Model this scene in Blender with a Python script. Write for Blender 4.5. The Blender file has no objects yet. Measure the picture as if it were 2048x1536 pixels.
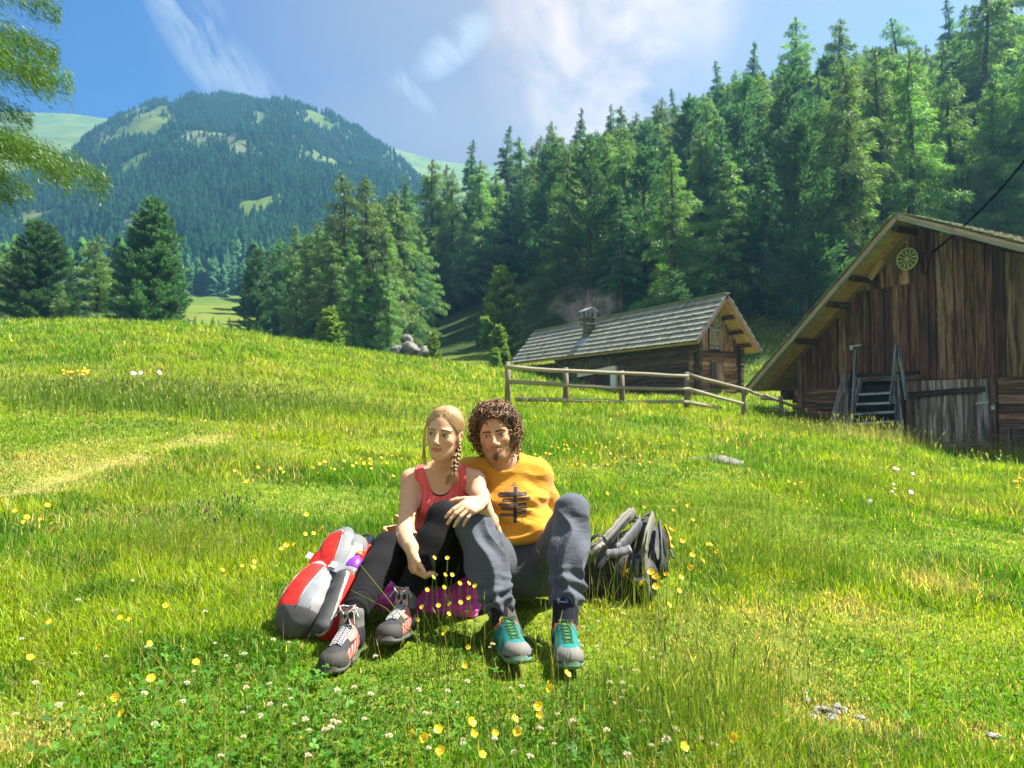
import bpy, math, random, os
import numpy as np
from mathutils import Vector, Matrix, noise
SKIP = set()
HAZE_D = 0.0006
rng = np.random.default_rng(7)
random.seed(7)
scene = bpy.context.scene
col = scene.collection
R = math.radians

# ------------------------------------------------------------------ camera
FPX, HZ, CAMZ = 1365.33, 810.0, 0.84
PITCH = math.atan((HZ - 768) / FPX)
cam_d = bpy.data.cameras.new('camera')
cam = bpy.data.objects.new('camera', cam_d); col.objects.link(cam)
cam.location = (0, 0, CAMZ); cam.rotation_euler = (math.pi / 2 + PITCH, 0, 0)
cam_d.sensor_width = 36; cam_d.lens = 24; cam_d.clip_start = 0.05; cam_d.clip_end = 6000
cam_d.dof.use_dof = True; cam_d.dof.focus_distance = 2.75; cam_d.dof.aperture_fstop = 5.0
scene.camera = cam
scene.view_settings.view_transform = 'Standard'; scene.view_settings.look = 'None'
scene.view_settings.exposure = 2.0; scene.view_settings.gamma = 1

def ray(px, py):
    x = (px - 1024) / FPX; u = -(py - 768) / FPX
    return Vector((x, math.cos(PITCH) - u * math.sin(PITCH), math.sin(PITCH) + u * math.cos(PITCH)))
def P(px, py, D):
    """point of the place seen at photograph pixel px,py whose forward distance is D metres"""
    d = ray(px, py); return Vector((0, 0, CAMZ)) + d * (D / d.y)
def ray_plane(px, py, p0, n):
    d = ray(px, py); c = Vector((0, 0, CAMZ)); return c + d * ((Vector(p0) - c).dot(n) / d.dot(n))

# ------------------------------------------------------------------ sky and sun
SUN_AZ, SUN_EL = R(76), R(56)            # azimuth from +Y towards +X
sun_dir = Vector((math.sin(SUN_AZ) * math.cos(SUN_EL), math.cos(SUN_AZ) * math.cos(SUN_EL), math.sin(SUN_EL)))
sd = bpy.data.lights.new('sun', 'SUN'); so = bpy.data.objects.new('sun', sd); col.objects.link(so)
sd.energy = 5.0; sd.angle = R(0.53); sd.color = (1.0, 0.93, 0.80)
so.rotation_euler = sun_dir.to_track_quat('Z', 'Y').to_euler(); so.location = (30, 20, 60)

class NT:
    def __init__(s, tree): s.t = tree; s.n = tree.nodes; s.l = tree.links
    def __call__(s, kind, ins=None, **kw):
        nd = s.n.new(kind)
        for k, v in kw.items(): setattr(nd, k, v)
        for k, v in (ins or {}).items():
            sock = nd.inputs[k]
            if isinstance(v, bpy.types.NodeSocket): s.l.new(v, sock)
            else: sock.default_value = v
        return nd
    def math(s, op, a, b=0.0, c=0.0, clamp=False):
        return s('ShaderNodeMath', {0: a, 1: b, 2: c}, operation=op, use_clamp=clamp).outputs[0]
    def vmath(s, op, a, b=(0, 0, 0)):
        nd = s('ShaderNodeVectorMath', {0: a, 1: b}, operation=op)
        return nd.outputs[1] if op in ('DOT_PRODUCT', 'LENGTH') else nd.outputs[0]
    def mix(s, f, a, b, blend='MIX'):
        nd = s('ShaderNodeMix', data_type='RGBA', blend_type=blend)
        for i, v in ((0, f), (6, a), (7, b)):
            if isinstance(v, bpy.types.NodeSocket): s.l.new(v, nd.inputs[i])
            else: nd.inputs[i].default_value = v if i == 0 else (tuple(v) + (1,))[:4]
        return nd.outputs[2]
    def ramp(s, f, stops, interp='LINEAR'):
        nd = s('ShaderNodeValToRGB', {0: f}); e = nd.color_ramp.elements; nd.color_ramp.interpolation = interp
        while len(e) < len(stops): e.new(0.5)
        for el, (p, c) in zip(e, stops):
            el.position = p; el.color = (tuple(c) + (1,))[:4] if hasattr(c, '__len__') else (c, c, c, 1)
        return nd.outputs[0]
    def noise(s, vec, scale, detail=4, rough=0.55, dist=0.0, fac=True):
        nd = s('ShaderNodeTexNoise', {'Vector': vec, 'Scale': scale, 'Detail': detail, 'Roughness': rough, 'Distortion': dist})
        return nd.outputs[0] if fac else nd.outputs[1]

w = bpy.data.worlds.new('World'); scene.world = w; w.use_nodes = True
w.node_tree.nodes.clear(); g = NT(w.node_tree)
skyt = g('ShaderNodeTexSky', sky_type='NISHITA', sun_disc=False, sun_elevation=SUN_EL, sun_rotation=SUN_AZ,
         altitude=1600, air_density=1.1, dust_density=0.35, ozone_density=2.2)
dirv = g('ShaderNodeNewGeometry').outputs['Incoming']
dirv = g.vmath('SCALE', dirv); dirv.node.inputs[3].default_value = -1.0
def lobe(px, py, wx, wy, tilt=0.0):
    """soft patch of cloud about one direction of the sky"""
    d = ray(px, py).normalized(); right = Vector((1, 0, 0)) * 1.0
    right = (right - d * right.dot(d)).normalized(); up = right.cross(d).normalized()
    r2 = right * math.cos(tilt) + up * math.sin(tilt); u2 = up * math.cos(tilt) - right * math.sin(tilt)
    a = g.math('DIVIDE', g.vmath('DOT_PRODUCT', dirv, tuple(r2)), wx)
    b = g.math('DIVIDE', g.vmath('DOT_PRODUCT', dirv, tuple(u2)), wy)
    q = g.math('ADD', g.math('MULTIPLY', a, a), g.math('MULTIPLY', b, b))
    front = g.math('GREATER_THAN', g.vmath('DOT_PRODUCT', dirv, tuple(d)), 0.0)
    return g.math('MULTIPLY', g.math('SUBTRACT', 1.0, g.math('MULTIPLY', q, 0.5), clamp=True), front)
warp = g.noise(dirv, 3.0, 3, 0.5, fac=False)
wv = g.vmath('ADD', dirv, g.vmath('MULTIPLY', warp, (0.25, 0.25, 0.25)))
n1 = g.noise(wv, 6.5, 7, 0.60)
n2 = g.noise(wv, 2.6, 6, 0.55)
ta_ = g.vmath('DOT_PRODUCT', wv, (math.cos(-1.0), 0.0, math.sin(-1.0))); tb_ = g.vmath('DOT_PRODUCT', wv, (-math.sin(-1.0), 0.0, math.cos(-1.0)))
st = g('ShaderNodeCombineXYZ', {0: g.math('MULTIPLY', ta_, 1.0), 1: g.math('MULTIPLY', tb_, 2.6), 2: 0.0}).outputs[0]
n3 = g.noise(st, 6.0, 9, 0.62)
def mx(*a):
    o = a[0]
    for b in a[1:]: o = g.math('MAXIMUM', o, b)
    return o
wisps = mx(lobe(385, 45, 0.030, 0.075, 0.35), lobe(440, 110, 0.024, 0.070, 0.75), lobe(825, 183, 0.009, 0.034, 0.75), lobe(800, 165, 0.012, 0.02, 0.9), lobe(905, 95, 0.05, 0.02, .6))
wm = g.math('MULTIPLY', wisps, g.ramp(n3, [(0.40, 0.0), (0.58, 1.0)]))
veil = mx(lobe(1300, 60, 0.42, 0.30), lobe(1020, 260, 0.28, 0.12), g.math('MULTIPLY', lobe(1900, 120, 0.5, 0.4), 0.85))
vm = g.math('MULTIPLY', veil, g.ramp(n2, [(0.30, 0.75), (0.58, 1.0)]))
core = g.math('MULTIPLY', lobe(1225, 0, 0.12, 0.20, -.2), g.ramp(n1, [(0.38, 0.0), (0.62, 1.0)]))
EX = 0.06
def cc(r, gg, b): return (r / EX, gg / EX, b / EX)
skyc = g('ShaderNodeHueSaturation', {'Saturation': 1.30, 'Value': 1.0, 'Color': skyt.outputs[0]}).outputs[0]
skyc = g.mix(1.0, skyc, (.045, .27, .60), 'MULTIPLY')
c1 = g.mix(g.math('MULTIPLY', vm, 0.95), skyc, cc(0.135, 0.090, 0.066))
c2 = g.mix(g.math('MULTIPLY', core, 0.95), c1, cc(0.40, 0.28, 0.19))
c3 = g.mix(g.math('MULTIPLY', wm, 0.8), c2, cc(0.24, 0.24, 0.235))
# unseen white fill cloud, added overhead and behind the camera to light the people
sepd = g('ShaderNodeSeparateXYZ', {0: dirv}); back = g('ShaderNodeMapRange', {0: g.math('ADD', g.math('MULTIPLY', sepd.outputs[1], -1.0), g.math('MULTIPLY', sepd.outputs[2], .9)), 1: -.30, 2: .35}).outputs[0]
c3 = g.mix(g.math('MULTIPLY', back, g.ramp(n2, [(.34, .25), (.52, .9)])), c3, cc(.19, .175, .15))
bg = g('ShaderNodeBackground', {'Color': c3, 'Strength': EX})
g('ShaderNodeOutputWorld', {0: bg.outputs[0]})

# ------------------------------------------------------------------ helpers
def tag(o, label=None, cat=None, group=None, kind=None):
    for k, v in (('label', label), ('category', cat), ('group', group), ('kind', kind)):
        if v: o[k] = v
    return o
def empty(name, loc=(0, 0, 0), label=None, cat=None, group=None):
    o = bpy.data.objects.new(name, None); col.objects.link(o); o.location = loc; o.empty_display_size = 0.1
    return tag(o, label, cat, group)
def world_of(o):
    m = o.matrix_basis.copy()
    if o.parent is not None: m = world_of(o.parent) @ o.matrix_parent_inverse @ m
    return m
def obj(name, me, parent=None):
    o = bpy.data.objects.new(name, me); col.objects.link(o)
    if parent is not None:
        o.parent = parent
        o.matrix_parent_inverse = world_of(parent).inverted()
    return o
def mesh_np(name, V, F, mat=None, cols=None, smooth=False, uv=None):
    """V (n,3); F: array (m,k) or list of such arrays of differing k; cols per vertex"""
    if not isinstance(F, (list, tuple)): F = [F]
    F = [np.asarray(f, np.int32) for f in F if len(f)]
    me = bpy.data.meshes.new(name)
    V = np.asarray(V, np.float32)
    me.vertices.add(len(V)); me.vertices.foreach_set('co', V.ravel())
    lv = np.concatenate([f.ravel() for f in F]); tot = np.concatenate([np.full(len(f), f.shape[1], np.int32) for f in F])
    me.loops.add(len(lv)); me.loops.foreach_set('vertex_index', lv)
    me.polygons.add(len(tot)); start = np.concatenate([[0], np.cumsum(tot)[:-1]]).astype(np.int32)
    me.polygons.foreach_set('loop_start', start)
    if smooth: me.polygons.foreach_set('use_smooth', np.ones(len(tot), bool))
    if cols is not None:
        c = np.ones((len(V), 4), np.float32); c[:, :3] = cols
        a = me.color_attributes.new('Col', 'FLOAT_COLOR', 'POINT'); a.data.foreach_set('color', c.ravel())
    if uv is not None:
        l = me.uv_layers.new(name='UVMap'); l.data.foreach_set('uv', np.asarray(uv, np.float32).ravel())
    me.update(calc_edges=True); me.validate()
    if mat: me.materials.append(mat)
    return me

class MB:
    """collects boards, beams and tubes with colour and grain coordinates; builds ONE mesh object"""
    def __init__(s): s.v = []; s.f = []; s.c = []; s.uv = []
    def face(s, idx, c, uvs): s.f.append(idx); s.c.append(c); s.uv.append(uvs)
    def prism(s, a, b, c=(1, 1, 1), seed=None):
        """closed prism between two equal rings of points a and b (grain runs a->b)"""
        n = len(a); o = len(s.v); a = [Vector(p) for p in a]; b = [Vector(p) for p in b]; s.v += a + b
        off = random.random() * 50; L = (b[0] - a[0]).length; acc = 0
        for i in range(n):
            j = (i + 1) % n; wd = (a[j] - a[i]).length
            s.face((o + i, o + j, o + n + j, o + n + i), c, ((off + acc, off), (off + acc + wd, off), (off + acc + wd, off + L), (off + acc, off + L))); acc += wd
        s.face(tuple(o + i for i in range(n))[::-1], c, tuple((off + (p - a[0]).length, off) for p in a[::-1]))
        s.face(tuple(o + n + i for i in range(n)), c, tuple((off + (p - b[0]).length, off) for p in b))
    def beam(s, p, q, wd, th, up=(0, 0, 1), c=(1, 1, 1), wd2=None, th2=None, jit=0.0):
        p = Vector(p); q = Vector(q); d = (q - p).normalized(); up = Vector(up); sx = d.cross(up)
        if sx.length < 1e-4: sx = d.cross(Vector((1, 0, 0)))
        sx.normalize(); uz = sx.cross(d).normalized()
        def ring(o, w_, t_): return [o + sx * (w_ / 2 * i + random.uniform(-jit, jit)) + uz * (t_ / 2 * k + random.uniform(-jit, jit)) for i, k in ((-1, -1), (1, -1), (1, 1), (-1, 1))]
        s.prism(ring(p, wd, th), ring(q, wd2 or wd, th2 or th), c)
    def tube(s, pts, r, n=8, c=(1, 1, 1), flat=1.0, up=(0, 0, 1), cap=True):
        pts = [Vector(p) for p in pts]; m = len(pts); rr = r if hasattr(r, '__len__') else [r] * m
        o = len(s.v); off = random.random() * 50; acc = 0; prev = None
        for i, p in enumerate(pts):
            d = (pts[min(i + 1, m - 1)] - pts[max(i - 1, 0)]).normalized()
            sx = prev if prev is not None else Vector(up).cross(d)
            sx = sx - d * sx.dot(d)
            if sx.length < 1e-4: sx = d.orthogonal()
            sx.normalize(); prev = sx; uz = d.cross(sx)
            for k in range(n):
                t = 2 * math.pi * k / n; s.v.append(p + sx * (math.cos(t) * rr[i]) + uz * (math.sin(t) * rr[i] * flat))
        for i in range(m - 1):
            L = (pts[i + 1] - pts[i]).length
            for k in range(n):
                k2 = (k + 1) % n; u0 = off + k * 0.05; u1 = u0 + 0.05
                s.face((o + i * n + k, o + i * n + k2, o + (i + 1) * n + k2, o + (i + 1) * n + k), c, ((u0, off + acc), (u1, off + acc), (u1, off + acc + L), (u0, off + acc + L)))
            acc += L
        if cap:
            s.face(tuple(o + k for k in range(n))[::-1], c, ((off, off),) * n)
            s.face(tuple(o + (m - 1) * n + k for k in range(n)), c, ((off, off),) * n)
    def build(s, name, mat, parent=None, smooth=False):
        me = bpy.data.meshes.new(name); me.from_pydata([tuple(v) for v in s.v], [], s.f)
        cl = me.color_attributes.new('Col', 'FLOAT_COLOR', 'CORNER'); uv = me.uv_layers.new(name='UVMap')
        ca = []; ua = []
        for f, c, u in zip(s.f, s.c, s.uv):
            for k in range(len(f)): ca += [c[0], c[1], c[2], 1.0]; ua += list(u[k])
        cl.data.foreach_set('color', ca); uv.data.foreach_set('uv', ua)
        if smooth: me.polygons.foreach_set('use_smooth', [True] * len(me.polygons))
        me.materials.append(mat); me.update()
        return obj(name, me, parent)

def new_mat(name):
    m = bpy.data.materials.new(name); m.use_nodes = True; m.node_tree.nodes.clear(); return m, NT(m.node_tree)
def finish(g, color, rough=0.8, bump=None, bstr=0.3, bdist=0.01, spec=0.3, metal=0.0, **extra):
    ins = {'Base Color': color, 'Roughness': rough, 'Specular IOR Level': spec, 'Metallic': metal}
    ins.update(extra)
    if isinstance(color, tuple): ins['Base Color'] = (tuple(color) + (1,))[:4]
    b = g('ShaderNodeBsdfPrincipled', ins)
    if bump is not None:
        bn = g('ShaderNodeBump', {'Height': bump, 'Strength': bstr, 'Distance': bdist}); g.l.new(bn.outputs[0], b.inputs['Normal'])
    g('ShaderNodeOutputMaterial', {0: b.outputs[0]}); return b
def plain(name, c, rough=0.7, scale=60, var=0.15, bstr=0.15, bdist=0.002, spec=0.3, metal=0.0, **ex):
    m, g = new_mat(name); pos = g('ShaderNodeNewGeometry').outputs['Position']
    n = g.noise(pos, scale, 4, 0.6); big = g.noise(pos, scale * 0.13, 3, 0.5)
    f = g.math('MULTIPLY_ADD', g.math('ADD', n, big), var, 1 - var)
    cm = g.mix(1.0, c, g('ShaderNodeCombineColor', {0: f, 1: f, 2: f}).outputs[0], 'MULTIPLY')
    finish(g, cm, rough, n, bstr, bdist, spec, metal, **ex); return m
def vcol(name, rough=0.7, scale=200, var=0.12, bstr=0.2, bdist=0.001, spec=0.3, attr='Col', **ex):
    m, g = new_mat(name); pos = g('ShaderNodeNewGeometry').outputs['Position']
    a = g('ShaderNodeAttribute', attribute_name=attr).outputs[0]
    n = g.noise(pos, scale, 4, 0.6); f = g.math('MULTIPLY_ADD', n, 2 * var, 1 - var)
    cm = g.mix(1.0, a, g('ShaderNodeCombineColor', {0: f, 1: f, 2: f}).outputs[0], 'MULTIPLY')
    finish(g, cm, rough, n, bstr, bdist, spec, **ex); return m
def wood(name, dark=0.35, streak=14.0, rough=0.85, stain=0.6):
    """weathered timber: grain along the board's own length, per board tone from Col"""
    m, g = new_mat(name)
    uv = g('ShaderNodeUVMap', uv_map='UVMap').outputs[0]; a = g('ShaderNodeAttribute', attribute_name='Col').outputs[0]
    v1 = g.vmath('MULTIPLY', uv, (streak * 2.2, 1.3, 1)); v2 = g.vmath('MULTIPLY', uv, (streak * 9, 2.5, 1)); v3 = g.vmath('MULTIPLY', uv, (11.0, .75, 1))
    n1 = g.noise(v1, 1.0, 5, 0.65, 0.4); n2 = g.noise(v2, 1.0, 3, 0.6, 0.2); n3 = g.noise(v3, 1.0, 5, 0.6, 0.5)
    f = g.math('ADD', g.math('MULTIPLY', g.ramp(n1, [(0.33, dark), (0.6, 1.15)]), 0.65), g.math('MULTIPLY', g.ramp(n2, [(0.3, 0.5), (0.65, 1.25)]), 0.35))
    c = g.mix(1.0, a, g('ShaderNodeCombineColor', {0: f, 1: f, 2: f}).outputs[0], 'MULTIPLY')
    c = g.mix(g.math('MULTIPLY', g.ramp(n3, [(0.42, 1.0), (0.56, 0.0)]), stain), c, (0.018, 0.013, 0.010))
    kn = g('ShaderNodeTexVoronoi', {'Vector': g.vmath('MULTIPLY', uv, (5.0, 1.1, 1)), 'Scale': 1.0}).outputs['Distance']
    c = g.mix(g.ramp(kn, [(0.03, 0.85), (0.07, 0.0)]), c, (0.02, 0.012, 0.008))
    finish(g, c, rough, g.math('ADD', n1, g.math('MULTIPLY', n2, 0.6)), 0.6, 0.006, 0.25); return m
# ------------------------------------------------------------------ terrain
TA = np.array([-1.2, -.75, -.5, -.24, -.1, 0, .13, .25, .35, .5, .63, .75, 1.2])
TY = np.array([0, 3, 6, 12, 17, 22, 30, 38, 46, 60, 80, 110, 150, 200, 260.])
TZ = np.array([
 [0, .2, .55, 1.5, 2.3, 3.1, 4.3, 5.4, 6.3, 5.8, 8, 14, 22, 30, 42],
 [0, .15, .45, 1.3, 2.1, 2.9, 4.1, 5.3, 6.3, 5.6, 8.0, 14, 22, 30, 42],
 [0, .1, .4, 1.2, 1.95, 2.75, 3.95, 5.1, 6.15, 5.4, 8, 14, 22.5, 31, 43],
 [0, .05, .22, .8, 1.4, 2.0, 2.9, 3.75, 4.45, 4.6, 6.5, 14, 23, 33, 45],
 [0, .02, .14, .65, 1.1, 1.55, 2.2, 2.9, 3.6, 5.0, 9, 17, 28, 36, 48],
 [0, 0, .1, .6, .86, 1.15, 1.6, 2.3, 3.1, 5.6, 12, 24, 36, 44, 52],
 [0, 0, .06, .46, .78, .95, 1.1, 1.7, 3.0, 8, 18, 33, 44, 50, 56],
 [0, -.03, .03, .34, .70, .85, 1.0, 1.6, 4, 11, 21, 35, 46, 50, 56],
 [0, -.05, 0, .2, .42, .48, 1, 2.5, 5.5, 13, 23, 37, 48, 52, 56],
 [0, -.08, -.08, 0, -.02, 0, .9, 3.2, 7, 14, 24, 38, 48, 52, 56],
 [0, -.1, -.15, -.25, -.45, -.5, .8, 4, 8, 15, 26, 39, 48, 52, 56],
 [0, -.12, -.2, -.4, -.6, -.3, 1.5, 5, 9, 16, 28, 40, 48, 52, 56],
 [0, -.15, -.3, -.7, -.8, .5, 3, 7, 11, 18, 30, 42, 50, 54, 58]], float)
def hermite_axis(T, X, q):
    """catmull-rom (non uniform) weights: index and 4 weights"""
    q = np.clip(q, X[0], X[-1]); i = np.clip(np.searchsorted(X, q) - 1, 0, len(X) - 2)
    h = X[i + 1] - X[i]; t = (q - X[i]) / h
    im = np.maximum(i - 1, 0); ip = np.minimum(i + 2, len(X) - 1)
    return i, im, ip, h, t
def terr_table(a, y):
    i, im, ip, h, t = hermite_axis(None, TY, y)
    ja, jm, jp, hb, s = hermite_axis(None, TA, a)
    def along_y(r):
        p0, p1, p2, p3 = TZ[r, im], TZ[r, i], TZ[r, i + 1], TZ[r, ip]
        m1 = (p2 - p0) / np.maximum(TY[i + 1] - TY[im], 1e-6); m2 = (p3 - p1) / np.maximum(TY[ip] - TY[i], 1e-6)
        return (2*t**3-3*t**2+1)*p1 + (t**3-2*t**2+t)*h*m1 + (-2*t**3+3*t**2)*p2 + (t**3-t**2)*h*m2
    q0, q1, q2, q3 = along_y(jm), along_y(ja), along_y(ja + 1), along_y(jp)
    m1 = (q2 - q0) / np.maximum(TA[ja + 1] - TA[jm], 1e-6); m2 = (q3 - q1) / np.maximum(TA[jp] - TA[ja], 1e-6)
    return (2*s**3-3*s**2+1)*q1 + (s**3-2*s**2+s)*hb*m1 + (-2*s**3+3*s**2)*q2 + (s**3-s**2)*hb*m2
def sstep(a, b, x):
    t = np.clip((x - a) / (b - a), 0, 1); return t * t * (3 - 2 * t)
def pxt(tab, a):
    xs = (np.array([p[0] for p in tab]) - 1024) / FPX; ys = (HZ - np.array([p[1] for p in tab])) / FPX
    return np.interp(a, xs, ys)
SPUR = [(-900, 400), (-200, 400), (0, 372), (90, 345), (130, 318), (165, 290), (215, 260), (270, 236), (350, 224), (410, 205), (432, 197), (480, 197), (560, 216), (640, 247), (700, 274), (760, 308), (820, 350), (880, 400), (1000, 450), (3000, 450)]
MAIN = [(-900, 190), (0, 215), (130, 219), (250, 236), (350, 246), (560, 244), (640, 244), (720, 272), (790, 292), (860, 312), (960, 328), (1050, 318), (1190, 262), (1300, 240), (3000, 160)]
_vn = {}
def vnoise(x, y, s, seed=0):
    """smooth value noise, vectorised"""
    if seed not in _vn: _vn[seed] = np.random.default_rng(1000 + seed).random((256, 256))
    T = _vn[seed]; x = x / s + 37.3 + seed; y = y / s + 91.7
    xi = np.floor(x).astype(int); yi = np.floor(y).astype(int); fx = x - xi; fy = y - yi
    fx = fx * fx * (3 - 2 * fx); fy = fy * fy * (3 - 2 * fy)
    a = T[xi & 255, yi & 255]; b = T[(xi + 1) & 255, yi & 255]; c = T[xi & 255, (yi + 1) & 255]; d = T[(xi + 1) & 255, (yi + 1) & 255]
    return (a * (1 - fx) + b * fx) * (1 - fy) + (c * (1 - fx) + d * fx) * fy
def fbm(x, y, s, oct=4, seed=0):
    r = 0; amp = 1; tot = 0
    for o in range(oct): r = r + amp * vnoise(x, y, s / 2**o, seed + o); tot += amp; amp *= .5
    return r / tot
def ground(x, y):
    x = np.asarray(x, float); y = np.asarray(y, float)
    yy = np.maximum(y, 0.0); a = x / np.maximum(yy, 2.5); ac = np.clip(a, -1.2, 1.2)
    z = terr_table(ac, np.minimum(yy, 260))
    nearw = sstep(1, 9, np.hypot(x, y - 2.5))
    z = z + nearw * ((fbm(x, y, 3.5, 3, 3) - .5) * .16 + (fbm(x, y, 1.1, 2, 8) - .5) * .05) * (1 - sstep(50, 90, yy))
    z = z + sstep(60, 120, yy) * (fbm(x, y, 22, 4, 12) - .5) * 5
    far = yy > 255
    if np.any(far):
        T1 = pxt(SPUR, a); T2 = pxt(MAIN, a)
        rug = 1 - np.abs(2 * fbm(x, y, 90, 5, 20) - 1)
        zs = 45 + (T1 * 600 + CAMZ - 45) * (sstep(235, 640, np.minimum(yy, 600)) / sstep(235, 640, 600)) ** .95
        zs = zs + (rug - .72) * 40 * sstep(270, 380, yy) * (1 - .8 * sstep(560, 600, yy)) * sstep(0.28, .4, T1)
        zs = np.where(yy > 600, zs - (yy - 600) * .22, zs)
        zm = 45 + (T2 * 950 + CAMZ - 45) * np.clip((yy - 300) / 650, 0, 1) ** 1.12
        zm = np.where(yy > 950, zm - (yy - 950) * .5, zm) + (fbm(x, y, 120, 4, 30) - .5) * 8 * sstep(300, 500, yy) * (1 - sstep(880, 945, yy))
        k = 12.0; m = np.maximum(zs, zm); mz = m + k * np.log1p(np.exp(-np.abs(zs - zm) / k)) * .3
        wz = sstep(255, 300, yy); z = z * (1 - wz) + wz * mz
    return z
def gz(x, y): return float(ground(np.array([x]), np.array([y]))[0])

def gpt(px, py, d0=1.2, d1=200):
    """where the line of sight through a photograph pixel meets the ground"""
    d = ray(px, py); D = np.geomspace(d0, d1, 900); k = D / d.y
    z = CAMZ + d.z * k; gzv = ground(d.x * k, D); i = int(np.argmax(z < gzv))
    return Vector((d.x * k[i], D[i], gzv[i]))
def sinh_axis(lo, hi, n, k):
    a, b = math.asinh(lo / k), math.asinh(hi / k); return np.sinh(np.linspace(a, b, n)) * k
if 'terrain' not in SKIP:
    gx = sinh_axis(-1000, 1000, 620, 3.0); gy = np.concatenate([[-60, -20, -8, -3], sinh_axis(-1, 1070, 560, 3.0)])
    GX, GY = np.meshgrid(gx, gy); GZ = ground(GX.ravel(), GY.ravel()).reshape(GX.shape)
    ny, nx = GX.shape; idx = np.arange(ny * nx).reshape(ny, nx)
    F = np.stack([idx[:-1, :-1], idx[:-1, 1:], idx[1:, 1:], idx[1:, :-1]], -1).reshape(-1, 4)
    V = np.stack([GX, GY, GZ], -1).reshape(-1, 3)
    # what grows where: R = bare rock, G = alpine turf (against wood floor), B = dry path
    X, Y = V[:, 0], V[:, 1]; A = X / np.maximum(Y, 2.5)
    m, g = new_mat('turf')
    pos = g('ShaderNodeNewGeometry').outputs['Position']; nrm = g('ShaderNodeNewGeometry').outputs['True Normal']
    att = g('ShaderNodeSeparateColor', {0: g('ShaderNodeAttribute', attribute_name='Col').outputs[0]})
    nb = g.noise(pos, 0.35, 5, 0.6); nf = g.noise(pos, 5.0, 6, 0.7); nff = g.noise(pos, 60.0, 3, 0.7); nfar = g.noise(pos, 0.03, 6, 0.65)
    near = g.ramp(nf, [(0.3, (0.05, 0.085, 0.010)), (0.5, (0.12, 0.18, 0.018)), (0.7, (0.24, 0.27, 0.04))])
    near = g.mix(g.ramp(nb, [(0.4, 0.0), (0.62, 0.6)]), near, (0.15, 0.17, 0.035))
    near = g.mix(g.math('MULTIPLY', att.outputs[2], 0.8), near, (0.38, 0.32, 0.13))
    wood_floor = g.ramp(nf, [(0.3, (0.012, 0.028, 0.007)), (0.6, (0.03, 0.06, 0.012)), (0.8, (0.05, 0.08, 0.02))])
    alp = g.ramp(nfar, [(0.3, (0.045, 0.095, 0.016)), (0.5, (0.095, 0.15, 0.022)), (0.65, (0.14, 0.16, 0.035))])
    dist = g('ShaderNodeSeparateXYZ', {0: pos}).outputs[1]
    farw = g('ShaderNodeMapRange', {0: dist, 1: 65.0, 2: 150.0}).outputs[0]
    turf = g.mix(farw, near, alp)
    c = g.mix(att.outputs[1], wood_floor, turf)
    rockc = g.ramp(g.noise(pos, 0.08, 8, 0.75), [(0.35, (0.045, 0.055, 0.05)), (0.5, (0.12, 0.12, 0.11)), (0.65, (0.26, 0.25, 0.22))])
    c = g.mix(g.math('MULTIPLY', att.outputs[0], g.ramp(g.noise(pos, 0.05, 6, 0.7), [(0.36, 0.0), (0.50, 1.0)])), c, rockc)
    finish(g, c, 0.95, g.math('ADD', nf, g.math('MULTIPLY', nff, 0.5)), 0.5, 0.03, 0.1)
    MAT_TURF = m
    C = np.zeros((len(V), 3), np.float32)
    T1v = pxt(SPUR, A)
    slope_r = np.clip((fbm(X, Y, 60, 4, 40) - .45) * 4, 0, 1)
    C[:, 0] = ((Y > 330) & (Y < 610) & (T1v > .3)) * slope_r * .55
    clear = sstep(.44, .6, fbm(X, Y, 30, 4, 50))
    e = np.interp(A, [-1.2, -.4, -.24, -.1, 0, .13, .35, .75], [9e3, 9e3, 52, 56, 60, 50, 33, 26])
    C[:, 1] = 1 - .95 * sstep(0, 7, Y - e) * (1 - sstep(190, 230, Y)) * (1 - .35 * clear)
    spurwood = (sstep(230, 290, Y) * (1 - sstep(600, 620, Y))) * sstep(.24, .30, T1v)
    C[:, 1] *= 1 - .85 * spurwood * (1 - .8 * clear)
    PATH = [(-6.5, 4.2), (-4.6, 5.5), (-3.0, 7.2), (-1.9, 8.8), (-1.2, 10.5)]
    PATH = [(gpt(px_, py_).x, gpt(px_, py_).y) for px_, py_ in ((-120, 1030), (0, 1000), (120, 962), (280, 915), (420, 880), (520, 860), (620, 845))]
    def path_w(x, y):
        d = np.full(np.shape(x), 9.0)
        for (x0, y0), (x1, y1) in zip(PATH[:-1], PATH[1:]):
            t = np.clip(((x - x0) * (x1 - x0) + (y - y0) * (y1 - y0)) / ((x1 - x0)**2 + (y1 - y0)**2), 0, 1)
            d = np.minimum(d, np.hypot(x - x0 - t * (x1 - x0), y - y0 - t * (y1 - y0)))
        return .6 * np.exp(-(d / .20) ** 2) * sstep(.30, .62, fbm(x, y, .5, 3, 66))
    C[:, 2] = path_w(X, Y)
    me = mesh_np('meadow_ground', V, F, m, C, smooth=True)
    tag(obj('ground', me), kind='structure')
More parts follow.
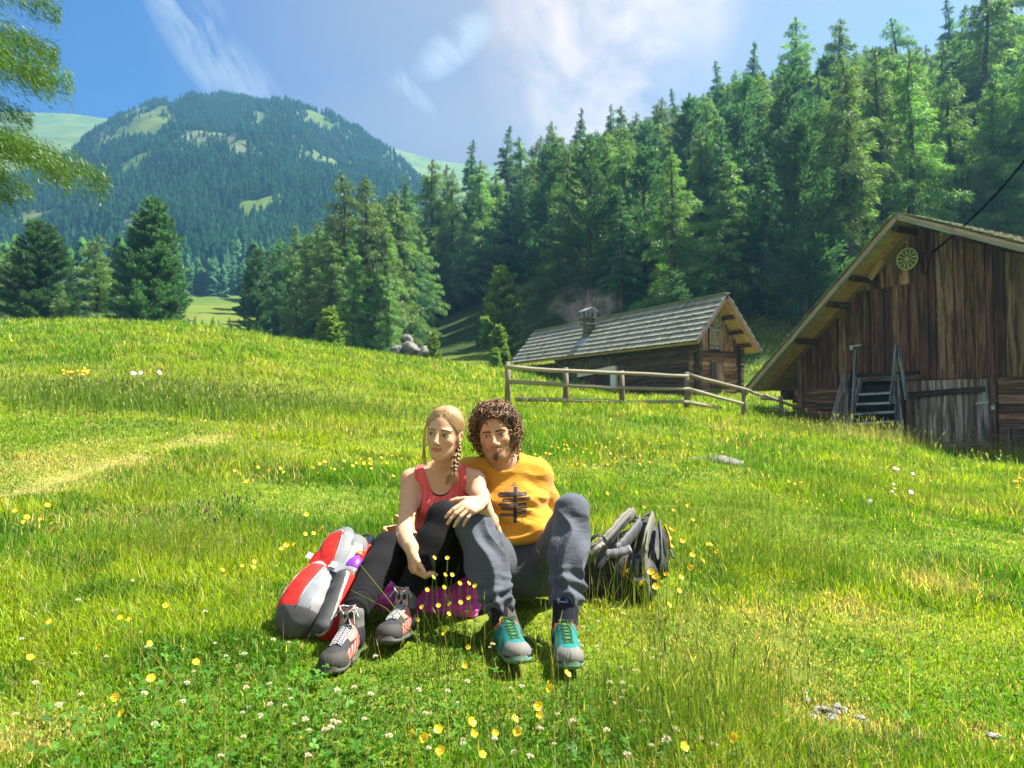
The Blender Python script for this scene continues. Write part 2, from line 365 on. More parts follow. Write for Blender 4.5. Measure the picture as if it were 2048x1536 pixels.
# ------------------------------------------------------------------ conifers
def leaf_mat(name, tr=0.35, rough=0.6, gloss=0.06):
    m, g = new_mat(name); a = g('ShaderNodeAttribute', attribute_name='Col').outputs[0]
    oi = g('ShaderNodeObjectInfo').outputs['Random']
    hs = g('ShaderNodeHueSaturation', {'Hue': g.math('MULTIPLY_ADD', oi, 0.03, 0.485), 'Value': g.math('MULTIPLY_ADD', oi, 0.45, 0.78), 'Color': a}).outputs[0]
    d = g('ShaderNodeBsdfDiffuse', {'Color': hs}); t = g('ShaderNodeBsdfTranslucent', {'Color': g.mix(1.0, hs, (1.15, 1.25, 0.6), 'MULTIPLY')})
    gl = g('ShaderNodeBsdfGlossy', {'Color': (1, 1, 1, 1), 'Roughness': 0.45})
    s1 = g('ShaderNodeMixShader', {0: tr, 1: d.outputs[0], 2: t.outputs[0]})
    s2 = g('ShaderNodeMixShader', {0: gloss, 1: s1.outputs[0], 2: gl.outputs[0]})
    g('ShaderNodeOutputMaterial', {0: s2.outputs[0]}); return m
MAT_NEEDLE = leaf_mat('needles', 0.58, gloss=0.03)
MAT_FARN = leaf_mat('far_needles', 0.15, gloss=0.0)
MAT_BARK = plain('conifer_bark', (0.075, 0.055, 0.042), 0.95, 9, 0.4, 0.6, 0.03)

def cone_trunk(H, r0, seed, lean=0.0):
    r = np.random.default_rng(seed); b = MB(); n = 9
    pts = [(math.sin(i * 1.3 + seed) * .04 * H * i / n * .3 + lean * (i / n) ** 2, math.cos(i * 1.1 + seed) * .03 * H * i / n * .3, H * i / n - (0.6 if i == 0 else 0)) for i in range(n + 1)]
    b.tube(pts, [r0 * (1 - i / n) ** .8 + .02 for i in range(n + 1)], 7)
    return b, np.array(pts)
def conifer(name, H, Rad, kind, seed, ncard, base=0.08, card=(.45, .09), detail=1.0, colr=None):
    """crown: limbs in whorls carrying short sprays; kind larch | pine | spruce"""
    r = np.random.default_rng(seed)
    tb, tp = cone_trunk(H, H * .014 + .05, seed)
    P0 = []; D0 = []; W = []
    nb = int((H * (7.0 if kind == 'larch' else 9.5)) * detail)
    limbs = []
    hs = np.sort(r.random(nb)) ** (.85)
    side_bias = r.random(6) * .5 + .75
    for q in range(nb):
        u = base + (1 - base) * hs[q]                              # height share
        if kind == 'larch': prof = (1 - u) ** .62 * (.55 + .45 * min(1, (u - base) / .15 + .3))
        elif kind == 'pine': prof = (1 - u) ** .55 * (.75 + .25 * min(1, (u - base) / .2 + .2)) * .95
        else: prof = (1 - u) ** .85
        az = r.random() * 2 * math.pi
        L = Rad * prof * ((.55 + .6 * r.random()) if kind != 'pine' else (.80 + .28 * r.random())) * side_bias[int(az / 2 / math.pi * 6) % 6] + .15
        if r.random() < (.16 if kind == 'larch' else .05): L *= 1.3
        k = u * 9; i = min(int(k), 8); c = tp[i] * (1 - (k - i)) + tp[i + 1] * (k - i)
        up0 = {'larch': .10, 'pine': .45, 'spruce': .05}[kind] + (u - .5) * .5; droop = {'larch': .35, 'pine': -.25, 'spruce': .45}[kind]
        t = np.linspace(0, 1, 6)
        pts = np.stack([c[0] + np.cos(az) * L * t, c[1] + np.sin(az) * L * t, c[2] + L * (up0 * t - droop * t * t * (1 - u * .6))], 1)
        limbs.append((pts, L, az, u))
    Ls = np.array([l[1] for l in limbs]); share = Ls ** 1.5 / np.sum(Ls ** 1.5)
    cnt = np.maximum(3, (share * ncard)).astype(int)
    for (pts, L, az, u), nc in zip(limbs, cnt):
        t = r.random(nc) ** .75; k = t * 5; i = np.minimum(k.astype(int), 4); f = (k - i)[:, None]
        c = pts[i] * (1 - f) + pts[i + 1] * f
        side = np.array([-math.sin(az), math.cos(az), 0]); out = np.array([math.cos(az), math.sin(az), 0.])
        wd = (.30 * L * (1 - t) * .9 + .10 * L) * {'larch': .8, 'pine': 1.0, 'spruce': .9}[kind]
        sgn = r.uniform(-1, 1, nc)
        c = c + side * (sgn * wd)[:, None] + out * (np.abs(sgn) * wd * .25)[:, None]
        c[:, 2] += r.normal(0, .05 + .02 * L, nc)
        if kind == 'larch':
            c[:, 2] -= np.abs(r.normal(0, .16, nc)) * (1 + .2 * L)
            d = side * (sgn * .8)[:, None] + out * .7 + np.array([0, 0, -1.]) * r.uniform(.1, 1.3, nc)[:, None] + r.normal(0, .3, (nc, 3))
        elif kind == 'pine':
            d = side * (sgn * .6)[:, None] + out * .7 + np.array([0, 0, 1.]) * r.uniform(.2, 1.2, nc)[:, None] + r.normal(0, .35, (nc, 3))
        else:
            c[:, 2] -= np.abs(r.normal(0, .08, nc))
            d = side * (sgn * .9)[:, None] + out * .8 + np.array([0, 0, -1.]) * r.uniform(-.1, .7, nc)[:, None] + r.normal(0, .25, (nc, 3))
        P0.append(c); D0.append(d); W.append(np.full(nc, L))
    nt = 60
    tz = H * (1 - r.random(nt) ** 2 * .12); P0.append(np.stack([np.full(nt, tp[-1][0]) + r.normal(0, .05, nt), np.full(nt, tp[-1][1]) + r.normal(0, .05, nt), tz], 1))
    D0.append(np.stack([r.normal(0, .35, nt), r.normal(0, .35, nt), np.ones(nt)], 1)); W.append(np.full(nt, .5))
    Pn = np.concatenate(P0); D = np.concatenate(D0); N = len(Pn)
    D /= np.linalg.norm(D, axis=1)[:, None]
    S = np.cross(D, r.normal(0, 1, (N, 3))); S /= np.linalg.norm(S, axis=1)[:, None] + 1e-9
    ln = card[0] * r.uniform(.6, 1.4, N); wd = card[1] * r.uniform(.6, 1.4, N)
    V = np.stack([Pn - D * (ln * .3)[:, None], Pn + S * (wd * .5)[:, None] + D * (ln * .2)[:, None], Pn + D * (ln * .7)[:, None], Pn - S * (wd * .5)[:, None] + D * (ln * .15)[:, None]], 1).reshape(-1, 3)
    F = np.arange(4 * N).reshape(N, 4)
    base_c = {'larch': (.115, .225, .062), 'pine': (.048, .130, .058), 'spruce': (.050, .140, .066)}[kind]
    base_c = colr or base_c
    clump = vnoise(Pn[:, 0] * 1 + Pn[:, 2], Pn[:, 1] + Pn[:, 2] * .7, .9, 60 + seed % 5)
    f = (.55 + .75 * clump + .35 * r.random(N))[:, None]
    Cc = np.array(base_c)[None] * f * (1 + np.array([.5, .1, 0]) * r.random((N, 1)) * .5)
    cols = np.repeat(Cc, 4, 0)
    crown = mesh_np(name + '_crown', V, F, MAT_NEEDLE, cols)
    # limbs join the trunk mesh
    for (pts, L, az, u) in limbs[:: 2 if kind == 'larch' else 3]:
        if L > .5: tb.tube([tuple(p) for p in pts[::2]], [.012 * H * .12 + .012, .018, .006], 4, cap=False)
    o = tb.build(name + '_trunk', MAT_BARK, None, True); trunk = o.data; bpy.data.objects.remove(o)
    return crown, trunk
def plant_tree(kindname, meshes, loc, scale, rot, label, group, cat='tree', sz=None):
    e = empty(kindname, loc, label, cat, group); e.rotation_euler = (0, 0, rot); e.scale = (scale, scale, sz or scale)
    for nm, me in (('trunk', meshes[1]), ('crown', meshes[0])):
        o = bpy.data.objects.new(nm, me); col.objects.link(o); o.parent = e
    return e
_cab_pts = [Vector((8.37, 31, 3.5)) + Vector((.891, .454, 0)) * u_ + Vector((-.454, .891, 0)) * v_ + Vector((0, 0, h_)) for u_ in (0, 1.85, 3.7) for v_ in (0, 4, 8, 12, 16) for h_ in (-1.5, .5)] + [Vector((x_, y_, 1.0)) for x_, y_ in ((4, 17), (7, 19), (0, 16), (10, 21), (13, 18), (4, 24), (0, 30), (-4, 40), (2, 38), (-8, 45))]
def shades(x, y, z, H, rad=3.2):
    for p in _cab_pts:
        dx, dy = x - p.x, y - p.y; k = dx * math.sin(SUN_AZ) + dy * math.cos(SUN_AZ)
        if k > -rad and abs(dx * math.cos(SUN_AZ) - dy * math.sin(SUN_AZ)) < rad and p.z + max(k, 0) * math.tan(SUN_EL) < z + H: return True
    return False
if 'trees' not in SKIP:
    larch = [conifer('larch', 18, 3.4, 'larch', s, 17000, .10, (.46, .060)) for s in (1, 2, 3, 4, 5)]
    pine = [conifer('stone_pine', 15, 2.9, 'pine', s, 15000, .06, (.40, .085)) for s in (11, 12, 13)]
    pinel = [conifer('sunlit_pine', 15, 3.0, 'pine', s, 9000, .03, (.75, .26), 1.0, (.15, .25, .045)) for s in (16, 17)]  # sunlight put into a paler needle colour for the small free standing trees
    pineb = [conifer('broad_pine', 15, 3.4, 'pine', s, 52000, .03, (.34, .075), 2.2) for s in (14, 15)]
    spruce = [conifer('spruce', 18, 3.0, 'spruce', s, 16000, .08, (.42, .062)) for s in (21, 22, 23)]
    LG, PG, SG = 'larches of the wooded slope', 'stone pines of the wooded slope', 'spruces of the wooded slope'
    def put(px, ybase, ytop, D, fam, v, name, label, group=None, wide=1.0):
        """stand a tree on the ground at pixel column px and distance D, as tall as it looks"""
        x = (px - 1024) / FPX * D; z = gz(x, D); Hh = P(px, ytop, D).z - z
        base = {'larch': 18, 'pine': 15, 'spruce': 18, 'pineb': 15, 'pinel': 15}[fam]; lst = {'larch': larch, 'pine': pine, 'spruce': spruce, 'pineb': pineb, 'pinel': pinel}[fam]
        s = Hh / base
        return plant_tree(name, lst[v % len(lst)], (x, D, z - .15), s * wide, random.random() * 6.28, label, group, sz=s)
    # three big trees and neighbours left, standing behind the meadow crest
    put(300, 648, 396, 58, 'pineb', 0, 'stone_pine', 'tallest broad dark pine of the three at the left end of the meadow crest', wide=1.32)
    put(70, 640, 440, 60, 'pineb', 1, 'stone_pine', 'broad bushy dark pine furthest left behind the meadow crest', wide=1.25)
    put(188, 640, 468, 66, 'larch', 1, 'larch_tree', 'pale green larch between the two broad pines on the left crest', wide=1.5)
    put(10, 640, 500, 75, 'larch', 2, 'larch_tree', 'larch half hidden at the left edge behind the leftmost broad pine', wide=1.3)
    put(118, 640, 560, 57, 'larch', 3, 'larch_tree', 'small larch at the foot of the leftmost broad pine', wide=1.2)
    # group at the left end of the wood
    put(512, 640, 497, 84, 'pine', 2, 'stone_pine', 'dark pine standing alone at the left end of the wood', wide=1.15)
    put(556, 640, 480, 92, 'pine', 0, 'stone_pine', 'second pine from the left end of the wood, behind the lone dark one', wide=1.0)
    for i, (px, yt, D, f, v) in enumerate([(590, 500, 82, 'larch', 0), (628, 440, 80, 'larch', 2), (683, 342, 76, 'larch', 1), (730, 350, 74, 'larch', 3), (768, 440, 68, 'larch', 4), (808, 350, 82, 'spruce', 0), (775, 545, 64, 'larch', 0), (660, 470, 70, 'larch', 4), (706, 480, 68, 'larch', 2)]):
        put(px, 700, yt, D, f, v, {'larch': 'larch_tree', 'spruce': 'spruce_tree'}[f], ['feathery larch at the left edge of the dense wood', 'larch left of the two tall pointed larches', 'left one of the two tall pointed larches above the meadow', 'right one of the two tall pointed larches above the meadow', 'sunlit larch whose right side hangs to the meadow edge', 'slim spruce rising just right of the tall pointed larch pair', 'low sunlit larch at the foot of the tall larch pair', 'bushy larch in front of the left pointed larch', 'bushy larch in front of the right pointed larch'][i], wide=1.1)
    # lone small pines in front of the wood
    put(658, 690, 612, 56, 'pinel', 1, 'stone_pine', 'small rounded pine alone at the meadow edge below the tall larches', wide=1.5)
    put(1003, 665, 532, 58, 'pinel', 0, 'stone_pine', 'sunlit cone shaped pine standing free on the dark slope left of the cabin', wide=1.35)
    put(868, 708, 660, 53, 'pinel', 0, 'spruce_tree', 'tiny spruce beside the rock outcrop on the far meadow', wide=1.3)
    put(998, 700, 645, 54, 'pinel', 1, 'spruce_tree', 'young spruce at the foot of the free standing sunlit pine', wide=1.4)
    put(1010, 716, 690, 50, 'pinel', 1, 'stone_pine', 'knee high pine bush left of the cabin roof end', wide=1.8)
    put(992, 716, 692, 49, 'pinel', 0, 'stone_pine', 'lowest pine bush on the far meadow left of the cabin', wide=1.8)
    put(955, 705, 668, 66, 'pine', 0, 'stone_pine', 'small dark pine between the outcrop and the free standing pine', wide=1.4)
    put(785, 690, 640, 72, 'larch', 0, 'larch_tree', 'young larch in the gap right of the hanging larch', wide=1.2)
    for i, px in enumerate((388, 402, 424, 436, 458)):
        put(px, 655, 628 + (i * 7) % 12, 52 + i * .7, 'spruce', i, 'spruce_tree', ['tiny', 'low', 'slim', 'squat', 'pointed'][i] + ' young spruce on the crest left of the lone dark pine', 'young spruces on the meadow crest', wide=1.5)
    # skyline trees of the right slope, one by one
    sky = [(862, 320, 100, 'larch'), (895, 330, 105, 'spruce'), (945, 280, 100, 'spruce'), (1015, 252, 108, 'spruce'), (1040, 275, 112, 'larch'), (1105, 243, 106, 'larch'), (1080, 272, 110, 'larch'), (1162, 215, 104, 'spruce'),
           (1225, 208, 112, 'spruce'), (1245, 212, 115, 'larch'), (1275, 225, 112, 'larch'), (1325, 195, 92, 'larch'), (1350, 178, 112, 'spruce'), (1382, 184, 114, 'spruce'), (1437, 122, 102, 'spruce'), (1478, 140, 106, 'larch'),
           (1512, 84, 98, 'spruce'), (1600, 38, 90, 'larch'), (1570, 110, 104, 'spruce'), (1690, 40, 86, 'larch'), (1742, 92, 100, 'larch'), (1800, 34, 88, 'larch'), (1850, 105, 96, 'larch'), (1908, 0, 84, 'spruce'), (1940, 12, 90, 'spruce'), (1985, -40, 62, 'larch'), (2035, -60, 74, 'larch')]
    for i, (px, yt, D, f) in enumerate(sky):
        w_ = 'left' if px < 1150 else 'middle' if px < 1550 else 'right'
        put(px, 0, yt, D, f, i, {'larch': 'larch_tree', 'spruce': 'spruce_tree'}[f], ['loose', 'tall'][f == 'spruce'] + ' ' + {'larch': 'larch', 'spruce': 'narrow spruce'}[f] + ' against the sky along the ' + w_ + ' stretch of the ridge', f'skyline {f} trees of the {w_} ridge', wide=1.25 if f == 'larch' else 1.1)
    # the wood itself
    placed = []
    nrm_ = 0; tries = 0
    while nrm_ < 290 and tries < 9000:
        tries += 1
        px = random.uniform(560, 2180); D = 44 + 72 * random.random() ** .8; a = (px - 1024) / FPX
        edge = np.interp(px, [560, 700, 800, 900, 1050, 1150, 1300, 1500, 1700, 2100], [84, 76, 72, 92, 88, 60, 48, 42, 40, 38])
        if D < edge: continue
        x = a * D
        if any((x - q[0]) ** 2 + (D - q[1]) ** 2 < 2.6 ** 2 for q in placed): continue
        ymin = np.interp(px, [560, 700, 860, 1000, 1160, 1320, 1500, 1700, 1900, 2100], [500, 420, 350, 310, 275, 225, 150, 105, 80, 40])
        z = gz(x, D); Hmax = P(px, ymin, D).z - z
        if Hmax < 6: continue
        if shades(x, D, z, min(17, Hmax)):
            for Hmax in (14, 12, 10, 8, 6, 0):
                if Hmax and not shades(x, D, z, Hmax, 2.4): break
            if not Hmax: continue
        f = random.choices(['larch', 'pine', 'spruce'], [.62, .20, .18])[0]
        Hh = min(random.uniform(12, 21), Hmax)
        placed.append((x, D)); nrm_ += 1
        fam = {'larch': larch, 'pine': pine, 'spruce': spruce}[f]; s = Hh / {'larch': 18, 'pine': 15, 'spruce': 18}[f]
        wh = ('left of the fence' if px < 950 else 'straight above the long cabin roof' if px < 1300 else 'between the cabin gable and the barn' if px < 1600 else 'above the barn roof' if px < 1900 else 'at the right edge over the barn') + (', front row' if D < 62 else ', middle rows' if D < 85 else ', back rows')
        plant_tree({'larch': 'larch_tree', 'pine': 'stone_pine', 'spruce': 'spruce_tree'}[f], random.choice(fam), (x, D, z - .2), s * random.uniform(.95, 1.3) * (1.25 if Hh < 11 else 1), random.random() * 6.28,
                   {'larch': 'light green feathery larch', 'pine': 'dark dense pine', 'spruce': 'slim dark spruce'}[f] + ' in the wood ' + wh, {'larch': LG, 'pine': PG, 'spruce': SG}[f] + ' ' + wh, sz=s)
    # big larch whose branches reach in at the left edge
    cr, tr_ = conifer('near_larch', 15, 3.7, 'larch', 31, 130000, .32, (.17, .017), 1.3, (.060, .165, .008))
    zz = gz(-15.3, 15.5)
    plant_tree('larch_tree', (cr, tr_), (-14.1, 15.5, zz - .3), 1.0, 1.2, 'near larch whose drooping bright green branches reach in at the top left edge', None)

    # far woods on the mountain and in the valley
    def far_wood(name, X, Y, H, seed, layers=4, sides=7, gcol=(.009, .034, .018)):
        r = np.random.default_rng(seed); n = len(X); Z = ground(X, Y); Vs = []; Fs = []; Cs = []; off = 0
        cvar = r.uniform(.6, 1.45, n); yel = r.random(n) < .4
        for k in range(layers):
            u0 = k / layers * .9; u1 = min(1, (k + 1.7) / layers)
            rad = H * .2 * (1 - u0 * .85); th = np.linspace(0, 2 * np.pi, sides, endpoint=False)[None] + r.random((n, 1)) * 6.28
            jr = rad[:, None] * r.uniform(.55, 1.3, (n, sides))
            bx = X[:, None] + np.cos(th) * jr; by = Y[:, None] + np.sin(th) * jr; bz = Z[:, None] + H[:, None] * (u0 + .04 + r.uniform(-.05, .05, (n, sides)))
            ring = np.stack([bx, by, bz], -1); apex = np.stack([X, Y, Z + H * u1], -1)[:, None]
            vv = np.concatenate([ring, apex], 1); Vs.append(vv.reshape(-1, 3))
            base = off + np.arange(n)[:, None] * (sides + 1); i = np.arange(sides)[None]
            Fs.append(np.stack([base + i, base + (i + 1) % sides, np.broadcast_to(base + sides, (n, sides))], -1).reshape(-1, 3)); off += n * (sides + 1)
            cc_ = np.array(gcol)[None] * cvar[:, None]; cc_[yel] *= (1.5, 1.45, .9)
            Cs.append(np.repeat(cc_, sides + 1, 0) * r.uniform(.75, 1.25, (n * (sides + 1), 1)))
        me = mesh_np(name, np.concatenate(Vs), np.concatenate(Fs), MAT_FARN, np.concatenate(Cs))
        return me
    r = np.random.default_rng(5)
    def scatter(n, y0, y1, a0, a1, dens):
        Y = np.sqrt(r.uniform(y0 ** 2, y1 ** 2, n)); A = r.uniform(a0, a1, n); X = A * Y; k = r.random(n) < dens(A, X, Y); return X[k], Y[k]
    def dens_spur(A, X, Y):
        T = pxt(SPUR, A); cl = fbm(X, Y, 30, 4, 50); px = A * FPX + 1024
        d = sstep(.66, .48, cl) * sstep(.27, .31, T) + .02
        top = sstep(520, 600, Y)
        return d * (1 - .45 * top) * np.where(px < 210, .35, 1) * np.where((px > 760) & (px < 1010), .35, 1)
    X1, Y1 = scatter(42000, 285, 604, -.82, .02, dens_spur)
    me = far_wood('mountain_wood', X1, Y1, r.uniform(3.2, 7.5, len(X1)) * (1 + .9 * sstep(480, 300, Y1)), 8, 4, 6)
    tag(obj('mountain_wood', me), 'blue hazed wood covering the flank of the mountain', 'wood', kind='stuff')
    def dens_val(A, X, Y):
        px = A * FPX + 1024; cl = fbm(X, Y, 30, 3, 70)
        meadow = (px > 355) & (px < 500) & (Y < 232)
        return sstep(.68, .42, cl) * np.where(meadow, .0, 1)
    X2, Y2 = scatter(2600, 105, 300, -.95, -.02, dens_val); k = ~((Y2 < 130) & (X2 / Y2 > -.62) & (X2 / Y2 < -.36))
    X2, Y2 = X2[k], Y2[k]
    near_k = Y2 < 175
    nv = 0
    order = np.argsort(Y2)
    for i in order:
        if nv >= 60 or Y2[i] > 190: break
        f = random.choice(['larch', 'larch', 'pine', 'spruce']); fam = {'larch': larch, 'pine': pine, 'spruce': spruce}[f]; s = random.uniform(.6, .95)
        plant_tree({'larch': 'larch_tree', 'pine': 'stone_pine', 'spruce': 'spruce_tree'}[f], random.choice(fam), (X2[i], Y2[i], gz(X2[i], Y2[i]) - .2), s * 1.1, random.random() * 6.28,
                   {'larch': 'hazy green larch', 'pine': 'hazy dark pine', 'spruce': 'hazy slim spruce'}[f] + ' in the valley below the mountain', {'larch': 'larches', 'pine': 'pines', 'spruce': 'spruces'}[f] + ' in the valley', sz=s); nv += 1
    rest = order[nv:]
    me = far_wood('valley_wood', X2[rest], Y2[rest], r.uniform(9, 16, len(rest)), 9, 11, 12, (.028, .072, .028))
    tag(obj('valley_wood', me), 'mass of hazy conifers filling the valley at the foot of the mountain', 'wood', kind='stuff')
# ------------------------------------------------------------------ timber buildings
UP = Vector((0, 0, 1))
def jc(c, v=.12, r=random):
    f = 1 + r.uniform(-v, v); return tuple(x * f * (1 + r.uniform(-v, v) * .25) for x in c)
MAT_WOOD = wood('weathered_planks', .35, 12, .85, .75)
MAT_WOODL = wood('soffit_boards', .6, 8, .7, .25)
MAT_LOG = wood('hewn_logs', .25, 9, .9, .7)
MAT_SHAKE = wood('roof_shakes', .55, 20, .85, .12)
MAT_METAL = plain('grey_sheet_metal', (.36, .40, .42), .45, 6, .25, .1, .004, .5, .6)
MAT_IRON = plain('dark_iron', (.05, .055, .06), .5, 40, .3, .2, .002, .5, .5)
MAT_STEEL = plain('padlock_steel', (.55, .62, .68), .35, 40, .2, .1, .001, .5, .7)
MAT_WHITE = plain('white_painted_frame', (.82, .86, .84), .7, 12, .2, .3, .004)
MAT_POLE = wood('peeled_poles', .6, 10, .8, .18)
def rockmat(name, c1, c2, c3, s=3.0):
    m, g = new_mat(name); pos = g('ShaderNodeNewGeometry').outputs['Position']
    n = g.noise(pos, s, 8, .7); v = g('ShaderNodeTexVoronoi', {'Vector': pos, 'Scale': s * 1.6}, feature='DISTANCE_TO_EDGE').outputs[0]
    c = g.ramp(n, [(.35, c1), (.5, c2), (.66, c3)]); c = g.mix(g.ramp(v, [(0, .7), (.05, 0.)]), c, (.03, .03, .025))
    finish(g, c, .9, g.math('ADD', n, g.math('MULTIPLY', v, .8)), .8, .04, .2); return m
MAT_ROCK = rockmat('grey_rock', (.07, .075, .07), (.19, .19, .18), (.36, .35, .33))
MAT_PALE = rockmat('pale_stone', (.20, .19, .18), (.40, .39, .37), (.60, .58, .55), 30.0)
MAT_STONEWALL = rockmat('rubble_masonry', (.05, .055, .04), (.13, .13, .10), (.26, .25, .20), 2.2)

if 'build' not in SKIP:
    # ---------------- small log cabin
    AL = R(27); LL = Vector((-math.sin(AL), math.cos(AL), 0)); GG = Vector((math.cos(AL), math.sin(AL), 0))
    C0 = P(1392.5, 681, 31); LEN = 18.4
    def cp(u, v, z): return Vector((C0.x, C0.y, 0)) + GG * u + LL * v + UP * z
    zE, zA, zR = C0.z, C0.z + 2.23, C0.z - .33; uA, uR = 1.85, 3.94
    def zroof(u): return zE + (zA - zE) * u / uA if u < uA else zA + (zR - zA) * (u - uA) / (uR - uA)
    cab = empty('log_cabin', tuple(cp(2.2, 9, 1.0)), 'small log cabin with long grey shake roof and smoking chimney behind the pole fence', 'cabin')
    U0, U1, V0, V1 = .75, 3.55, .9, 17.9; ZB = .55
    b = MB(); z = ZB; i = 0
    while z < 3.35:                                                     # gable logs
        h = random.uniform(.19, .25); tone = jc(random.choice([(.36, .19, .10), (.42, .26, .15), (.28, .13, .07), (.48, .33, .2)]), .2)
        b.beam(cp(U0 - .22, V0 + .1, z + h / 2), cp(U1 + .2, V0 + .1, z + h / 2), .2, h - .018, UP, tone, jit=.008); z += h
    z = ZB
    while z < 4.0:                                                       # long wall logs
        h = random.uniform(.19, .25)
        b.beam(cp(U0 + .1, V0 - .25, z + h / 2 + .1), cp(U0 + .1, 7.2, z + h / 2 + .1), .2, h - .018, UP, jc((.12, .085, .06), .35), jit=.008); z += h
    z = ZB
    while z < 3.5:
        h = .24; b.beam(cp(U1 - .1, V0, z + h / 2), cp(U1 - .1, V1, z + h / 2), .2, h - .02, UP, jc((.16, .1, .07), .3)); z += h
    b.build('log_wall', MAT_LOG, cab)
    b = MB(); u = U0
    while u < U1:                                                        # gable boards
        wd = random.uniform(.10, .15); u2 = min(u + wd, U1)
        if not (1.62 < u + wd / 2 < 2.33):
            zt0, zt1 = zroof(u) - .16, zroof(u2) - .16
            f0, f1 = V0 + .02 + random.uniform(0, .02), V0 + .05
            c_ = jc(random.choice([(.42, .24, .14), (.30, .15, .09), (.5, .34, .22)]), .2)
            b.prism([cp(u, f0, 3.37), cp(u2 - .012, f0, 3.37), cp(u2 - .012, f1, 3.37), cp(u, f1, 3.37)], [cp(u, f0, zt0), cp(u2 - .012, f0, zt1), cp(u2 - .012, f1, zt1), cp(u, f1, zt0)], c_)
        u = u2
    for u in np.arange(1.62, 2.33, .1):                                   # boards above hatch
        b.beam(cp(u + .05, V0 + .04, 4.62), cp(u + .05, V0 + .04, zroof(u + .05) - .2), .095, .03, GG.cross(UP), jc((.12, .07, .05), .2))
    b.beam(cp(U0 - .1, V0 - .01, 3.37), cp(U1 + .1, V0 - .01, 3.37), .1, .12, UP, (.07, .045, .035))
    b.build('gable_boards', MAT_WOOD, cab)
    b = MB()
    for k, u in enumerate(np.linspace(1.66, 2.26, 5)): b.beam(cp(u + .03, V0 - .01, 3.5), cp(u + .03, V0 - .01, 4.6), .14, .03, GG.cross(UP), jc((.45, .36, .28), .15))
    for zz in (3.72, 4.42): b.beam(cp(1.62, V0 - .04, zz), cp(2.32, V0 - .04, zz), .03, .12, UP, (.42, .45, .46))
    b.build('hatch', MAT_WOOD, cab)
    b = MB(); wz0, wz1 = P(1440, 768, 32.6).z, P(1440, 726, 32.6).z
    for k in range(3): b.beam(cp(2.07 + .16 * k, V0 - .06, wz0), cp(2.07 + .16 * k, V0 - .06, wz1), .15, .04, GG.cross(UP), jc((.42, .30, .2), .12))
    wn = b.build('window_shutter', MAT_WOOD, cab)
    b = MB(); b.beam(cp(1.86, V0 - .03, wz0), cp(1.86, V0 - .03, wz1), .24, .06, GG.cross(UP), (.012, .014, .018)); b.build('window_pane', plain('black_glass', (.01, .012, .016), .15, 5, .1, 0, .001, .5), cab)
    b = MB(); b.beam(cp(1.69, V0 - .05, wz0 - .06), cp(1.69, V0 - .05, wz1 + .06), .07, .1, GG.cross(UP), (.22, .15, .1)); b.beam(cp(1.65, V0 - .05, wz1 + .08), cp(2.55, V0 - .05, wz1 + .08), .1, .07, UP, (.25, .18, .12)); b.beam(cp(1.65, V0 - .05, wz0 - .08), cp(2.55, V0 - .05, wz0 - .08), .1, .07, UP, (.12, .08, .05)); b.build('window_frame', MAT_LOG, cab)
    for (u, v) in ((U0, V0 - .2), (U1, V0 - .2)):
        b = MB()
        for zz in np.arange(ZB, 3.5, .24): b.beam(cp(u, v, zz), cp(u, v + .3, zz), .2, .2, UP, jc((.10, .07, .05), .4), jit=.015)
        b.build('corner_joint', MAT_LOG, cab)
    # stone part of the long wall: rubble blocks
    b = MB(); r_ = random.Random(3)
    for row in range(12):
        v = 7.25 + r_.uniform(0, .2)
        while v < V1:
            wd = r_.uniform(.25, .6)
            if not (7.3 < v + wd / 2 < 10.6 and row < 9):
                zz = ZB + row * .25; b.beam(cp(U0 + .12, v, zz + .12), cp(U0 + .12, min(v + wd - .03, V1), zz + .12), .24 + r_.uniform(-.04, .04), .22, UP, (1, 1, 1), jit=.03)
            v += wd
    b.beam(cp(U0 + .2, 7.25, 2.0), cp(U0 + .2, V1, 2.0), .22, 2.9, UP, (1, 1, 1))
    b.beam(cp(U0 + .1, V1, 2.0), cp(U1, V1, 2.0), .2, 2.9, UP, (1, 1, 1))
    b.build('stone_wall', MAT_STONEWALL, cab)
    b = MB(); b.beam(cp(U0 - .06, 7.35, .7), cp(U0 - .06, 7.35, 2.95), .16, .5, LL, (1, 1, 1)); b.beam(cp(U0 - .07, 7.2, 2.9), cp(U0 - .07, 11.0, 2.62), .18, .24, UP, (1, 1, 1)); b.build('door_frame', MAT_WHITE, cab)
    b = MB()
    for k in range(12): b.beam(cp(U0 + .05, 7.8 + .22 * k, .6), cp(U0 + .05, 7.8 + .22 * k, 2.6), .04, .21, LL, jc((.24, .10, .06) if k > 6 else (.10, .09, .08), .2))
    b.build('door', MAT_WOOD, cab)
    # roof structure, soffit, fascia
    def slope_pt(u, v, lift=0.0):
        n = Vector((0, 0, 1)); z = zroof(u); sl = (zA - zE) / uA if u <= uA - 1e-6 else (zR - zA) / (uR - uA)
        nn = (GG * -sl + UP).normalized(); return cp(u, v, z) + nn * lift
    b = MB()
    def roofslab(u0, u1, lift0, lift1, v0, v1, c_, bb):
        e = 1e-4; ua, ub = u0 + e, u1 - e
        bb.prism([slope_pt(ua, v0, lift0), slope_pt(ub, v0, lift0), slope_pt(ub, v0, lift1), slope_pt(ua, v0, lift1)], [slope_pt(ua, v1, lift0), slope_pt(ub, v1, lift0), slope_pt(ub, v1, lift1), slope_pt(ua, v1, lift1)], c_)
    roofslab(0, uA, -.10, -.04, .0, LEN, (.30, .22, .12), b); roofslab(uA, uR, -.10, -.04, .0, LEN, (.62, .40, .16), b)
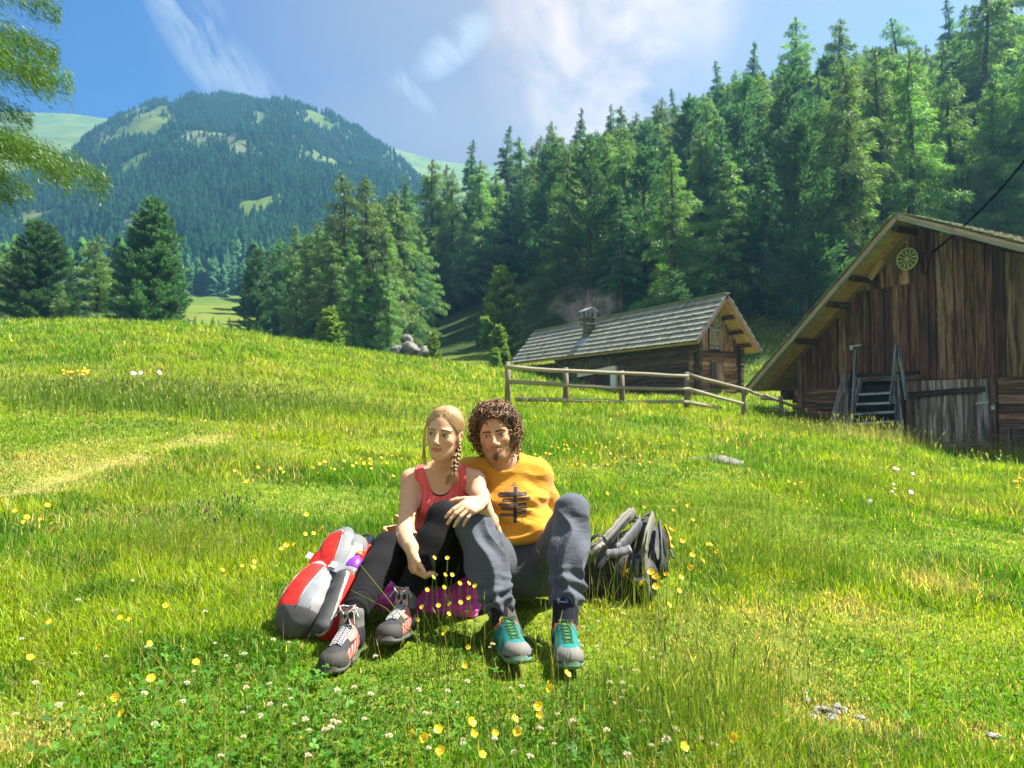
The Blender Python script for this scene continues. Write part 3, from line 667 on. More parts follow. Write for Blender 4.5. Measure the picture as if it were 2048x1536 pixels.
    for v in np.arange(.04, .9, .21):
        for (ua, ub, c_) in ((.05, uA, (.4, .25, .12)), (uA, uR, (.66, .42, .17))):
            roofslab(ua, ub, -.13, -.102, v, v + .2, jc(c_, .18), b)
    roof = b.build('roof', MAT_WOODL, cab)
    b = MB()
    for u0, u1 in ((0, uA), (uA, uR)):
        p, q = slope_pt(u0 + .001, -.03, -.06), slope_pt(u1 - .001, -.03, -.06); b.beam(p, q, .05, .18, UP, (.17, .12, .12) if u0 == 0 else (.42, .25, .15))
    b.beam(slope_pt(.02, 0, -.12), slope_pt(.02, LEN, -.12), .10, .16, UP, (.50, .40, .16)); b.build('fascia', MAT_WOODL, roof)
    b = MB()
    for u in (.55, 1.85, 2.45, 3.0, 3.5):
        b = MB(); b.beam(cp(u, .12, zroof(u) - .26), cp(u, 1.1, zroof(u) - .26), .2, .18, UP, jc((.13, .07, .05), .2), jit=.01); b.build('purlin', MAT_LOG, cab)
    for v in (2.2, 4.3, 6.4):
        b = MB(); b.beam(cp(.12, v, 3.75), cp(.95, v, 3.85), .12, .13, UP, (.4, .24, .12)); b.build('rafter_end', MAT_LOG, cab)
    b = MB()                                                             # shakes: overlapped courses
    rows = 8
    for s in (0, 1):
        ua, ub = ((0, uA) if s == 0 else (uR, uA))
        for k in range(rows):
            v = -.08
            while v < LEN:
                wd = random.uniform(.09, .17); a0 = ua + (ub - ua) * (k / rows) - (ub - ua) * .035 * (1 if k else .8); a1 = ua + (ub - ua) * min(1, (k + 1.25) / rows) - (ub - ua) * 1e-3
                a0 += (ub - ua) * random.uniform(-.006, .006)
                top = k == rows - 1 and s == 0
                c_ = jc((.33, .34, .29), .22)
                if random.random() < .06: c_ = jc((.18, .19, .13), .2)
                base = cp(a0, v, zE + (zA - zE) * a0 / uA if s == 0 else zA + (zR - zA) * (a0 - uA) / (uR - uA))
                sl = (zA - zE) / uA if s == 0 else (zR - zA) / (uR - uA); nn = (GG * -sl + UP).normalized()
                base = base + nn * .125; tip = slope_pt(a1 if s == 0 else a1 + 1e-3, v, .012)
                b.beam(base, tip, .03, wd - .006, LL, c_) if False else b.prism(
                    [base, base + LL * (wd - .006), base + LL * (wd - .006) - nn * .028, base - nn * .055],
                    [tip, tip + LL * (wd - .006), tip + LL * (wd - .006) - nn * .012, tip - nn * .012], c_)
                v += wd
    b.build('shakes', MAT_SHAKE, roof)
    b = MB(); b.beam(cp(uA, -.1, zA + .07), cp(uA, LEN + .05, zA + .07), .32, .05, UP, (.24, .27, .18)); b.build('ridge_cap', MAT_SHAKE, roof)
    # chimney
    nsl = (GG * -((zA - zE) / uA) + UP).normalized(); cb = ray_plane(1176, 676, slope_pt(.5, 0), nsl); ztop = P(1176, 633, cb.y).z
    ch = MB(); off = (cb - C0); cu, cv = off.dot(GG), off.dot(LL)
    zz = cb.z - .5
    while zz < ztop - .12:
        h = .17; s_ = .25 + random.uniform(-.02, .02)
        ch.beam(cp(cu + .1 - s_, cv + .1, zz + h / 2), cp(cu + .1 + s_, cv + .1, zz + h / 2), .52 + random.uniform(-.04, .04), h, UP, (1, 1, 1), jit=.02); zz += h * .97
    ch.beam(cp(cu - .28, cv + .1, ztop - .45), cp(cu + .5, cv + .1, ztop - .45), .78, .07, UP, (1, 1, 1)); ch.beam(cp(cu - .3, cv + .1, ztop - .08), cp(cu + .5, cv + .1, ztop - .08), .8, .08, UP, (1, 1, 1))
    chim = ch.build('chimney', MAT_STONEWALL, cab)
    b = MB(); tz_ = ztop
    for (du, dv) in ((-.2, -.15), (.4, -.15), (-.2, .38), (.4, .38)): b.beam(cp(cu + du, cv + dv, tz_ - .06), cp(cu + du, cv + dv, tz_ + .30), .05, .05, GG, (1, 1, 1))
    b.prism([cp(cu - .36, cv - .3, tz_ + .28), cp(cu + .12, cv - .3, tz_ + .52), cp(cu + .12, cv - .3, tz_ + .55), cp(cu - .36, cv - .3, tz_ + .31)], [cp(cu - .36, cv + .5, tz_ + .28), cp(cu + .12, cv + .5, tz_ + .52), cp(cu + .12, cv + .5, tz_ + .55), cp(cu - .36, cv + .5, tz_ + .31)])
    b.prism([cp(cu + .12, cv - .3, tz_ + .52), cp(cu + .56, cv - .3, tz_ + .3), cp(cu + .56, cv - .3, tz_ + .33), cp(cu + .12, cv - .3, tz_ + .55)], [cp(cu + .12, cv + .5, tz_ + .52), cp(cu + .56, cv + .5, tz_ + .3), cp(cu + .56, cv + .5, tz_ + .33), cp(cu + .12, cv + .5, tz_ + .55)])
    b.build('cap', MAT_METAL, chim)
    b = MB(); q = cb + nsl * .10; b.prism([q - LL * .5 - GG * .45 - UP * .54 , q + LL * .55 - GG * .45 - UP * .54, q + LL * .55 - GG * .45 - UP * .52, q - LL * .5 - GG * .45 - UP * .52], [q - LL * .34 + GG * .1 + UP * .12, q + LL * .4 + GG * .1 + UP * .12, q + LL * .4 + GG * .1 + UP * .14, q - LL * .34 + GG * .1 + UP * .14]); b.build('flashing', MAT_METAL, chim)

    # ---------------- wheel shaped ornaments
    def wheel(name, ctr, nrm, rad, label):
        nrm = nrm.normalized(); ax = UP.cross(nrm).normalized(); e = empty(name, tuple(ctr), label, 'ornament')
        def q(a, r, h=0.0): return ctr + ax * (math.cos(a) * r) + UP * (math.sin(a) * r) + nrm * h
        b = MB(); b.tube([q(2 * math.pi * k / 40, rad * .93, .02) for k in range(41)], rad * .075, 8, (.50, .56, .30), cap=False); rim = b.build('rim', MAT_WOODL, e, True)
        b = MB(); b.prism([q(2 * math.pi * k / 32, rad * .9, -.01) for k in range(32)], [q(2 * math.pi * k / 32, rad * .9, .005) for k in range(32)], (.07, .10, .04)); b.build('back_plate', MAT_WOODL, e)
        b = MB()
        for k in range(12):
            a = 2 * math.pi * k / 12 + .13; d = .10
            b.prism([q(a - .02, rad * .2, .012), q(a - d, rad * .62, .012), q(a - d * .5, rad * .82, .012), q(a + d * .5, rad * .82, .012), q(a + d, rad * .62, .012), q(a + .02, rad * .2, .012)],
                    [q(a - .02, rad * .2, .03), q(a - d, rad * .62, .035), q(a - d * .5, rad * .82, .03), q(a + d * .5, rad * .82, .03), q(a + d, rad * .62, .035), q(a + .02, rad * .2, .03)], (.55, .60, .36))
        b.build('petals', MAT_WOODL, e)
        b = MB(); b.prism([q(2 * math.pi * k / 20, rad * .22, .0) for k in range(20)], [q(2 * math.pi * k / 20, rad * .16, .06) for k in range(20)], (.56, .58, .42)); b.build('hub', MAT_WOODL, e)
    wheel('wheel_ornament', ray_plane(1433, 640, cp(0, V0 - .03, 0), LL), -LL, .33, 'small round petal wheel under the gable peak of the sunlit cabin')

    # ---------------- dark barn on the right
    NB = Vector((math.cos(R(27)), math.sin(R(27)), 0)); TB = Vector((-math.sin(R(27)), math.cos(R(27)), 0))
    A = P(1795, 426, 20.0)
    def on_front(px, py, inset=0.0): return ray_plane(px, py, A + NB * inset, NB)
    E = on_front(1493, 779); RR = on_front(2047, 488); RR2 = A + (RR - A) * 2.0
    WI = 1.12
    def bt(t, z, inset=0.0): return Vector((A.x, A.y, 0)) + TB * t + NB * inset + UP * z
    tE = (E - A).dot(TB); tR = (RR2 - A).dot(TB); tE2 = tE
    def zbr(t): return A.z + (E.z - A.z) * t / tE if t > 0 else A.z + (RR2.z - A.z) * t / tR
    barn = empty('barn', tuple(bt(0, -.4, 4)), 'dark weathered plank barn with a wide overhanging gable, standing in shade at the right edge', 'barn')
    def wall_pt(px, py, d=0.0): return ray_plane(px, py, A + NB * (WI - d), NB)
    def wt(px, py): return (wall_pt(px, py) - A).dot(TB)
    t_door0, t_door1 = wt(1811, 800), wt(1978, 800); t_lad0, t_lad1 = wt(1710, 800), wt(1800, 800); t_left = wt(1592, 780); t_right = tR + .4
    z_line = wall_pt(1890, 757).z; z_line2 = wall_pt(1640, 776).z
    b = MB(); t = t_right; seam = wt(1840, 600)
    rnd = random.Random(11)
    while t < t_left:
        wd = rnd.uniform(.20, .32) if t < 1.2 else rnd.uniform(.13, .22); t2 = min(t + wd, t_left)
        f0 = WI + rnd.uniform(0, .035); f1 = WI + .06
        tone = jc(rnd.choice([(.165, .078, .052), (.21, .115, .078), (.11, .055, .042), (.30, .185, .12), (.18, .085, .062)]), .22, rnd)
        zl = (z_line if t < wt(1710, 700) else z_line2) - rnd.uniform(0, .03)
        za, zb = zbr(t) - .17, zbr(t2) - .17
        if zb > zl + .1 and za > zl + .1:
            g0 = .014 if rnd.random() < .65 else .034
            br = wall_pt(1700, 588).z - (t - wt(1700, 588)) * .02
            if wt(1822, 560) < t < wt(1700, 580) and za > br:          # short upper boards
                b.prism([bt(t, zl, f0), bt(t2 - g0, zl, f0), bt(t2 - g0, zl, f1), bt(t, zl, f1)], [bt(t, br, f0), bt(t2 - g0, br, f0), bt(t2 - g0, br, f1), bt(t, br, f1)], tone)
                tone = jc(rnd.choice([(.48, .30, .19), (.36, .22, .14), (.12, .08, .05)]), .2, rnd); zl = br - .06; f0 += .035; f1 += .035
            b.prism([bt(t, zl, f0), bt(t2 - g0, zl, f0), bt(t2 - g0, zl, f1), bt(t, zl, f1)], [bt(t, za, f0), bt(t2 - g0, zb, f0), bt(t2 - g0, zb, f1), bt(t, za, f1)], tone)
        t = t2
    b.prism([bt(t_right, 1.2, WI + .11), bt(t_left, 1.2, WI + .11), bt(t_left, zbr(t_left) - .2, WI + .11), bt(0, A.z - .2, WI + .11), bt(t_right, zbr(t_right) - .2, WI + .11)],
            [bt(t_right, 1.2, WI + .15), bt(t_left, 1.2, WI + .15), bt(t_left, zbr(t_left) - .2, WI + .15), bt(0, A.z - .2, WI + .15), bt(t_right, zbr(t_right) - .2, WI + .15)], (.02, .015, .012))
    b.prism([bt(t_right, -1.5, WI + .16), bt(t_left, -1.5, WI + .16), bt(t_left, 2.2, WI + .16), bt(t_right, 2.2, WI + .16)], [bt(t_right, -1.5, WI + .19), bt(t_left, -1.5, WI + .19), bt(t_left, 2.2, WI + .19), bt(t_right, 2.2, WI + .19)], (.02, .015, .012))
    b.build('plank_wall', MAT_WOOD, barn)
    b = MB()
    for (ta, tb_, zt) in ((t_right, t_door1 - .28, z_line - .02), (t_lad0 - .02, t_left + .1, z_line2 - .02)):
        z = zt
        if tb_ > 0: b.build('log_wall', MAT_LOG, barn); b = MB()
        while z > -1.5:
            h = rnd.uniform(.2, .28); b.beam(bt(ta, z - h / 2, WI + .02), bt(tb_, z - h / 2, WI + .02), .2, h - .02, UP, jc(rnd.choice([(.36, .20, .12), (.26, .15, .09), (.44, .29, .19)]), .2, rnd), jit=.006); z -= h
    b.beam(bt(t_door1 - .15, -1.3, WI - .02), bt(t_door1 - .15, z_line, WI - .02), .2, .24, NB, (.16, .11, .08))
    b.beam(bt(t_door0 + .1, -1.3, WI), bt(t_door0 + .1, z_line - .02, WI), .15, .16, NB, (.12, .08, .06))
    b.beam(bt(wt(1606, 800), -.2, WI - .1), bt(wt(1606, 800), zbr(wt(1606, 800)) - .3, WI - .1), .16, .14, NB, (.28, .2, .16))
    b.beam(bt(wt(1583, 790), wall_pt(1583, 790).z, WI - .35), bt(wt(1583, 790), wall_pt(1583, 790).z, WI + .5), .34, .34, UP, (.07, .05, .04), jit=.03)
    b.beam(bt(t_left, -1.2, WI), bt(t_left, zbr(t_left) - .2, WI + 7), .12, 3, UP, (.05, .04, .03)) if False else None
    for z in np.arange(-1.0, 2.0, .25): b.beam(bt(t_left - .1, z, WI), bt(t_left - .1, z, 9.5), .2, .23, UP, jc((.12, .09, .07), .2, rnd))
    b.build('log_wall', MAT_LOG, barn)
    b = MB(); t = t_door1
    while t < t_door0 - .02:
        wd = rnd.uniform(.15, .24); t2 = min(t + wd, t_door0)
        b.prism([bt(t, -1.1, WI - .02), bt(t2 - .012, -1.1, WI - .02), bt(t2 - .012, -1.1, WI + .03), bt(t, -1.1, WI + .03)], [bt(t, z_line - .04, WI - .02), bt(t2 - .012, z_line - .04, WI - .02), bt(t2 - .012, z_line - .04, WI + .03), bt(t, z_line - .04, WI + .03)], jc(rnd.choice([(.42, .36, .29), (.55, .50, .43), (.32, .25, .19)]), .15, rnd)); t = t2
    door = b.build('door', MAT_WOOD, barn)
    b = MB()
    p, q = wall_pt(1815, 790, .07), wall_pt(1972, 778, .07); b.beam(p, q, .05, .17, UP, (.07, .06, .05))
    p, q = wall_pt(1870, 890, .07), wall_pt(1980, 891, .07); b.beam(p, q, .05, .15, UP, (.34, .38, .42)); p, q = wall_pt(1970, 770, .07), wall_pt(1977, 895, .07); b.beam(p, q, .13, .045, NB, (.36, .40, .44))
    b.build('batten', MAT_WOOD, door)
    b = MB(); b.beam(wall_pt(1952, 807, .1), wall_pt(1986, 804, .1), .04, .035, UP, (1, 1, 1)); b.beam(wall_pt(1979, 797, .1), wall_pt(1990, 806, .1), .05, .16, UP, (1, 1, 1)); b.build('hasp', MAT_STEEL, door)
    def padlock(px, py, label):
        e = empty('padlock', tuple(wall_pt(px, py, .14)), label, 'padlock'); c_ = wall_pt(px, py, .14); b = MB(); b.beam(c_ + UP * .045, c_ - UP * .045, .085, .03, NB, (1, 1, 1)); b.build('lock_body', MAT_STEEL, e)
        b = MB(); b.tube([c_ + UP * .04 + TB * .028, c_ + UP * .085 + TB * .026, c_ + UP * .1, c_ + UP * .085 - TB * .026, c_ + UP * .04 - TB * .028], .007, 6, (1, 1, 1)); b.build('shackle', MAT_STEEL, e)
    padlock(1986, 816, 'padlock hanging from the hasp of the grey barn door'); padlock(1703, 697, 'padlock high on the plank wall left of the steep stair')
    b = MB(); b.beam(wall_pt(1700, 693, .08), wall_pt(1722, 690, .08), .04, .035, UP, (1, 1, 1)); b.build('bolt', MAT_STEEL, barn)
    # dark lintel and boarded opening behind the stair
    b = MB(); b.beam(wall_pt(1710, 752, .02), wall_pt(1838, 746, .02), .12, .13, UP, (.05, .04, .03)); b.beam(wall_pt(1714, 760, .05), wall_pt(1838, 754, .05), .1, .14, UP, (.20, .15, .12))
    for k in range(8):
        tt = t_lad1 - .1 - k * .0 + (k * (t_lad0 - t_lad1) / 8); b.beam(bt(tt, -1.0, WI), bt(tt, z_line - .15, WI), .2, .04, NB, jc((.045, .04, .032), .2, rnd))
    b.build('lintel', MAT_LOG, barn)
    # roof: boards, soffit, shakes, fascia
    b = MB()
    def brq(t, inset, lift):
        sl = (E.z - A.z) / tE if t > 0 else (RR2.z - A.z) / tR; nn = (TB * -sl + UP).normalized(); return bt(t, zbr(t), inset) + nn * lift
    BD = 9.5
    for (ta, tb_) in ((1e-3, tE), (-1e-3, tR)):
        b.prism([brq(ta, 0, -.05), brq(tb_, 0, -.05), brq(tb_, 0, 0), brq(ta, 0, 0)], [brq(ta, BD, -.05), brq(tb_, BD, -.05), brq(tb_, BD, 0), brq(ta, BD, 0)], (.3, .22, .12))
        for i in range(3):
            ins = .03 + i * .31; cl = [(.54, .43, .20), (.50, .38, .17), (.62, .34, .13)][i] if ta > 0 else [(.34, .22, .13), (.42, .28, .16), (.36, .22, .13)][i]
            for k in range(4):
                t0_ = ta + (tb_ - ta) * k / 4; t1_ = ta + (tb_ - ta) * (k + .997) / 4; cc_ = jc(cl, .12, rnd)
                b.prism([brq(t0_, ins, -.085), brq(t1_, ins, -.085), brq(t1_, ins, -.052), brq(t0_, ins, -.052)][::1], [brq(t0_, ins + .3, -.085), brq(t1_, ins + .3, -.085), brq(t1_, ins + .3, -.052), brq(t0_, ins + .3, -.052)], cc_)
    broof = b.build('roof', MAT_WOODL, barn)
    b = MB()
    for (ta, tb_, n_) in ((0, tE, 3), (0, tR, 4)):
        for k in range(n_):
            p, q = brq(ta + (tb_ - ta) * k / n_ + (1e-3 if tb_ > 0 else -1e-3), -.03, -.055), brq(ta + (tb_ - ta) * (k + 1.02) / n_, -.03, -.055 - .012)
            b.beam(p, q, .04, .10, UP, jc((.52, .30, .18) if tb_ > 0 else (.55, .42, .30), .12, rnd)); b.beam(p - UP * .09 - NB * .012, q - UP * .09 - NB * .012, .05, .09, UP, jc((.30, .33, .30), .12, rnd))
    b.build('fascia', MAT_WOODL, broof)
    b = MB()
    for s, tt in ((0, tE), (1, tR)):
        nrow = 13
        for k in range(nrow):
            ins = -.1
            while ins < BD:
                wd = rnd.uniform(.10, .2); t0_ = tt * (1 - k / nrow) + (.06 if s == 0 else -.06) * (k > 0) + rnd.uniform(-.025, .025); t1_ = tt * max(.002, (1 - (k + 1.3) / nrow))
                p, q = brq(t0_, ins, .075), brq(t1_, ins, .02); nn = UP
                b.prism([p, p + NB * (wd - .008), p + NB * (wd - .008) - UP * .03, p - UP * .03], [q, q + NB * (wd - .008), q + NB * (wd - .008) - UP * .015, q - UP * .015], jc((.25, .26, .17), .3, rnd)); ins += wd
                if ins > 2.2: wd = .5; ins += .35
    b.build('shakes', MAT_SHAKE, broof)
    b = MB()
    for (px, py, ln_) in ((1783, 488, .8), (1697, 583, .85), (1652, 655, .85), (1588, 722, .85), (1830, 497, .7), (1925, 512, .7), (1995, 524, .7)):
        t = (on_front(px, py) - A).dot(TB) + (.0); z = zbr(t) - .22
        b = MB(); n8 = [bt(t + .115 * math.cos(a), z + .105 * math.sin(a), .16) for a in np.linspace(0, 2 * math.pi, 9)[:-1]]; b.prism(n8, [p + NB * (WI - .1) for p in n8], jc((.11, .065, .04), .2, rnd)); b.build('purlin', MAT_LOG, barn)
    b = MB(); b.beam(wall_pt(1765, 520, .3), wall_pt(1740, 558, .3), .05, .17, UP, (.55, .36, .18)); b.build('bracket', MAT_WOODL, barn)
    wheel('wheel_ornament', wall_pt(1815, 518, .12), -NB, .345, 'pale green petal wheel on the barn gable under the roof peak')
    # cable
    b = MB(); w0 = wall_pt(1852, 512, .18); p1 = w0 - UP * .32 + TB * .05
    pa = [wall_pt(1845, 548, .1), wall_pt(1842, 505, .1)]; far_ = P(2234, 60, 14.5)
    b.tube([wall_pt(1862, 507, .14), wall_pt(1858, 530, .1), wall_pt(1852, 551, .1), wall_pt(1846, 545, .1), wall_pt(1845, 505, .1)], .018, 6, (.02, .02, .022))
    st_ = wall_pt(1862, 507, .14); b.tube([st_ + (far_ - st_) * k / 14 - UP * (.5 * math.sin(math.pi * k / 14)) for k in range(15)], .032, 7, (.02, .02, .022))
    tag(b.build('power_cable', plain('black_rubber', (.004, .004, .005), .95, 40, .1, .0, .001, .05), None, True), 'black cable running from the barn gable up out of the right edge', 'cable')
    # steep stair against the barn
    Dw = wall_pt(1755, 760).y
    stair = empty('stair', tuple(wall_pt(1755, 880, 1.0)), 'steep blue grey wooden stair with side boards leaning on the barn wall', 'stair')
    def sp(px, py, k):   # k 0 at wall .. 1 at foot
        return ray_plane(px, py, A + NB * (WI - .12 - 1.0 * k), NB)
    SC = (.30, .34, .36)
    for (x0, y0, x1, y1) in ((1722, 758, 1692, 884), (1795, 752, 1806, 892)):
        b = MB(); b.beam(sp(x0, y0, 0), sp(x1, y1, 1), .05, .2, UP, jc(SC, .1)); b.build('stringer', MAT_WOOD, stair)
    for k, (y, xl, xr) in enumerate(((789, 1720, 1789), (809, 1716, 1789), (828, 1712, 1791), (847, 1708, 1793), (866, 1703, 1795))):
        kk = .2 + k * .17; b = MB(); b.beam(sp(xl, y, kk), sp(xr, y - 4, kk), .2, .07, UP, jc((.50, .56, .57), .1)); b.build('step', MAT_WOOD, stair)
    for (x0, y0, x1, y1, wd) in ((1713, 700, 1702, 872, .1), (1794, 690, 1782, 806, .13), (1797, 692, 1813, 800, .08), (1791, 775, 1797, 886, .12)):
        b = MB(); b.beam(sp(x0, y0, .0), sp(x1, y1, .8), .05, wd, NB, jc((.27, .32, .36), .12)); b.build('side_board', MAT_WOOD, stair)
    for i, (x0, y0, x1, y1, wd, lb) in enumerate(((1690, 750, 1658, 872, .16, 'leftmost grey plank leaning on the barn left of the stair'), (1697, 748, 1672, 874, .13, 'middle brown plank leaning on the barn left of the stair'), (1692, 747, 1694, 878, .17, 'upright broad plank leaning on the barn right beside the stair'))):
        b = MB(); b.beam(ray_plane(x0, y0, A + NB * (WI - .12), NB), ray_plane(x1, y1, A + NB * (WI - .8), NB), wd, .07, NB, [(.34, .33, .32), (.24, .17, .13), (.26, .25, .23)][i], jit=.01)
        tag(b.build('plank', MAT_WOOD), lb, 'plank', 'planks leaning on the barn')
    be = empty('bench', tuple(ray_plane(2040, 900, A + NB * (WI - .8), NB)), 'weathered plank bench in front of the barn at the right edge', 'bench')
    b = MB(); b.beam(ray_plane(2008, 856, A + NB * (WI - .7), NB), ray_plane(2150, 846, A + NB * (WI - .7), NB), .3, .07, UP, (.26, .30, .30)); b.build('seat', MAT_WOOD, be)
    for x in (2017, 2120):
        b = MB(); b.beam(ray_plane(x, 858, A + NB * (WI - .7), NB), ray_plane(x + 4, 920, A + NB * (WI - .7), NB), .1, .1, NB, (.25, .27, .26)); b.build('leg', MAT_WOOD, be)
    b = MB(); b.beam(ray_plane(2012, 872, A + NB * (WI - .6), NB), ray_plane(2150, 866, A + NB * (WI - .6), NB), .05, .07, UP, (.22, .26, .26)); b.build('rail', MAT_WOOD, be)

    # ---------------- pole fence
    fence = empty('pole_fence', (2.5, 17, .8), 'grey pole fence with three rails in front of the small cabin', 'fence')
    posts = [(1015, 724, 16.2), (1131, 735, 16.2), (1243, 741, 16.6), (1373, 744, 17.0), (1487, 778, 18.6), (1562, 792, 20.5)]
    for (px, yt, D) in posts:
        p = P(px, yt, D); g0 = gz(p.x, p.y); b = MB(); b.tube([(p.x, p.y, g0 - .3), (p.x + .01, p.y, (g0 + p.z) / 2), (p.x, p.y, p.z)], [.075, .07, .06], 8, jc((.20, .18, .14), .15)); b.build('post', MAT_POLE, fence, True)
    rails = [[(1010, 735, 16.1), (1131, 743, 16.1), (1243, 747, 16.5), (1376, 752, 16.9)], [(1376, 751, 16.9), (1487, 779, 18.5), (1522, 791, 19.2)], [(1522, 790, 19.3), (1600, 817, 21)],
             [(1010, 763, 16.1), (1131, 770, 16.1), (1243, 776, 16.5), (1380, 778, 16.9)], [(1372, 778, 16.9), (1484, 807, 18.5)],
             [(1030, 799, 16.1), (1131, 800, 16.1), (1243, 804, 16.5), (1376, 804, 16.9)], [(1372, 804, 16.9), (1440, 816, 18.0)], [(1520, 796, 20.5), (1562, 798, 20.5)], [(1540, 815, 21), (1562, 818, 20.8)]]
    for rl in rails:
        b = MB(); pts = []
        for (a0, a1) in zip(rl[:-1], rl[1:]):
            p, q = P(*a0), P(*a1); pts += [p + (q - p) * k / 4 + Vector((0, 0, random.uniform(-.012, .012))) for k in range(4)]
        pts.append(P(*rl[-1])); pts = [p - Vector((0, .07, 0)) for p in pts]
        b.tube(pts, [.052 - .014 * k / len(pts) for k in range(len(pts))], 8, jc((.30, .27, .21), .15)); b.build('rail', MAT_POLE, fence, True)

    # ---------------- rocks
    def rock(ctr, s, seed, label, flat=.6, n=24):
        r_ = np.random.default_rng(seed); th = np.linspace(0, 2 * np.pi, n, endpoint=False); ph = np.linspace(-1.5, 1.5, n // 2)
        T, Pp = np.meshgrid(th, ph); D = np.stack([np.cos(T) * np.cos(Pp), np.sin(T) * np.cos(Pp), np.sin(Pp)], -1).reshape(-1, 3)
        rad = np.ones(len(D))
        for _ in range(9):
            pn = r_.normal(size=3); pn /= np.linalg.norm(pn); dd = r_.uniform(.55, .9); k = D @ pn; rad = np.where(k > 0, np.minimum(rad, dd / np.maximum(k, 1e-3)), rad)
        V = D * rad[:, None] * (1 + .06 * r_.normal(size=(len(D), 1))) * np.array([s, s * .8, s * flat]) + np.array(ctr)
        m_, n_ = T.shape; idx = np.arange(m_ * n_).reshape(m_, n_); F = np.stack([idx[:-1], np.roll(idx, -1, 1)[:-1], np.roll(idx, -1, 1)[1:], idx[1:]], -1).reshape(-1, 4)
        caps = [idx[0][::-1][None], idx[-1][None]]
        tag(obj('rock', mesh_np('rock', V, [F] + caps, MAT_ROCK if s > .15 else MAT_PALE)), label, 'rock', 'broken stones in the bare patch' if 'among others' in label else None)
    for i, (px, py, s, lb) in enumerate(((822, 692, .95, 'largest grey boulder of the outcrop at the foot of the wood'), (795, 695, .7, 'left boulder of the outcrop at the foot of the wood'), (846, 698, .7, 'low right boulder of the outcrop by the tiny spruce'), (812, 676, .7, 'upper boulder of the outcrop at the foot of the wood'))):
        c_ = P(px, py, 62 if i != 3 else 66); c_.z = max(c_.z - s * .4, gz(c_.x, c_.y)); rock(c_, s, 40 + i, lb, .9)
    c_ = gpt(1438, 925); rock(c_ - UP * .02, .34, 50, 'flat grey stone in the meadow halfway to the barn', .33); c_ = gpt(1392, 922); rock(c_ - UP * .02, .2, 51, 'smaller flat stone left of the grey meadow stone', .3)
    rs_ = random.Random(5)
    for i in range(16):
        c_ = gpt(rs_.gauss(1640, 24), rs_.gauss(1440, 26)); rock(c_ + UP * .012, rs_.uniform(.009, .022), 80 + i, 'pale broken stone among others in the bare patch at the lower right', .5, 12)
    for i, (px, py, s, lb) in enumerate(((1640, 1420, .026, 'pale stone upper in the bare patch at the lower right'), (1645, 1462, .024, 'pale stone lower in the bare patch at the lower right'), (1718, 1440, .018, 'small pale stone right of the bare patch'), (1990, 1478, .024, 'brownish stone near the lower right corner'))):
        c_ = gpt(px, py); rock(c_ + UP * .004, s, 60 + i, lb, .35, 18)
# ------------------------------------------------------------------ modelling by blended volumes (bodies, clothes, packs)
from mathutils.bvhtree import BVHTree
def nv(v): v = np.asarray(v, float); return v / np.linalg.norm(v)
def cap(a, b, ra, rb, k=.02, flat=None, ratio=1.0): return ('cap', np.array(a, float), np.array(b, float), ra, rb, k, None if flat is None else nv(flat), ratio)
def ell(c, r, k=.02, M=None): return ('ell', np.array(c, float), np.array(r, float), k, np.eye(3) if M is None else np.array(M, float))
def box(c, h, rnd, k=.01, M=None): return ('box', np.array(c, float), np.array(h, float), k, np.eye(3) if M is None else np.array(M, float), rnd)
def xf(prims, M, o, s=1.0):
    """move primitives given in a local frame (rows of M = local axes in world) to world origin o"""
    out = []; M = np.array(M, float); o = np.array(o, float)
    T = lambda p: o + s * (p @ M)
    for p in prims:
        if p[0] == 'cap': out.append(('cap', T(p[1]), T(p[2]), p[3] * s, p[4] * s, p[5] * s, None if p[6] is None else p[6] @ M, p[7]))
        elif p[0] == 'ell': out.append(('ell', T(p[1]), p[2] * s, p[3] * s, p[4] @ M))
        else: out.append(('box', T(p[1]), p[2] * s, p[3] * s, p[4] @ M, p[5] * s))
    return out
def grow(prims, d):
    out = []
    for p in prims:
        if p[0] == 'cap': out.append(p[:3] + (p[3] + d, p[4] + d) + p[5:])
        elif p[0] == 'ell': out.append(p[:2] + (p[2] + d,) + p[3:])
        else: out.append(p[:2] + (p[2] + d,) + p[3:])
    return out
def pbb(p):
    if p[0] == 'cap':
        r = max(p[3], p[4]) * max(1, min(p[7], 8)); return np.minimum(p[1], p[2]) - r, np.maximum(p[1], p[2]) + r
    r = np.linalg.norm(p[2]) if p[0] == 'box' else max(p[2]); return p[1] - r, p[1] + r
def pev(p, X, Y, Z):
    if p[0] == 'cap':
        _, a, b, ra, rb, k, fl, ratio = p; ab = b - a; L2 = max(ab @ ab, 1e-12); px, py, pz = X - a[0], Y - a[1], Z - a[2]
        t = np.clip((px * ab[0] + py * ab[1] + pz * ab[2]) / L2, 0, 1); qx, qy, qz = px - t * ab[0], py - t * ab[1], pz - t * ab[2]
        q2 = qx * qx + qy * qy + qz * qz
        if fl is not None: c = qx * fl[0] + qy * fl[1] + qz * fl[2]; q2 = q2 + c * c * (1 / ratio ** 2 - 1)
        return np.sqrt(np.maximum(q2, 0)) - (ra + (rb - ra) * t)
    c, r, M = p[1], p[2], p[4]; px, py, pz = X - c[0], Y - c[1], Z - c[2]
    q = [px * M[i][0] + py * M[i][1] + pz * M[i][2] for i in range(3)]
    if p[0] == 'ell':
        k0 = np.sqrt(sum((q[i] / r[i]) ** 2 for i in range(3))); k1 = np.sqrt(sum((q[i] / r[i] ** 2) ** 2 for i in range(3))) + 1e-9
        return k0 * (k0 - 1) / k1
    rd = p[5]; d = [np.abs(q[i]) - (r[i] - rd) for i in range(3)]; o = np.sqrt(sum(np.maximum(v, 0) ** 2 for v in d)); return o + np.minimum(np.maximum(np.maximum(d[0], d[1]), d[2]), 0) - rd
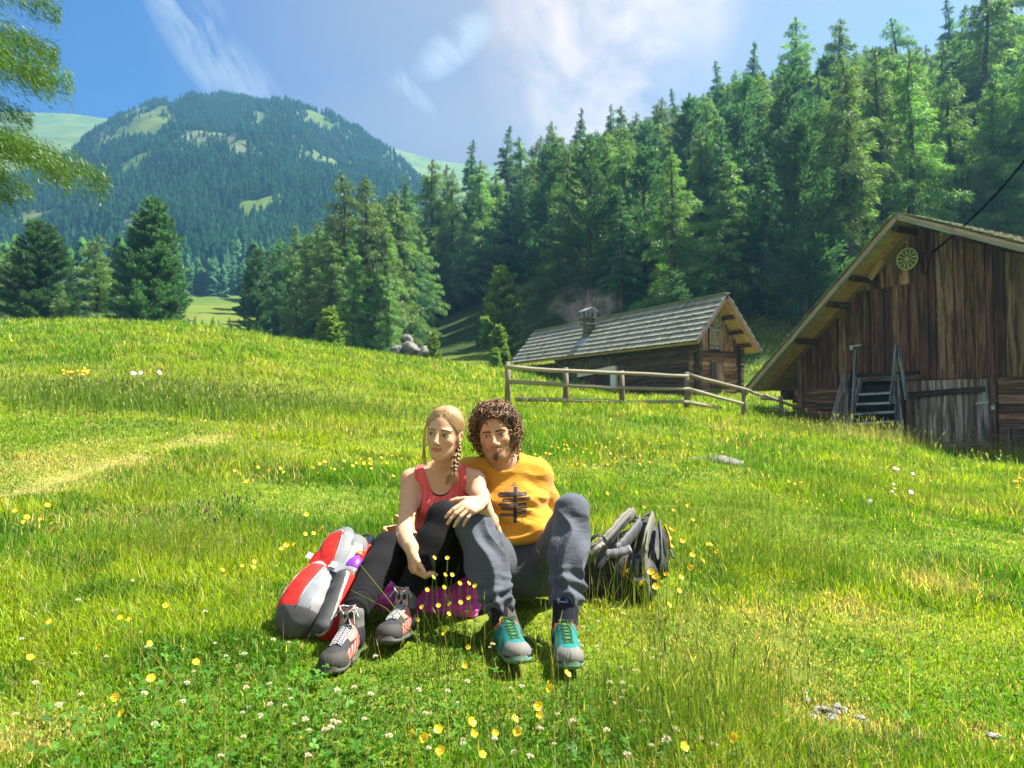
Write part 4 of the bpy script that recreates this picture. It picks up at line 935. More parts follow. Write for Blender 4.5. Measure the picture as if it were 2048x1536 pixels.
def ops(add, sub=()): return [('+', p) for p in add] + [('-', p) for p in sub]
def axis_of(lo, hi, h, fine=None, hf=None):
    if fine is None: return np.arange(lo, hi + h, h)
    a, b = fine; return np.concatenate([np.arange(lo, a, h) if a > lo else [], np.arange(max(a, lo), min(b, hi), hf), np.arange(min(b, hi), hi + h, h)])
def polygonise(op, h, fine=None, hf=None, disp=None):
    """op: list of ('+'|'-', primitive). returns V, F of the blended surface (surface nets on a graded grid)"""
    los, his = zip(*[pbb(p) for s, p in op if s == '+']); lo = np.min(los, 0) - 3 * h; hi = np.max(his, 0) + 3 * h
    ax = [axis_of(lo[i], hi[i], h, None if fine is None else fine[i], hf).astype(np.float32) for i in range(3)]
    D = np.full([len(a) for a in ax], .2, np.float32)
    for s, p in op:
        l, u = pbb(p); k = p[5] if p[0] == 'cap' else p[3]; mg = k + 2.5 * h
        sl = [slice(max(0, int(np.searchsorted(ax[i], l[i] - mg)) - 1), int(np.searchsorted(ax[i], u[i] + mg)) + 1) for i in range(3)]
        X, Y, Z = ax[0][sl[0]][:, None, None], ax[1][sl[1]][None, :, None], ax[2][sl[2]][None, None, :]
        if 0 in (X.size, Y.size, Z.size): continue
        d = pev(p, X, Y, Z).astype(np.float32); A = D[tuple(sl)]
        if s == '+': hh = np.clip(.5 + .5 * (A - d) / max(k, 1e-5), 0, 1); D[tuple(sl)] = A * (1 - hh) + d * hh - k * hh * (1 - hh)
        else: d = -d; hh = np.clip(.5 - .5 * (A - d) / max(k, 1e-5), 0, 1); D[tuple(sl)] = A * (1 - hh) + d * hh + k * hh * (1 - hh)
    S = D < 0; nx, ny, nz = D.shape
    e = [S[:-1] != S[1:], S[:, :-1] != S[:, 1:], S[:, :, :-1] != S[:, :, 1:]]
    act = np.zeros((nx - 1, ny - 1, nz - 1), bool)
    act |= e[0][:, :-1, :-1] | e[0][:, 1:, :-1] | e[0][:, :-1, 1:] | e[0][:, 1:, 1:]
    act |= e[1][:-1, :, :-1] | e[1][1:, :, :-1] | e[1][:-1, :, 1:] | e[1][1:, :, 1:]
    act |= e[2][:-1, :-1] | e[2][1:, :-1] | e[2][:-1, 1:] | e[2][1:, 1:]
    ci = np.argwhere(act); n = len(ci); flat = np.ravel_multi_index(ci.T, act.shape)
    acc = np.zeros((n, 3)); cnt = np.zeros(n)
    cor = [(i, j, k) for i in (0, 1) for j in (0, 1) for k in (0, 1)]
    val = {c: D[ci[:, 0] + c[0], ci[:, 1] + c[1], ci[:, 2] + c[2]] for c in cor}
    for c in cor:
        for d_ in range(3):
            if c[d_] == 0:
                c2 = list(c); c2[d_] = 1; c2 = tuple(c2); a, b = val[c], val[c2]; m = (a < 0) != (b < 0); t = np.where(m, a / np.where(m, a - b, 1), 0)
                for q in range(3):
                    x0 = ax[q][ci[:, q] + c[q]]; x1 = ax[q][ci[:, q] + c2[q]]; acc[:, q] += np.where(m, x0 + (x1 - x0) * t, 0)
                cnt += m
    V = acc / cnt[:, None]; Fs = []
    for d_ in range(3):
        E = np.argwhere(e[d_]); o1, o2 = [q for q in range(3) if q != d_]
        E = E[(E[:, o1] > 0) & (E[:, o2] > 0) & (E[:, o1] < act.shape[o1]) & (E[:, o2] < act.shape[o2])]
        def cid(s1, s2): q = E.copy(); q[:, o1] -= s1; q[:, o2] -= s2; return np.searchsorted(flat, np.ravel_multi_index(q.T, act.shape))
        Q = np.stack([cid(1, 1), cid(0, 1), cid(0, 0), cid(1, 0)], 1); ins = S[E[:, 0], E[:, 1], E[:, 2]]
        flip = ~ins if d_ != 1 else ins; Q[flip] = Q[flip][:, ::-1]; Fs.append(Q)
    return V, np.concatenate(Fs)
def vnormals(V, F):
    a, b, c, d = (V[F[:, i]] for i in range(4)); n = np.cross(c - a, d - b); N = np.zeros_like(V)
    for i in range(4): np.add.at(N, F[:, i], n)
    return N / (np.linalg.norm(N, axis=1)[:, None] + 1e-12)
def n3(V, s, seed=0):
    """three dimensional smooth noise of points, -1..1"""
    x, y, z = V[:, 0], V[:, 1], V[:, 2]
    return ((vnoise(x + z * .6, y + z * .35, s, seed) + vnoise(x * .5 - z, y * .7 + x * .3, s, seed + 1) + vnoise(y + x * .2, z + y * .4, s, seed + 2)) / 1.5 - 1)
def relax(V, F, it=2, w=.5):
    n = len(V); E = np.concatenate([F[:, [0, 1]], F[:, [1, 2]], F[:, [2, 3]], F[:, [3, 0]]]); 
    for _ in range(it):
        A = np.zeros_like(V); c = np.zeros(n)
        for i, j in ((0, 1), (1, 0)): np.add.at(A, E[:, i], V[E[:, j]]); np.add.at(c, E[:, i], 1)
        V = V * (1 - w) + w * A / c[:, None]
    return V
def surf(name, op, h, mat, parent=None, colr=None, disp=None, fine=None, hf=None, it=1):
    V, F = polygonise(op, h, fine, hf); V = relax(V, F, it)
    if disp is not None: V = V + vnormals(V, F) * disp(V)[:, None]
    C_ = None if colr is None else colr(V)
    o = obj(name, mesh_np(name, V, F, mat, C_, smooth=True), parent); return o, V, F
def tubes(paths, rad, sides=5, taper=None):
    """many equal-length polylines (n,m,3) as tubes in one go"""
    Pn = np.asarray(paths, float); n, m, _ = Pn.shape; d = np.gradient(Pn, axis=1); d /= np.linalg.norm(d, axis=2)[..., None] + 1e-12
    ref = np.array([.31, .22, .92]); s = np.cross(d, ref); s /= np.linalg.norm(s, axis=2)[..., None] + 1e-9; u = np.cross(d, s)
    th = np.linspace(0, 2 * np.pi, sides, endpoint=False); rr = np.broadcast_to(np.asarray(rad, float).reshape(-1, 1) if np.ndim(rad) == 1 else rad, (n, m)).astype(float)
    if taper is not None: rr = rr * np.asarray(taper)[None]
    V = Pn[:, :, None] + (s[:, :, None] * np.cos(th)[None, None, :, None] + u[:, :, None] * np.sin(th)[None, None, :, None]) * rr[:, :, None, None]
    idx = np.arange(n * m * sides).reshape(n, m, sides); F = np.stack([idx[:, :-1], np.roll(idx, -1, 2)[:, :-1], np.roll(idx, -1, 2)[:, 1:], idx[:, 1:]], -1).reshape(-1, 4)
    return V.reshape(-1, 3), F
def bvh(V, F): return BVHTree.FromPolygons([tuple(v) for v in V], [tuple(int(i) for i in f) for f in F])
def cast(tree, o, d, off=.0015):
    h = tree.ray_cast(Vector(o), Vector(d).normalized(), 3.0)
    if h[0] is None: return None
    return h[0] - Vector(d).normalized() * off
def decal(tree, px, py, off=.0015): return cast(tree, (0, 0, CAMZ), ray(px, py), off)
def decal_poly(name, tree, poly, mat, parent, off=.0015, step=1.5):
    """flat print laid on cloth: polygon in photograph pixels, filled with a fine grid"""
    xs = [p[0] for p in poly]; ys = [p[1] for p in poly]; nx = max(2, int((max(xs) - min(xs)) / step)); cols_ = []
    def span(x):
        c = []
        for (x0, y0), (x1, y1) in zip(poly, poly[1:] + poly[:1]):
            if (x0 <= x) != (x1 <= x): c.append(y0 + (y1 - y0) * (x - x0) / (x1 - x0))
        return (min(c), max(c)) if len(c) > 1 else None
    V = []; F = []; prev = None; ny = max(2, int((max(ys) - min(ys)) / step))
    for i in range(nx + 1):
        x = min(xs) + (max(xs) - min(xs)) * (i + (.02 if i == 0 else -.02 if i == nx else 0)) / nx; sp_ = span(x)
        if sp_ is None: prev = None; continue
        col_ = []
        for j in range(ny + 1):
            q = decal(tree, x, sp_[0] + (sp_[1] - sp_[0]) * j / ny, off)
            if q is None: col_ = None; break
            V.append(tuple(q)); col_.append(len(V) - 1)
        if prev and col_: F += [(prev[j], col_[j], col_[j + 1], prev[j + 1]) for j in range(ny)]
        prev = col_
    me = bpy.data.meshes.new(name); me.from_pydata(V, [], F); me.materials.append(mat); me.polygons.foreach_set('use_smooth', [True] * len(F)); return obj(name, me, parent)
def decal_text(name, tree, txt, px, py, hpx, mat, parent, slope=0.0, wpx=None, off=.0025):
    cu = bpy.data.curves.new(name, 'FONT'); cu.body = txt; cu.size = 1; t = bpy.data.objects.new(name, cu); col.objects.link(t)
    dg = bpy.context.evaluated_depsgraph_get(); me = bpy.data.meshes.new_from_object(t.evaluated_get(dg)); bpy.data.objects.remove(t)
    vs = [v.co.copy() for v in me.vertices]; w0 = max(v.x for v in vs) if vs else 1; sx = (wpx / w0) if wpx else hpx * .75
    for v in me.vertices:
        q = decal(tree, px + v.co.x * sx, py - v.co.y * hpx * 1.35 - v.co.x * sx * slope, off)
        if q is not None: v.co = q
    me.materials.append(mat); return obj(name, me, parent)
# ------------------------------------------------------------------ the two people
def pa(*a): return np.array(P(*a))
def skin_mat(name):
    m, g = new_mat(name); a = g('ShaderNodeAttribute', attribute_name='Col').outputs[0]; pos = g('ShaderNodeNewGeometry').outputs['Position']
    n = g.noise(pos, 60, 4, .6); n2 = g.noise(pos, 420, 2, .6); f = g.math('MULTIPLY_ADD', n, .22, .89)
    c = g.mix(1.0, a, g('ShaderNodeCombineColor', {0: f, 1: f, 2: f}).outputs[0], 'MULTIPLY')
    b = finish(g, c, .60, n2, .3, .0008, .22); b.inputs['Subsurface Weight'].default_value = .12; b.inputs['Subsurface Radius'].default_value = (.012, .005, .003); b.inputs['Subsurface Scale'].default_value = 1.0; return m
MAT_SKIN = skin_mat('skin')
MAT_EYE = vcol('eyeball', .12, 300, .02, 0, .001, .5)
MAT_DARKHAIR = vcol('brown_hair', .38, 500, .3, .2, .0005, .5)
def cloth(name, c, rough=.85, weave=900, var=.10, sheen=.0, spec=.2, fold=0.0):
    m, g = new_mat(name); pos = g('ShaderNodeNewGeometry').outputs['Position']; n = g.noise(pos, weave, 2, .5); b_ = g.noise(pos, 9, 4, .6, .6); f = g.math('MULTIPLY_ADD', g.math('ADD', n, b_), var, 1 - var)
    cm = g.mix(1.0, c, g('ShaderNodeCombineColor', {0: f, 1: f, 2: f}).outputs[0], 'MULTIPLY') if isinstance(c, tuple) else g.mix(1.0, g('ShaderNodeAttribute', attribute_name='Col').outputs[0], g('ShaderNodeCombineColor', {0: f, 1: f, 2: f}).outputs[0], 'MULTIPLY')
    w2 = g.noise(g.vmath('MULTIPLY', pos, (1, 1, 2.2)), 16, 5, .6, 1.2)
    finish(g, cm, rough, g.math('ADD', g.math('MULTIPLY', n, .15), g.math('MULTIPLY', w2, fold)), .7, .012, spec, **({'Sheen Weight': sheen} if sheen else {})); return m
def frame(fwd, up):
    f = nv(fwd); r_ = nv(np.cross(f, up)); return np.stack([r_, f, np.cross(r_, f)])   # rows: right, forward, up
def head_prims(male=True):
    j = 1.0 if male else .84; pr = [
        ell((0, -.012, .030), (.075 if male else .0705, .094, .086), .01), ell((0, .018, -.034), (.060 if male else .0525, .072, .082), .03),
        ell((0, .060, -.090), (.024 if male else .017, .024, .020 if male else .019), .025)]
    for s in (-1, 1):
        pr += [cap((s * .051 * j, -.002, -.046), (s * (.020 if male else .013), .056, -.092), .018 * j, .015 if male else .012, .02), ell((s * (.040 if male else .0365), .052, -.022), (.020 if male else .018, .022, .018), .02), ell((s * .028, .071, .020 if male else .022), (.025, .013, .0085 if male else .006), .012)]
    sub = [ell((s * .031, .0865, .001), (.0185, .0155, .0105), .009) for s in (-1, 1)]
    nose = [cap((0, .079, .010), (0, .103, -.029), .0080, .0098, .010), ell((0, .102, -.033), (.0125 if male else .0108, .0125, .0100), .006)] + [ell((s * (.0130 if male else .0110), .0910, -.0375), (.0085, .0105, .0072), .005) for s in (-1, 1)]
    lids = [ell((s * .031, .0672, .0005), (.0150, .0115, .0095), .004) for s in (-1, 1)]
    sm = 0 if male else .0045
    mouth = [cap((-.021, .0815, -.0605 + sm), (0, .0855, -.0605), .0036, .0044, .006), cap((0, .0855, -.0605), (.021, .0815, -.0605 + sm), .0044, .0036, .006), ell((0, .0880, -.0580), (.013, .0052, .0038 if male else .0044), .004), ell((0, .0880, -.0665), (.015, .0056, .0048 if male else .0054), .004)]
    ew = .0765 if male else .0720
    ears = [ell((s * ew, -.006, -.008), (.007, .017, .029), .006, frame((-.3 * s, 1, 0), (0, 0, 1))) for s in (-1, 1)] + [ell((s * (ew + .0025), -.012, .004), (.008, .011, .020), .005, frame((-.4 * s, 1, 0), (0, 0, 1))) for s in (-1, 1)]
    esub = [ell((s * (ew + .0075), -.003, -.002), (.0045, .008, .014), .004) for s in (-1, 1)]
    return ops(pr) + ops([], sub) + ops(nose + lids + mouth + ears) + ops([], esub)
def xop(op, M, o, s): return [(q, xf([p], M, o, s)[0]) for q, p in op]
def hand_prims(wr, fwd, back, right, curls, spread=.10, s=1.0, thumb=(.55, .35, .2), tcurl=(20, 25)):
    """palm, four fingers and thumb; back = direction the back of the hand faces; right = anatomical right hand"""
    f = nv(fwd); b = nv(back - f * np.dot(back, f)); th = nv(np.cross(b, f)) * (1 if right else -1); W = np.array(wr, float); out = []
    out.append(cap(W - f * .01, W + f * .03 * s, .0245 * s, .027 * s, .012, b, .72)); out.append(box(W + f * .052 * s, np.array([.039, .038, .0135]) * s, .012 * s, .012, np.stack([th, f, b])))
    lens = [(.044, .026, .020), (.049, .030, .022), (.045, .028, .021), (.035, .021, .018)]; offs = [.030, .0105, -.0095, -.029]; rad = [.0092, .0095, .0090, .0080]; base = [.088, .092, .087, .078]
    def rot(v, ax, a): v = np.array(v); return v * math.cos(a) + np.cross(ax, v) * math.sin(a) + ax * np.dot(ax, v) * (1 - math.cos(a))
    for i in range(4):
        p = W + th * offs[i] * s + f * base[i] * s; d = nv(f + th * spread * (1.5 - i) * .8); ax = nv(np.cross(-b, d)) * -1; out.append(cap(W + th * offs[i] * .8 * s + f * .045 * s, p, .0115 * s, rad[i] * 1.12 * s, .010, b, .95))
        for j in range(3):
            d = rot(d, nv(np.cross(d, -b)), R(curls[i][j])); d = nv(d); q = p + d * lens[i][j] * s; r0 = rad[i] * s * (1 - .08 * j); out.append(cap(p, q, r0, r0 * .90, .0025)); p = q; b_ = b
    p = W + th * .018 * s + f * .018 * s; d = nv(th * thumb[0] * 1.6 + f * thumb[1] * 1.6 - b * thumb[2]); q = p + d * .042 * s; out.append(cap(p, q, .0165 * s, .0125 * s, .012))
    for ln, rr, cu in ((.032, .0108, tcurl[0]), (.025, .0096, tcurl[1])):
        d = nv(d + f * math.sin(R(cu)) * .9 - b * math.sin(R(cu)) * .5); p = q; q = p + d * ln * s; out.append(cap(p, q, rr * 1.08 * s, rr * .92 * s, .004))
    return out
def limb(a, b, r0, r1, rm=None, pos=.35, k=.02):
    if rm is None: return [cap(a, b, r0, r1, k)]
    m = a + (b - a) * pos; return [cap(a, m, r0, rm, k), cap(m, b, rm, r1, k)]
def face_paint(V, M, o, s, skin, lip, brow, male):
    L = (V - o) @ M.T / s; x, y, z = L[:, 0], L[:, 1], L[:, 2]; C_ = np.tile(np.array(skin), (len(V), 1)); near = np.linalg.norm(L, axis=1) < .16; fr = near & (y > .05)
    def blend(w_, c): w_ = (w_ * fr)[:, None]; C_[:] = C_ * (1 - w_) + np.array(c) * w_
    cheek = np.exp(-(((np.abs(x) - .040) / .018) ** 2 + ((z + .030) / .016) ** 2)); blend(cheek * .28, (skin[0] * 1.02, skin[1] * .72, skin[2] * .68)); blend(np.exp(-((x / .014) ** 2 + ((z + .034) / .014) ** 2)) * .22, (skin[0] * 1.02, skin[1] * .72, skin[2] * .68))
    if male:
        jaw = sstep(-.036, -.062, z + .25 * np.maximum(0, .045 - np.abs(x)) * 0) * near * (y > -.03); side = sstep(.030, .050, np.abs(x)) * sstep(.0, -.035, z) * near * (y > -.02) * (np.linalg.norm(L, axis=1) < .13)
        w_ = (np.clip(jaw * .34 + side * .30, 0, .38))[:, None]; C_[:] = C_ * (1 - w_) + np.array(brow) * 2.0 * w_
        blend(np.exp(-((x / .017) ** 2 + ((z + .090) / .014) ** 2)) * .35, brow); blend(np.exp(-(((np.abs(x) - .012) / .013) ** 2 + ((z + .0500) / .0042) ** 2)) * .38, brow); blend(np.exp(-((x / .007) ** 2 + ((z + .0755) / .006) ** 2)) * .5, brow)
    zc = z - (0 if male else 6.5 * x * x); lipm = sstep(.0250, .0205, np.abs(x)) * sstep(-.0730, -.0700, zc) * sstep(-.0530 - .09 * np.abs(x), -.0555 - .09 * np.abs(x), zc) * (y > .074); blend(lipm * .85, lip)
    blend(np.exp(-((zc + .0622) / .0012) ** 2) * sstep(.026, .021, np.abs(x)) * .85, np.array(lip) * .30)
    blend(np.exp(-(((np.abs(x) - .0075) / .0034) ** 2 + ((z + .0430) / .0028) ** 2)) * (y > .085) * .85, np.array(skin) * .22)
    blend(np.exp(-(((np.abs(x) - .031) / .018) ** 2 + ((z - .001) / .0085) ** 2)) * .35, np.array(skin) * (.62, .5, .5))  # lid shading painted into the skin colour round the eyes
    return C_
def face_parts(root, tree, M, o, s, gaze, iris, brow, male):
    def W(l): return Vector(o + s * (np.array(l) @ M))
    fwd = -Vector(M[1])
    def on(x, z, off=.001): return cast(tree, W((x, .20, z)), fwd, off)
    for sd_ in (-1, 1):
        c = np.array(on(sd_ * .031, 0, 0)) - M[1] * .0030 * s
        n1, n2 = 20, 14; T, Q = np.meshgrid(np.linspace(0, 2 * np.pi, n1, endpoint=False), np.linspace(0.01, np.pi - .01, n2)); lx, lz, ly = np.cos(T) * np.sin(Q), np.sin(T) * np.sin(Q), np.cos(Q)
        L = np.stack([lx * .0140, ly * .0072, lz * (.0066 if male else .0074) - .0008 * lx ** 2], -1).reshape(-1, 3); V = c + s * (L @ M); gx, gz_ = gaze; dd = np.hypot(L[:, 0] - gx, L[:, 2] - gz_); C_ = np.tile(np.array([.50, .46, .43]), (len(V), 1)); C_[dd < .0058] = iris; C_[dd < .0027] = (.005, .005, .005)
        idx = np.arange(n1 * n2).reshape(n2, n1); F = np.stack([idx[:-1], np.roll(idx, -1, 1)[:-1], np.roll(idx, -1, 1)[1:], idx[1:]], -1).reshape(-1, 4)
        eye = obj('eye', mesh_np('eye', V, F, MAT_EYE, C_, True), root)
        pts = [[on(sd_ * .031 + u * .0150, .0056 * (1 - u * u) + (.0010 if not male else 0) * u * sd_ - .0004, .0022) for u in np.linspace(-1, 1, 9)]]
        V, F = tubes(np.array([[list(p) for p in q] for q in pts]), (.0018 if not male else .0012) * s, 5, [.4, .8, 1, 1, 1, 1, 1, .8, .5]); obj('eyelash', mesh_np('eyelash', V, F, MAT_DARKHAIR, np.tile([.02, .012, .01], (len(V), 1)), True), eye)
        pts = []; inner, outer, hi = (.010, .053, .0225) if male else (.013, .053, .0225)
        for q in range(5): pts.append([list(on(sd_ * (inner + (outer - inner) * u), (.0165 if male else .018) + (hi - .018) * math.sin(u * 2.2) * 1.3 - .004 * u + (0 if male else .0015) + (q - 2) * (.0013 if male else .0008) * (1 - u * .6), .0010)) for u in np.linspace(0, 1, 8)])
        V, F = tubes(np.array(pts), (.0011 if male else .0008) * s, 4, [.8, 1, 1, 1, 1, .9, .7, .3]); obj('eyebrow', mesh_np('eyebrow', V, F, MAT_DARKHAIR, np.tile(np.array(brow) * .6, (len(V), 1)), True), root)
def shoe(root, heel, toe, up, L, H, kind, name='shoe'):
    heel, toe = np.array(heel), np.array(toe); s = np.linalg.norm(toe - heel) / L; s = 1.0; f = nv(toe - heel); M = frame(f, up); o = toe - f * L
    up_ = [ell((0, .045, .046), (.036, .043, .046), .02), cap((0, .05, .05), (0, .058, H - .02), .037, .040, .02), cap((0, .07, .074), (0, .165, .046), .034, .034, .03), cap((0, .12, .036), (0, L - .045, .030), .041, .041, .02, (0, 0, 1), .82), ell((0, L - .047, .031), (.043, .046, .033), .015)]
    A_ = ops(up_, [cap((0, .052, H - .012), (0, .048, H + .08), .031, .034, .006)])
    def L_(V): return (V - o) @ M.T
    if kind == 'boot':
        def colr(V):
            q = L_(V); C_ = np.tile([.028, .029, .034], (len(V), 1)); x, y, z = q.T
            pk = (np.abs(x) > .022) & (y > .085) & (y < L - .060) & (z > .022) & (z < .072 - (y - .08) * .16); st_ = (np.sin((y * 1.0 + z * .8) * 260) > -.35); C_[pk & st_] = (.80, .22, .19)
            C_[(y > L - .062) & (z < .06)] = (.05, .049, .046); C_[(z > H - .055) & (y < .09)] = (.13, .13, .125); C_[(z > .070) & (y > .095) & (y < .15) & (np.abs(x) > .016)] = (.78, .21, .18); return C_
    else:
        def colr(V):
            q = L_(V); C_ = np.tile([.008, .165, .170], (len(V), 1)); x, y, z = q.T
            C_[(np.abs(x) > .030) & (y > .10) & (y < .17)] = (.010, .21, .21); tc = (y > L - .066 + .25 * np.abs(x)) & (z < .062); C_[tc] = (.17, .17, .165); C_[tc & (z < .026)] = (.03, .03, .05); C_[(z > H - .009) & (y < .085)] = (.55, .07, .05); C_[(np.abs(x) < .017) & (y > .06) & (y < L - .07) & (z > .04)] = (.03, .19, .07); return C_
    sh = empty_part(name, root); o_, V, F = surf('upper', xop(A_, M, o, 1), .003, vcol('shoe_fabric', .75, 900, .2, .4, .0008), sh, colr)
    sole_c = (.075, .075, .07) if kind == 'boot' else (.10, .20, .15)
    surf('sole', xop(ops([cap((0, .040, .009), (0, .13, .009), .039, .038, .02, (0, 0, 1), .30), cap((0, .12, .009), (0, L - .042, .011), .040, .046, .02, (0, 0, 1), .30), ell((0, L - .012, .020), (.028, .014, .017), .01)]), M, o, 1), .003, plain('sole_' + kind, sole_c, .7, 120, .3, .4, .002), sh)
    tree = bvh(V, F); 
    def W(l): return Vector(o + np.array(l) @ M)
    dn = -Vector(M[2]); bk = nv(np.array([0, .55, 1.0])) @ M
    tg = (.78, .25, .22) if kind == 'boot' else (.03, .22, .09)
    surf('tongue', xop(ops([cap((0, .096, H - .050), (0, .084, H + .012), .019, .023, .01, (0, 1, .3), .30)], [cap((0, .075, H + .02), (0, .07, H + .06), .020, .026, .006)]), M, o, 1), .0025, plain('tongue_' + kind, tg, .8, 200, .3, .2, .001), sh)
    pth = []; n = 12 if kind == 'boot' else 7; y0, y1 = .088, L - .072
    for k in range(n):
        y = y0 + (y1 - y0) * k / (n - 1); w_ = (.023 if kind == 'boot' else .019) - .004 * k / n
        for sg in (-1, 1):
            q = []
            for u in np.linspace(-1, 1, 9):
                h_ = cast(tree, W((u * w_, y + sg * u * .007, .25)), dn, .003) ; q.append(list(h_) if h_ else list(W((u * w_, y, .08))))
            pth.append(q)
    top = W((0, .090, H - .012)); sd = Vector(M[0]); fv = Vector(M[1]); uv_ = Vector(M[2])
    c_top = cast(tree, W((0, y0, .25)), dn, .006) or top
    for sg in (-1, 1):
        q = [c_top + sd * sg * (.024 * math.sin(a)) + uv_ * (.012 * math.sin(a) - .006 * a) + fv * (.012 * a) for a in np.linspace(0, 3.0, 9)]; pth.append([list(v) for v in q])
        q = [c_top + sd * sg * (.010 + .030 * t) + fv * (.02 * t) - uv_ * (.030 * t * t) for t in np.linspace(0, 1, 9)]; pth.append([list(v) for v in q])
    V2, F2 = tubes(np.array(pth), .0029 if kind == 'boot' else .0017, 6); n_ = len(pth)
    if kind == 'boot':
        ring = (np.arange(len(V2)) // 6) % 9; base = (np.arange(len(V2)) // 6 + np.arange(len(V2)) % 3); C_ = np.where((base % 2 == 0)[:, None], [[.60, .60, .60]], [[.02, .022, .035]])
    else: C_ = np.tile([.045, .085, .035], (len(V2), 1))
    obj('laces', mesh_np('laces', V2, F2, vcol('laces_' + kind, .8, 400, .1), C_, True), sh)
    return W((0, .055, H - .03)), M, o
def empty_part(name, root):
    o = bpy.data.objects.new(name, None); col.objects.link(o); o.parent = root; o.empty_display_size = .05; return o

if 'people' not in SKIP:
    # ================= man
    man = empty('person', tuple(P(1040, 1190, 2.9)), 'curly haired man in a yellow t-shirt and grey trousers sitting with knees up', 'person')
    hw_ = 1.0; KVL, KVR = pa(947, 1046, 2.57), pa(1144, 1024, 2.58)
    aVL, MsL, osL = shoe(man, P(1008, 1296, 2.42), P(1040, 1330, 2.13), (0, .10, 1), .285, .085, 'shoe')
    aVR, MsR, osR = shoe(man, P(1126, 1296, 2.42), P(1142, 1342, 2.11), (0, .10, 1), .285, .085, 'shoe')
    aVL, aVR = np.array(aVL) + (0, .012, .02), np.array(aVR) + (0, .012, .02)
    hVL, hVR = pa(1004, 1140, 2.92), pa(1090, 1138, 2.92); PEL = (hVL + hVR) / 2 + (0, .03, .03); BEL = pa(1040, 1072, 2.96); CH = pa(1021, 1000, 3.00); NB_ = pa(1010, 945, 3.02)
    SVL, SVR = pa(940, 952, 3.06), pa(1071, 955, 3.03); EVL, WVL = pa(880, 1030, 3.20), pa(822, 1066, 3.07); EVR, WVR = pa(1106, 1050, 3.14), pa(1084, 1148, 3.30)
    Mh = frame((-.08, -1, -.02), (-.13, -.04, 1)); oh = pa(991.5, 869, 2.965); SK = (.58, .32, .19); FT = nv((-.12, -.97, .2))
    tor = [cap(hVL, hVR, .098, .098, .03, FT, .9), cap(PEL, BEL, .120, .116, .05, FT, .82), cap(BEL, CH, .116, .136, .05, FT, .76), cap(CH, NB_ - (0, 0, .03), .134, .095, .04, FT, .72), cap(SVL, SVR, .056, .056, .04)]
    tor += [cap(NB_ + (0, 0, .035), S_ + (0, 0, .01), .045, .045, .05) for S_ in (SVL, SVR)]
    neck = [cap(NB_ + (0, .0, -.01), oh + (-.05 * Mh[1]) * .4 + (0, .0, -.06), .060, .054, .02)]
    arms = limb(SVL, EVL, .054, .040, .050) + limb(EVL, WVL, .040, .029, .041) + limb(SVR, EVR, .055, .040, .050) + limb(EVR, WVR, .040, .029, .042)
    legs = limb(hVL, KVL, .080, .050, .07, .4) + limb(KVL, aVL, .046, .032, .044, .3) + limb(hVR, KVR, .080, .050, .07, .4) + limb(KVR, aVR, .046, .032, .044, .3)
    hands = hand_prims(WVL, (-.9, -.45, .02), (-.5, .8, .1), True, [(25, 45, 30)] * 4) + hand_prims(WVR, (.3, .9, -.1), (0, .1, 1), False, [(5, 10, 5)] * 4)
    op = ops(tor + neck + arms + legs + hands) + xop(head_prims(True), Mh, oh, 1.0)
    fine = [(oh[i] - .13, oh[i] + .13) for i in range(3)]
    V, F = polygonise(op, .0042, fine, .0021); V = relax(V, F, 1, .35)
    C_ = face_paint(V, Mh, oh, 1.0, SK, (.47, .21, .16), (.065, .035, .022), True)
    body = obj('body', mesh_np('body', V, F, MAT_SKIN, C_, True), man); tb = bvh(V, F)
    face_parts(man, tb, Mh, oh, 1.0, (.0004, .0003), (.07, .095, .10), (.030, .018, .012), True)
    # shirt
    MAT_TEE = cloth('yellow_jersey', (.62, .30, .028), .9, 1100, .08, .2, .15, .5)
    sl_a, sl_b = SVL + (EVL - SVL) * .55, SVR + (EVR - SVR) * .44
    tee = grow(tor[1:], .013) + [cap(SVL, sl_a, .068, .066, .03), cap(SVR, sl_b, .058, .061, .015), cap(PEL + (0, 0, .10), BEL, .138, .128, .03, FT, .86)]
    hem_c = PEL + np.array([0, -.02, .035])
    subs = [ell(NB_ + FT * .045 + np.array([0, 0, .052]), (.066, .075, .058), .006), cap(NB_, NB_ + (0, 0, .12), .062, .062, .006), box(hem_c + np.array([0, 0, -.12]), (.3, .3, .17), .01, .01, frame(FT, (0, .15, 1)))]
    ax_arm = nv(EVR - SVR); subs.append(cap(sl_b + ax_arm * .045, sl_b + ax_arm * .2, .049, .07, .004))
    def folds(V):
        x, y, z = V[:, 0], V[:, 1], V[:, 2]; low = sstep(.52, .34, z); rr = np.sin(z * 95 + 5 * n3(V, .12, 3) + x * 12) * .0035 * low; dg_ = (1 - np.abs(n3(V * [1, 1, 1.8], .09, 6)) * 2.2) + .6 * (1 - np.abs(n3(V * [.8, 1, 2.2], .16, 7)) * 2.2); side = np.exp(-((x - SVR[0] + .02) / .05) ** 2 - ((z - SVR[2] + .07) / .06) ** 2)
        return rr * 1.5 + dg_ * .0085 * (.75 + low + side) + np.sin((x * .8 + z * 1.2) * 110 + 3 * n3(V, .1, 9)) * .003 * side - .002
    o_, Vt, Ft = surf('t_shirt', ops(tee, subs), .0042, MAT_TEE, man, None, folds, it=2); tt = bvh(Vt, Ft)
    b = MB(); cl_ = []
    for a in np.linspace(0, 2 * math.pi, 41):
        dirv_ = np.array([math.cos(a), math.sin(a), 0]); q = NB_ + FT * .028 + np.array([0, 0, .012]) + np.array([dirv_[0] * .068, dirv_[1] * .058, 0]) ; q[2] = NB_[2] + .028 + dirv_[1] * .028 + .004; cl_.append(Vector(q))
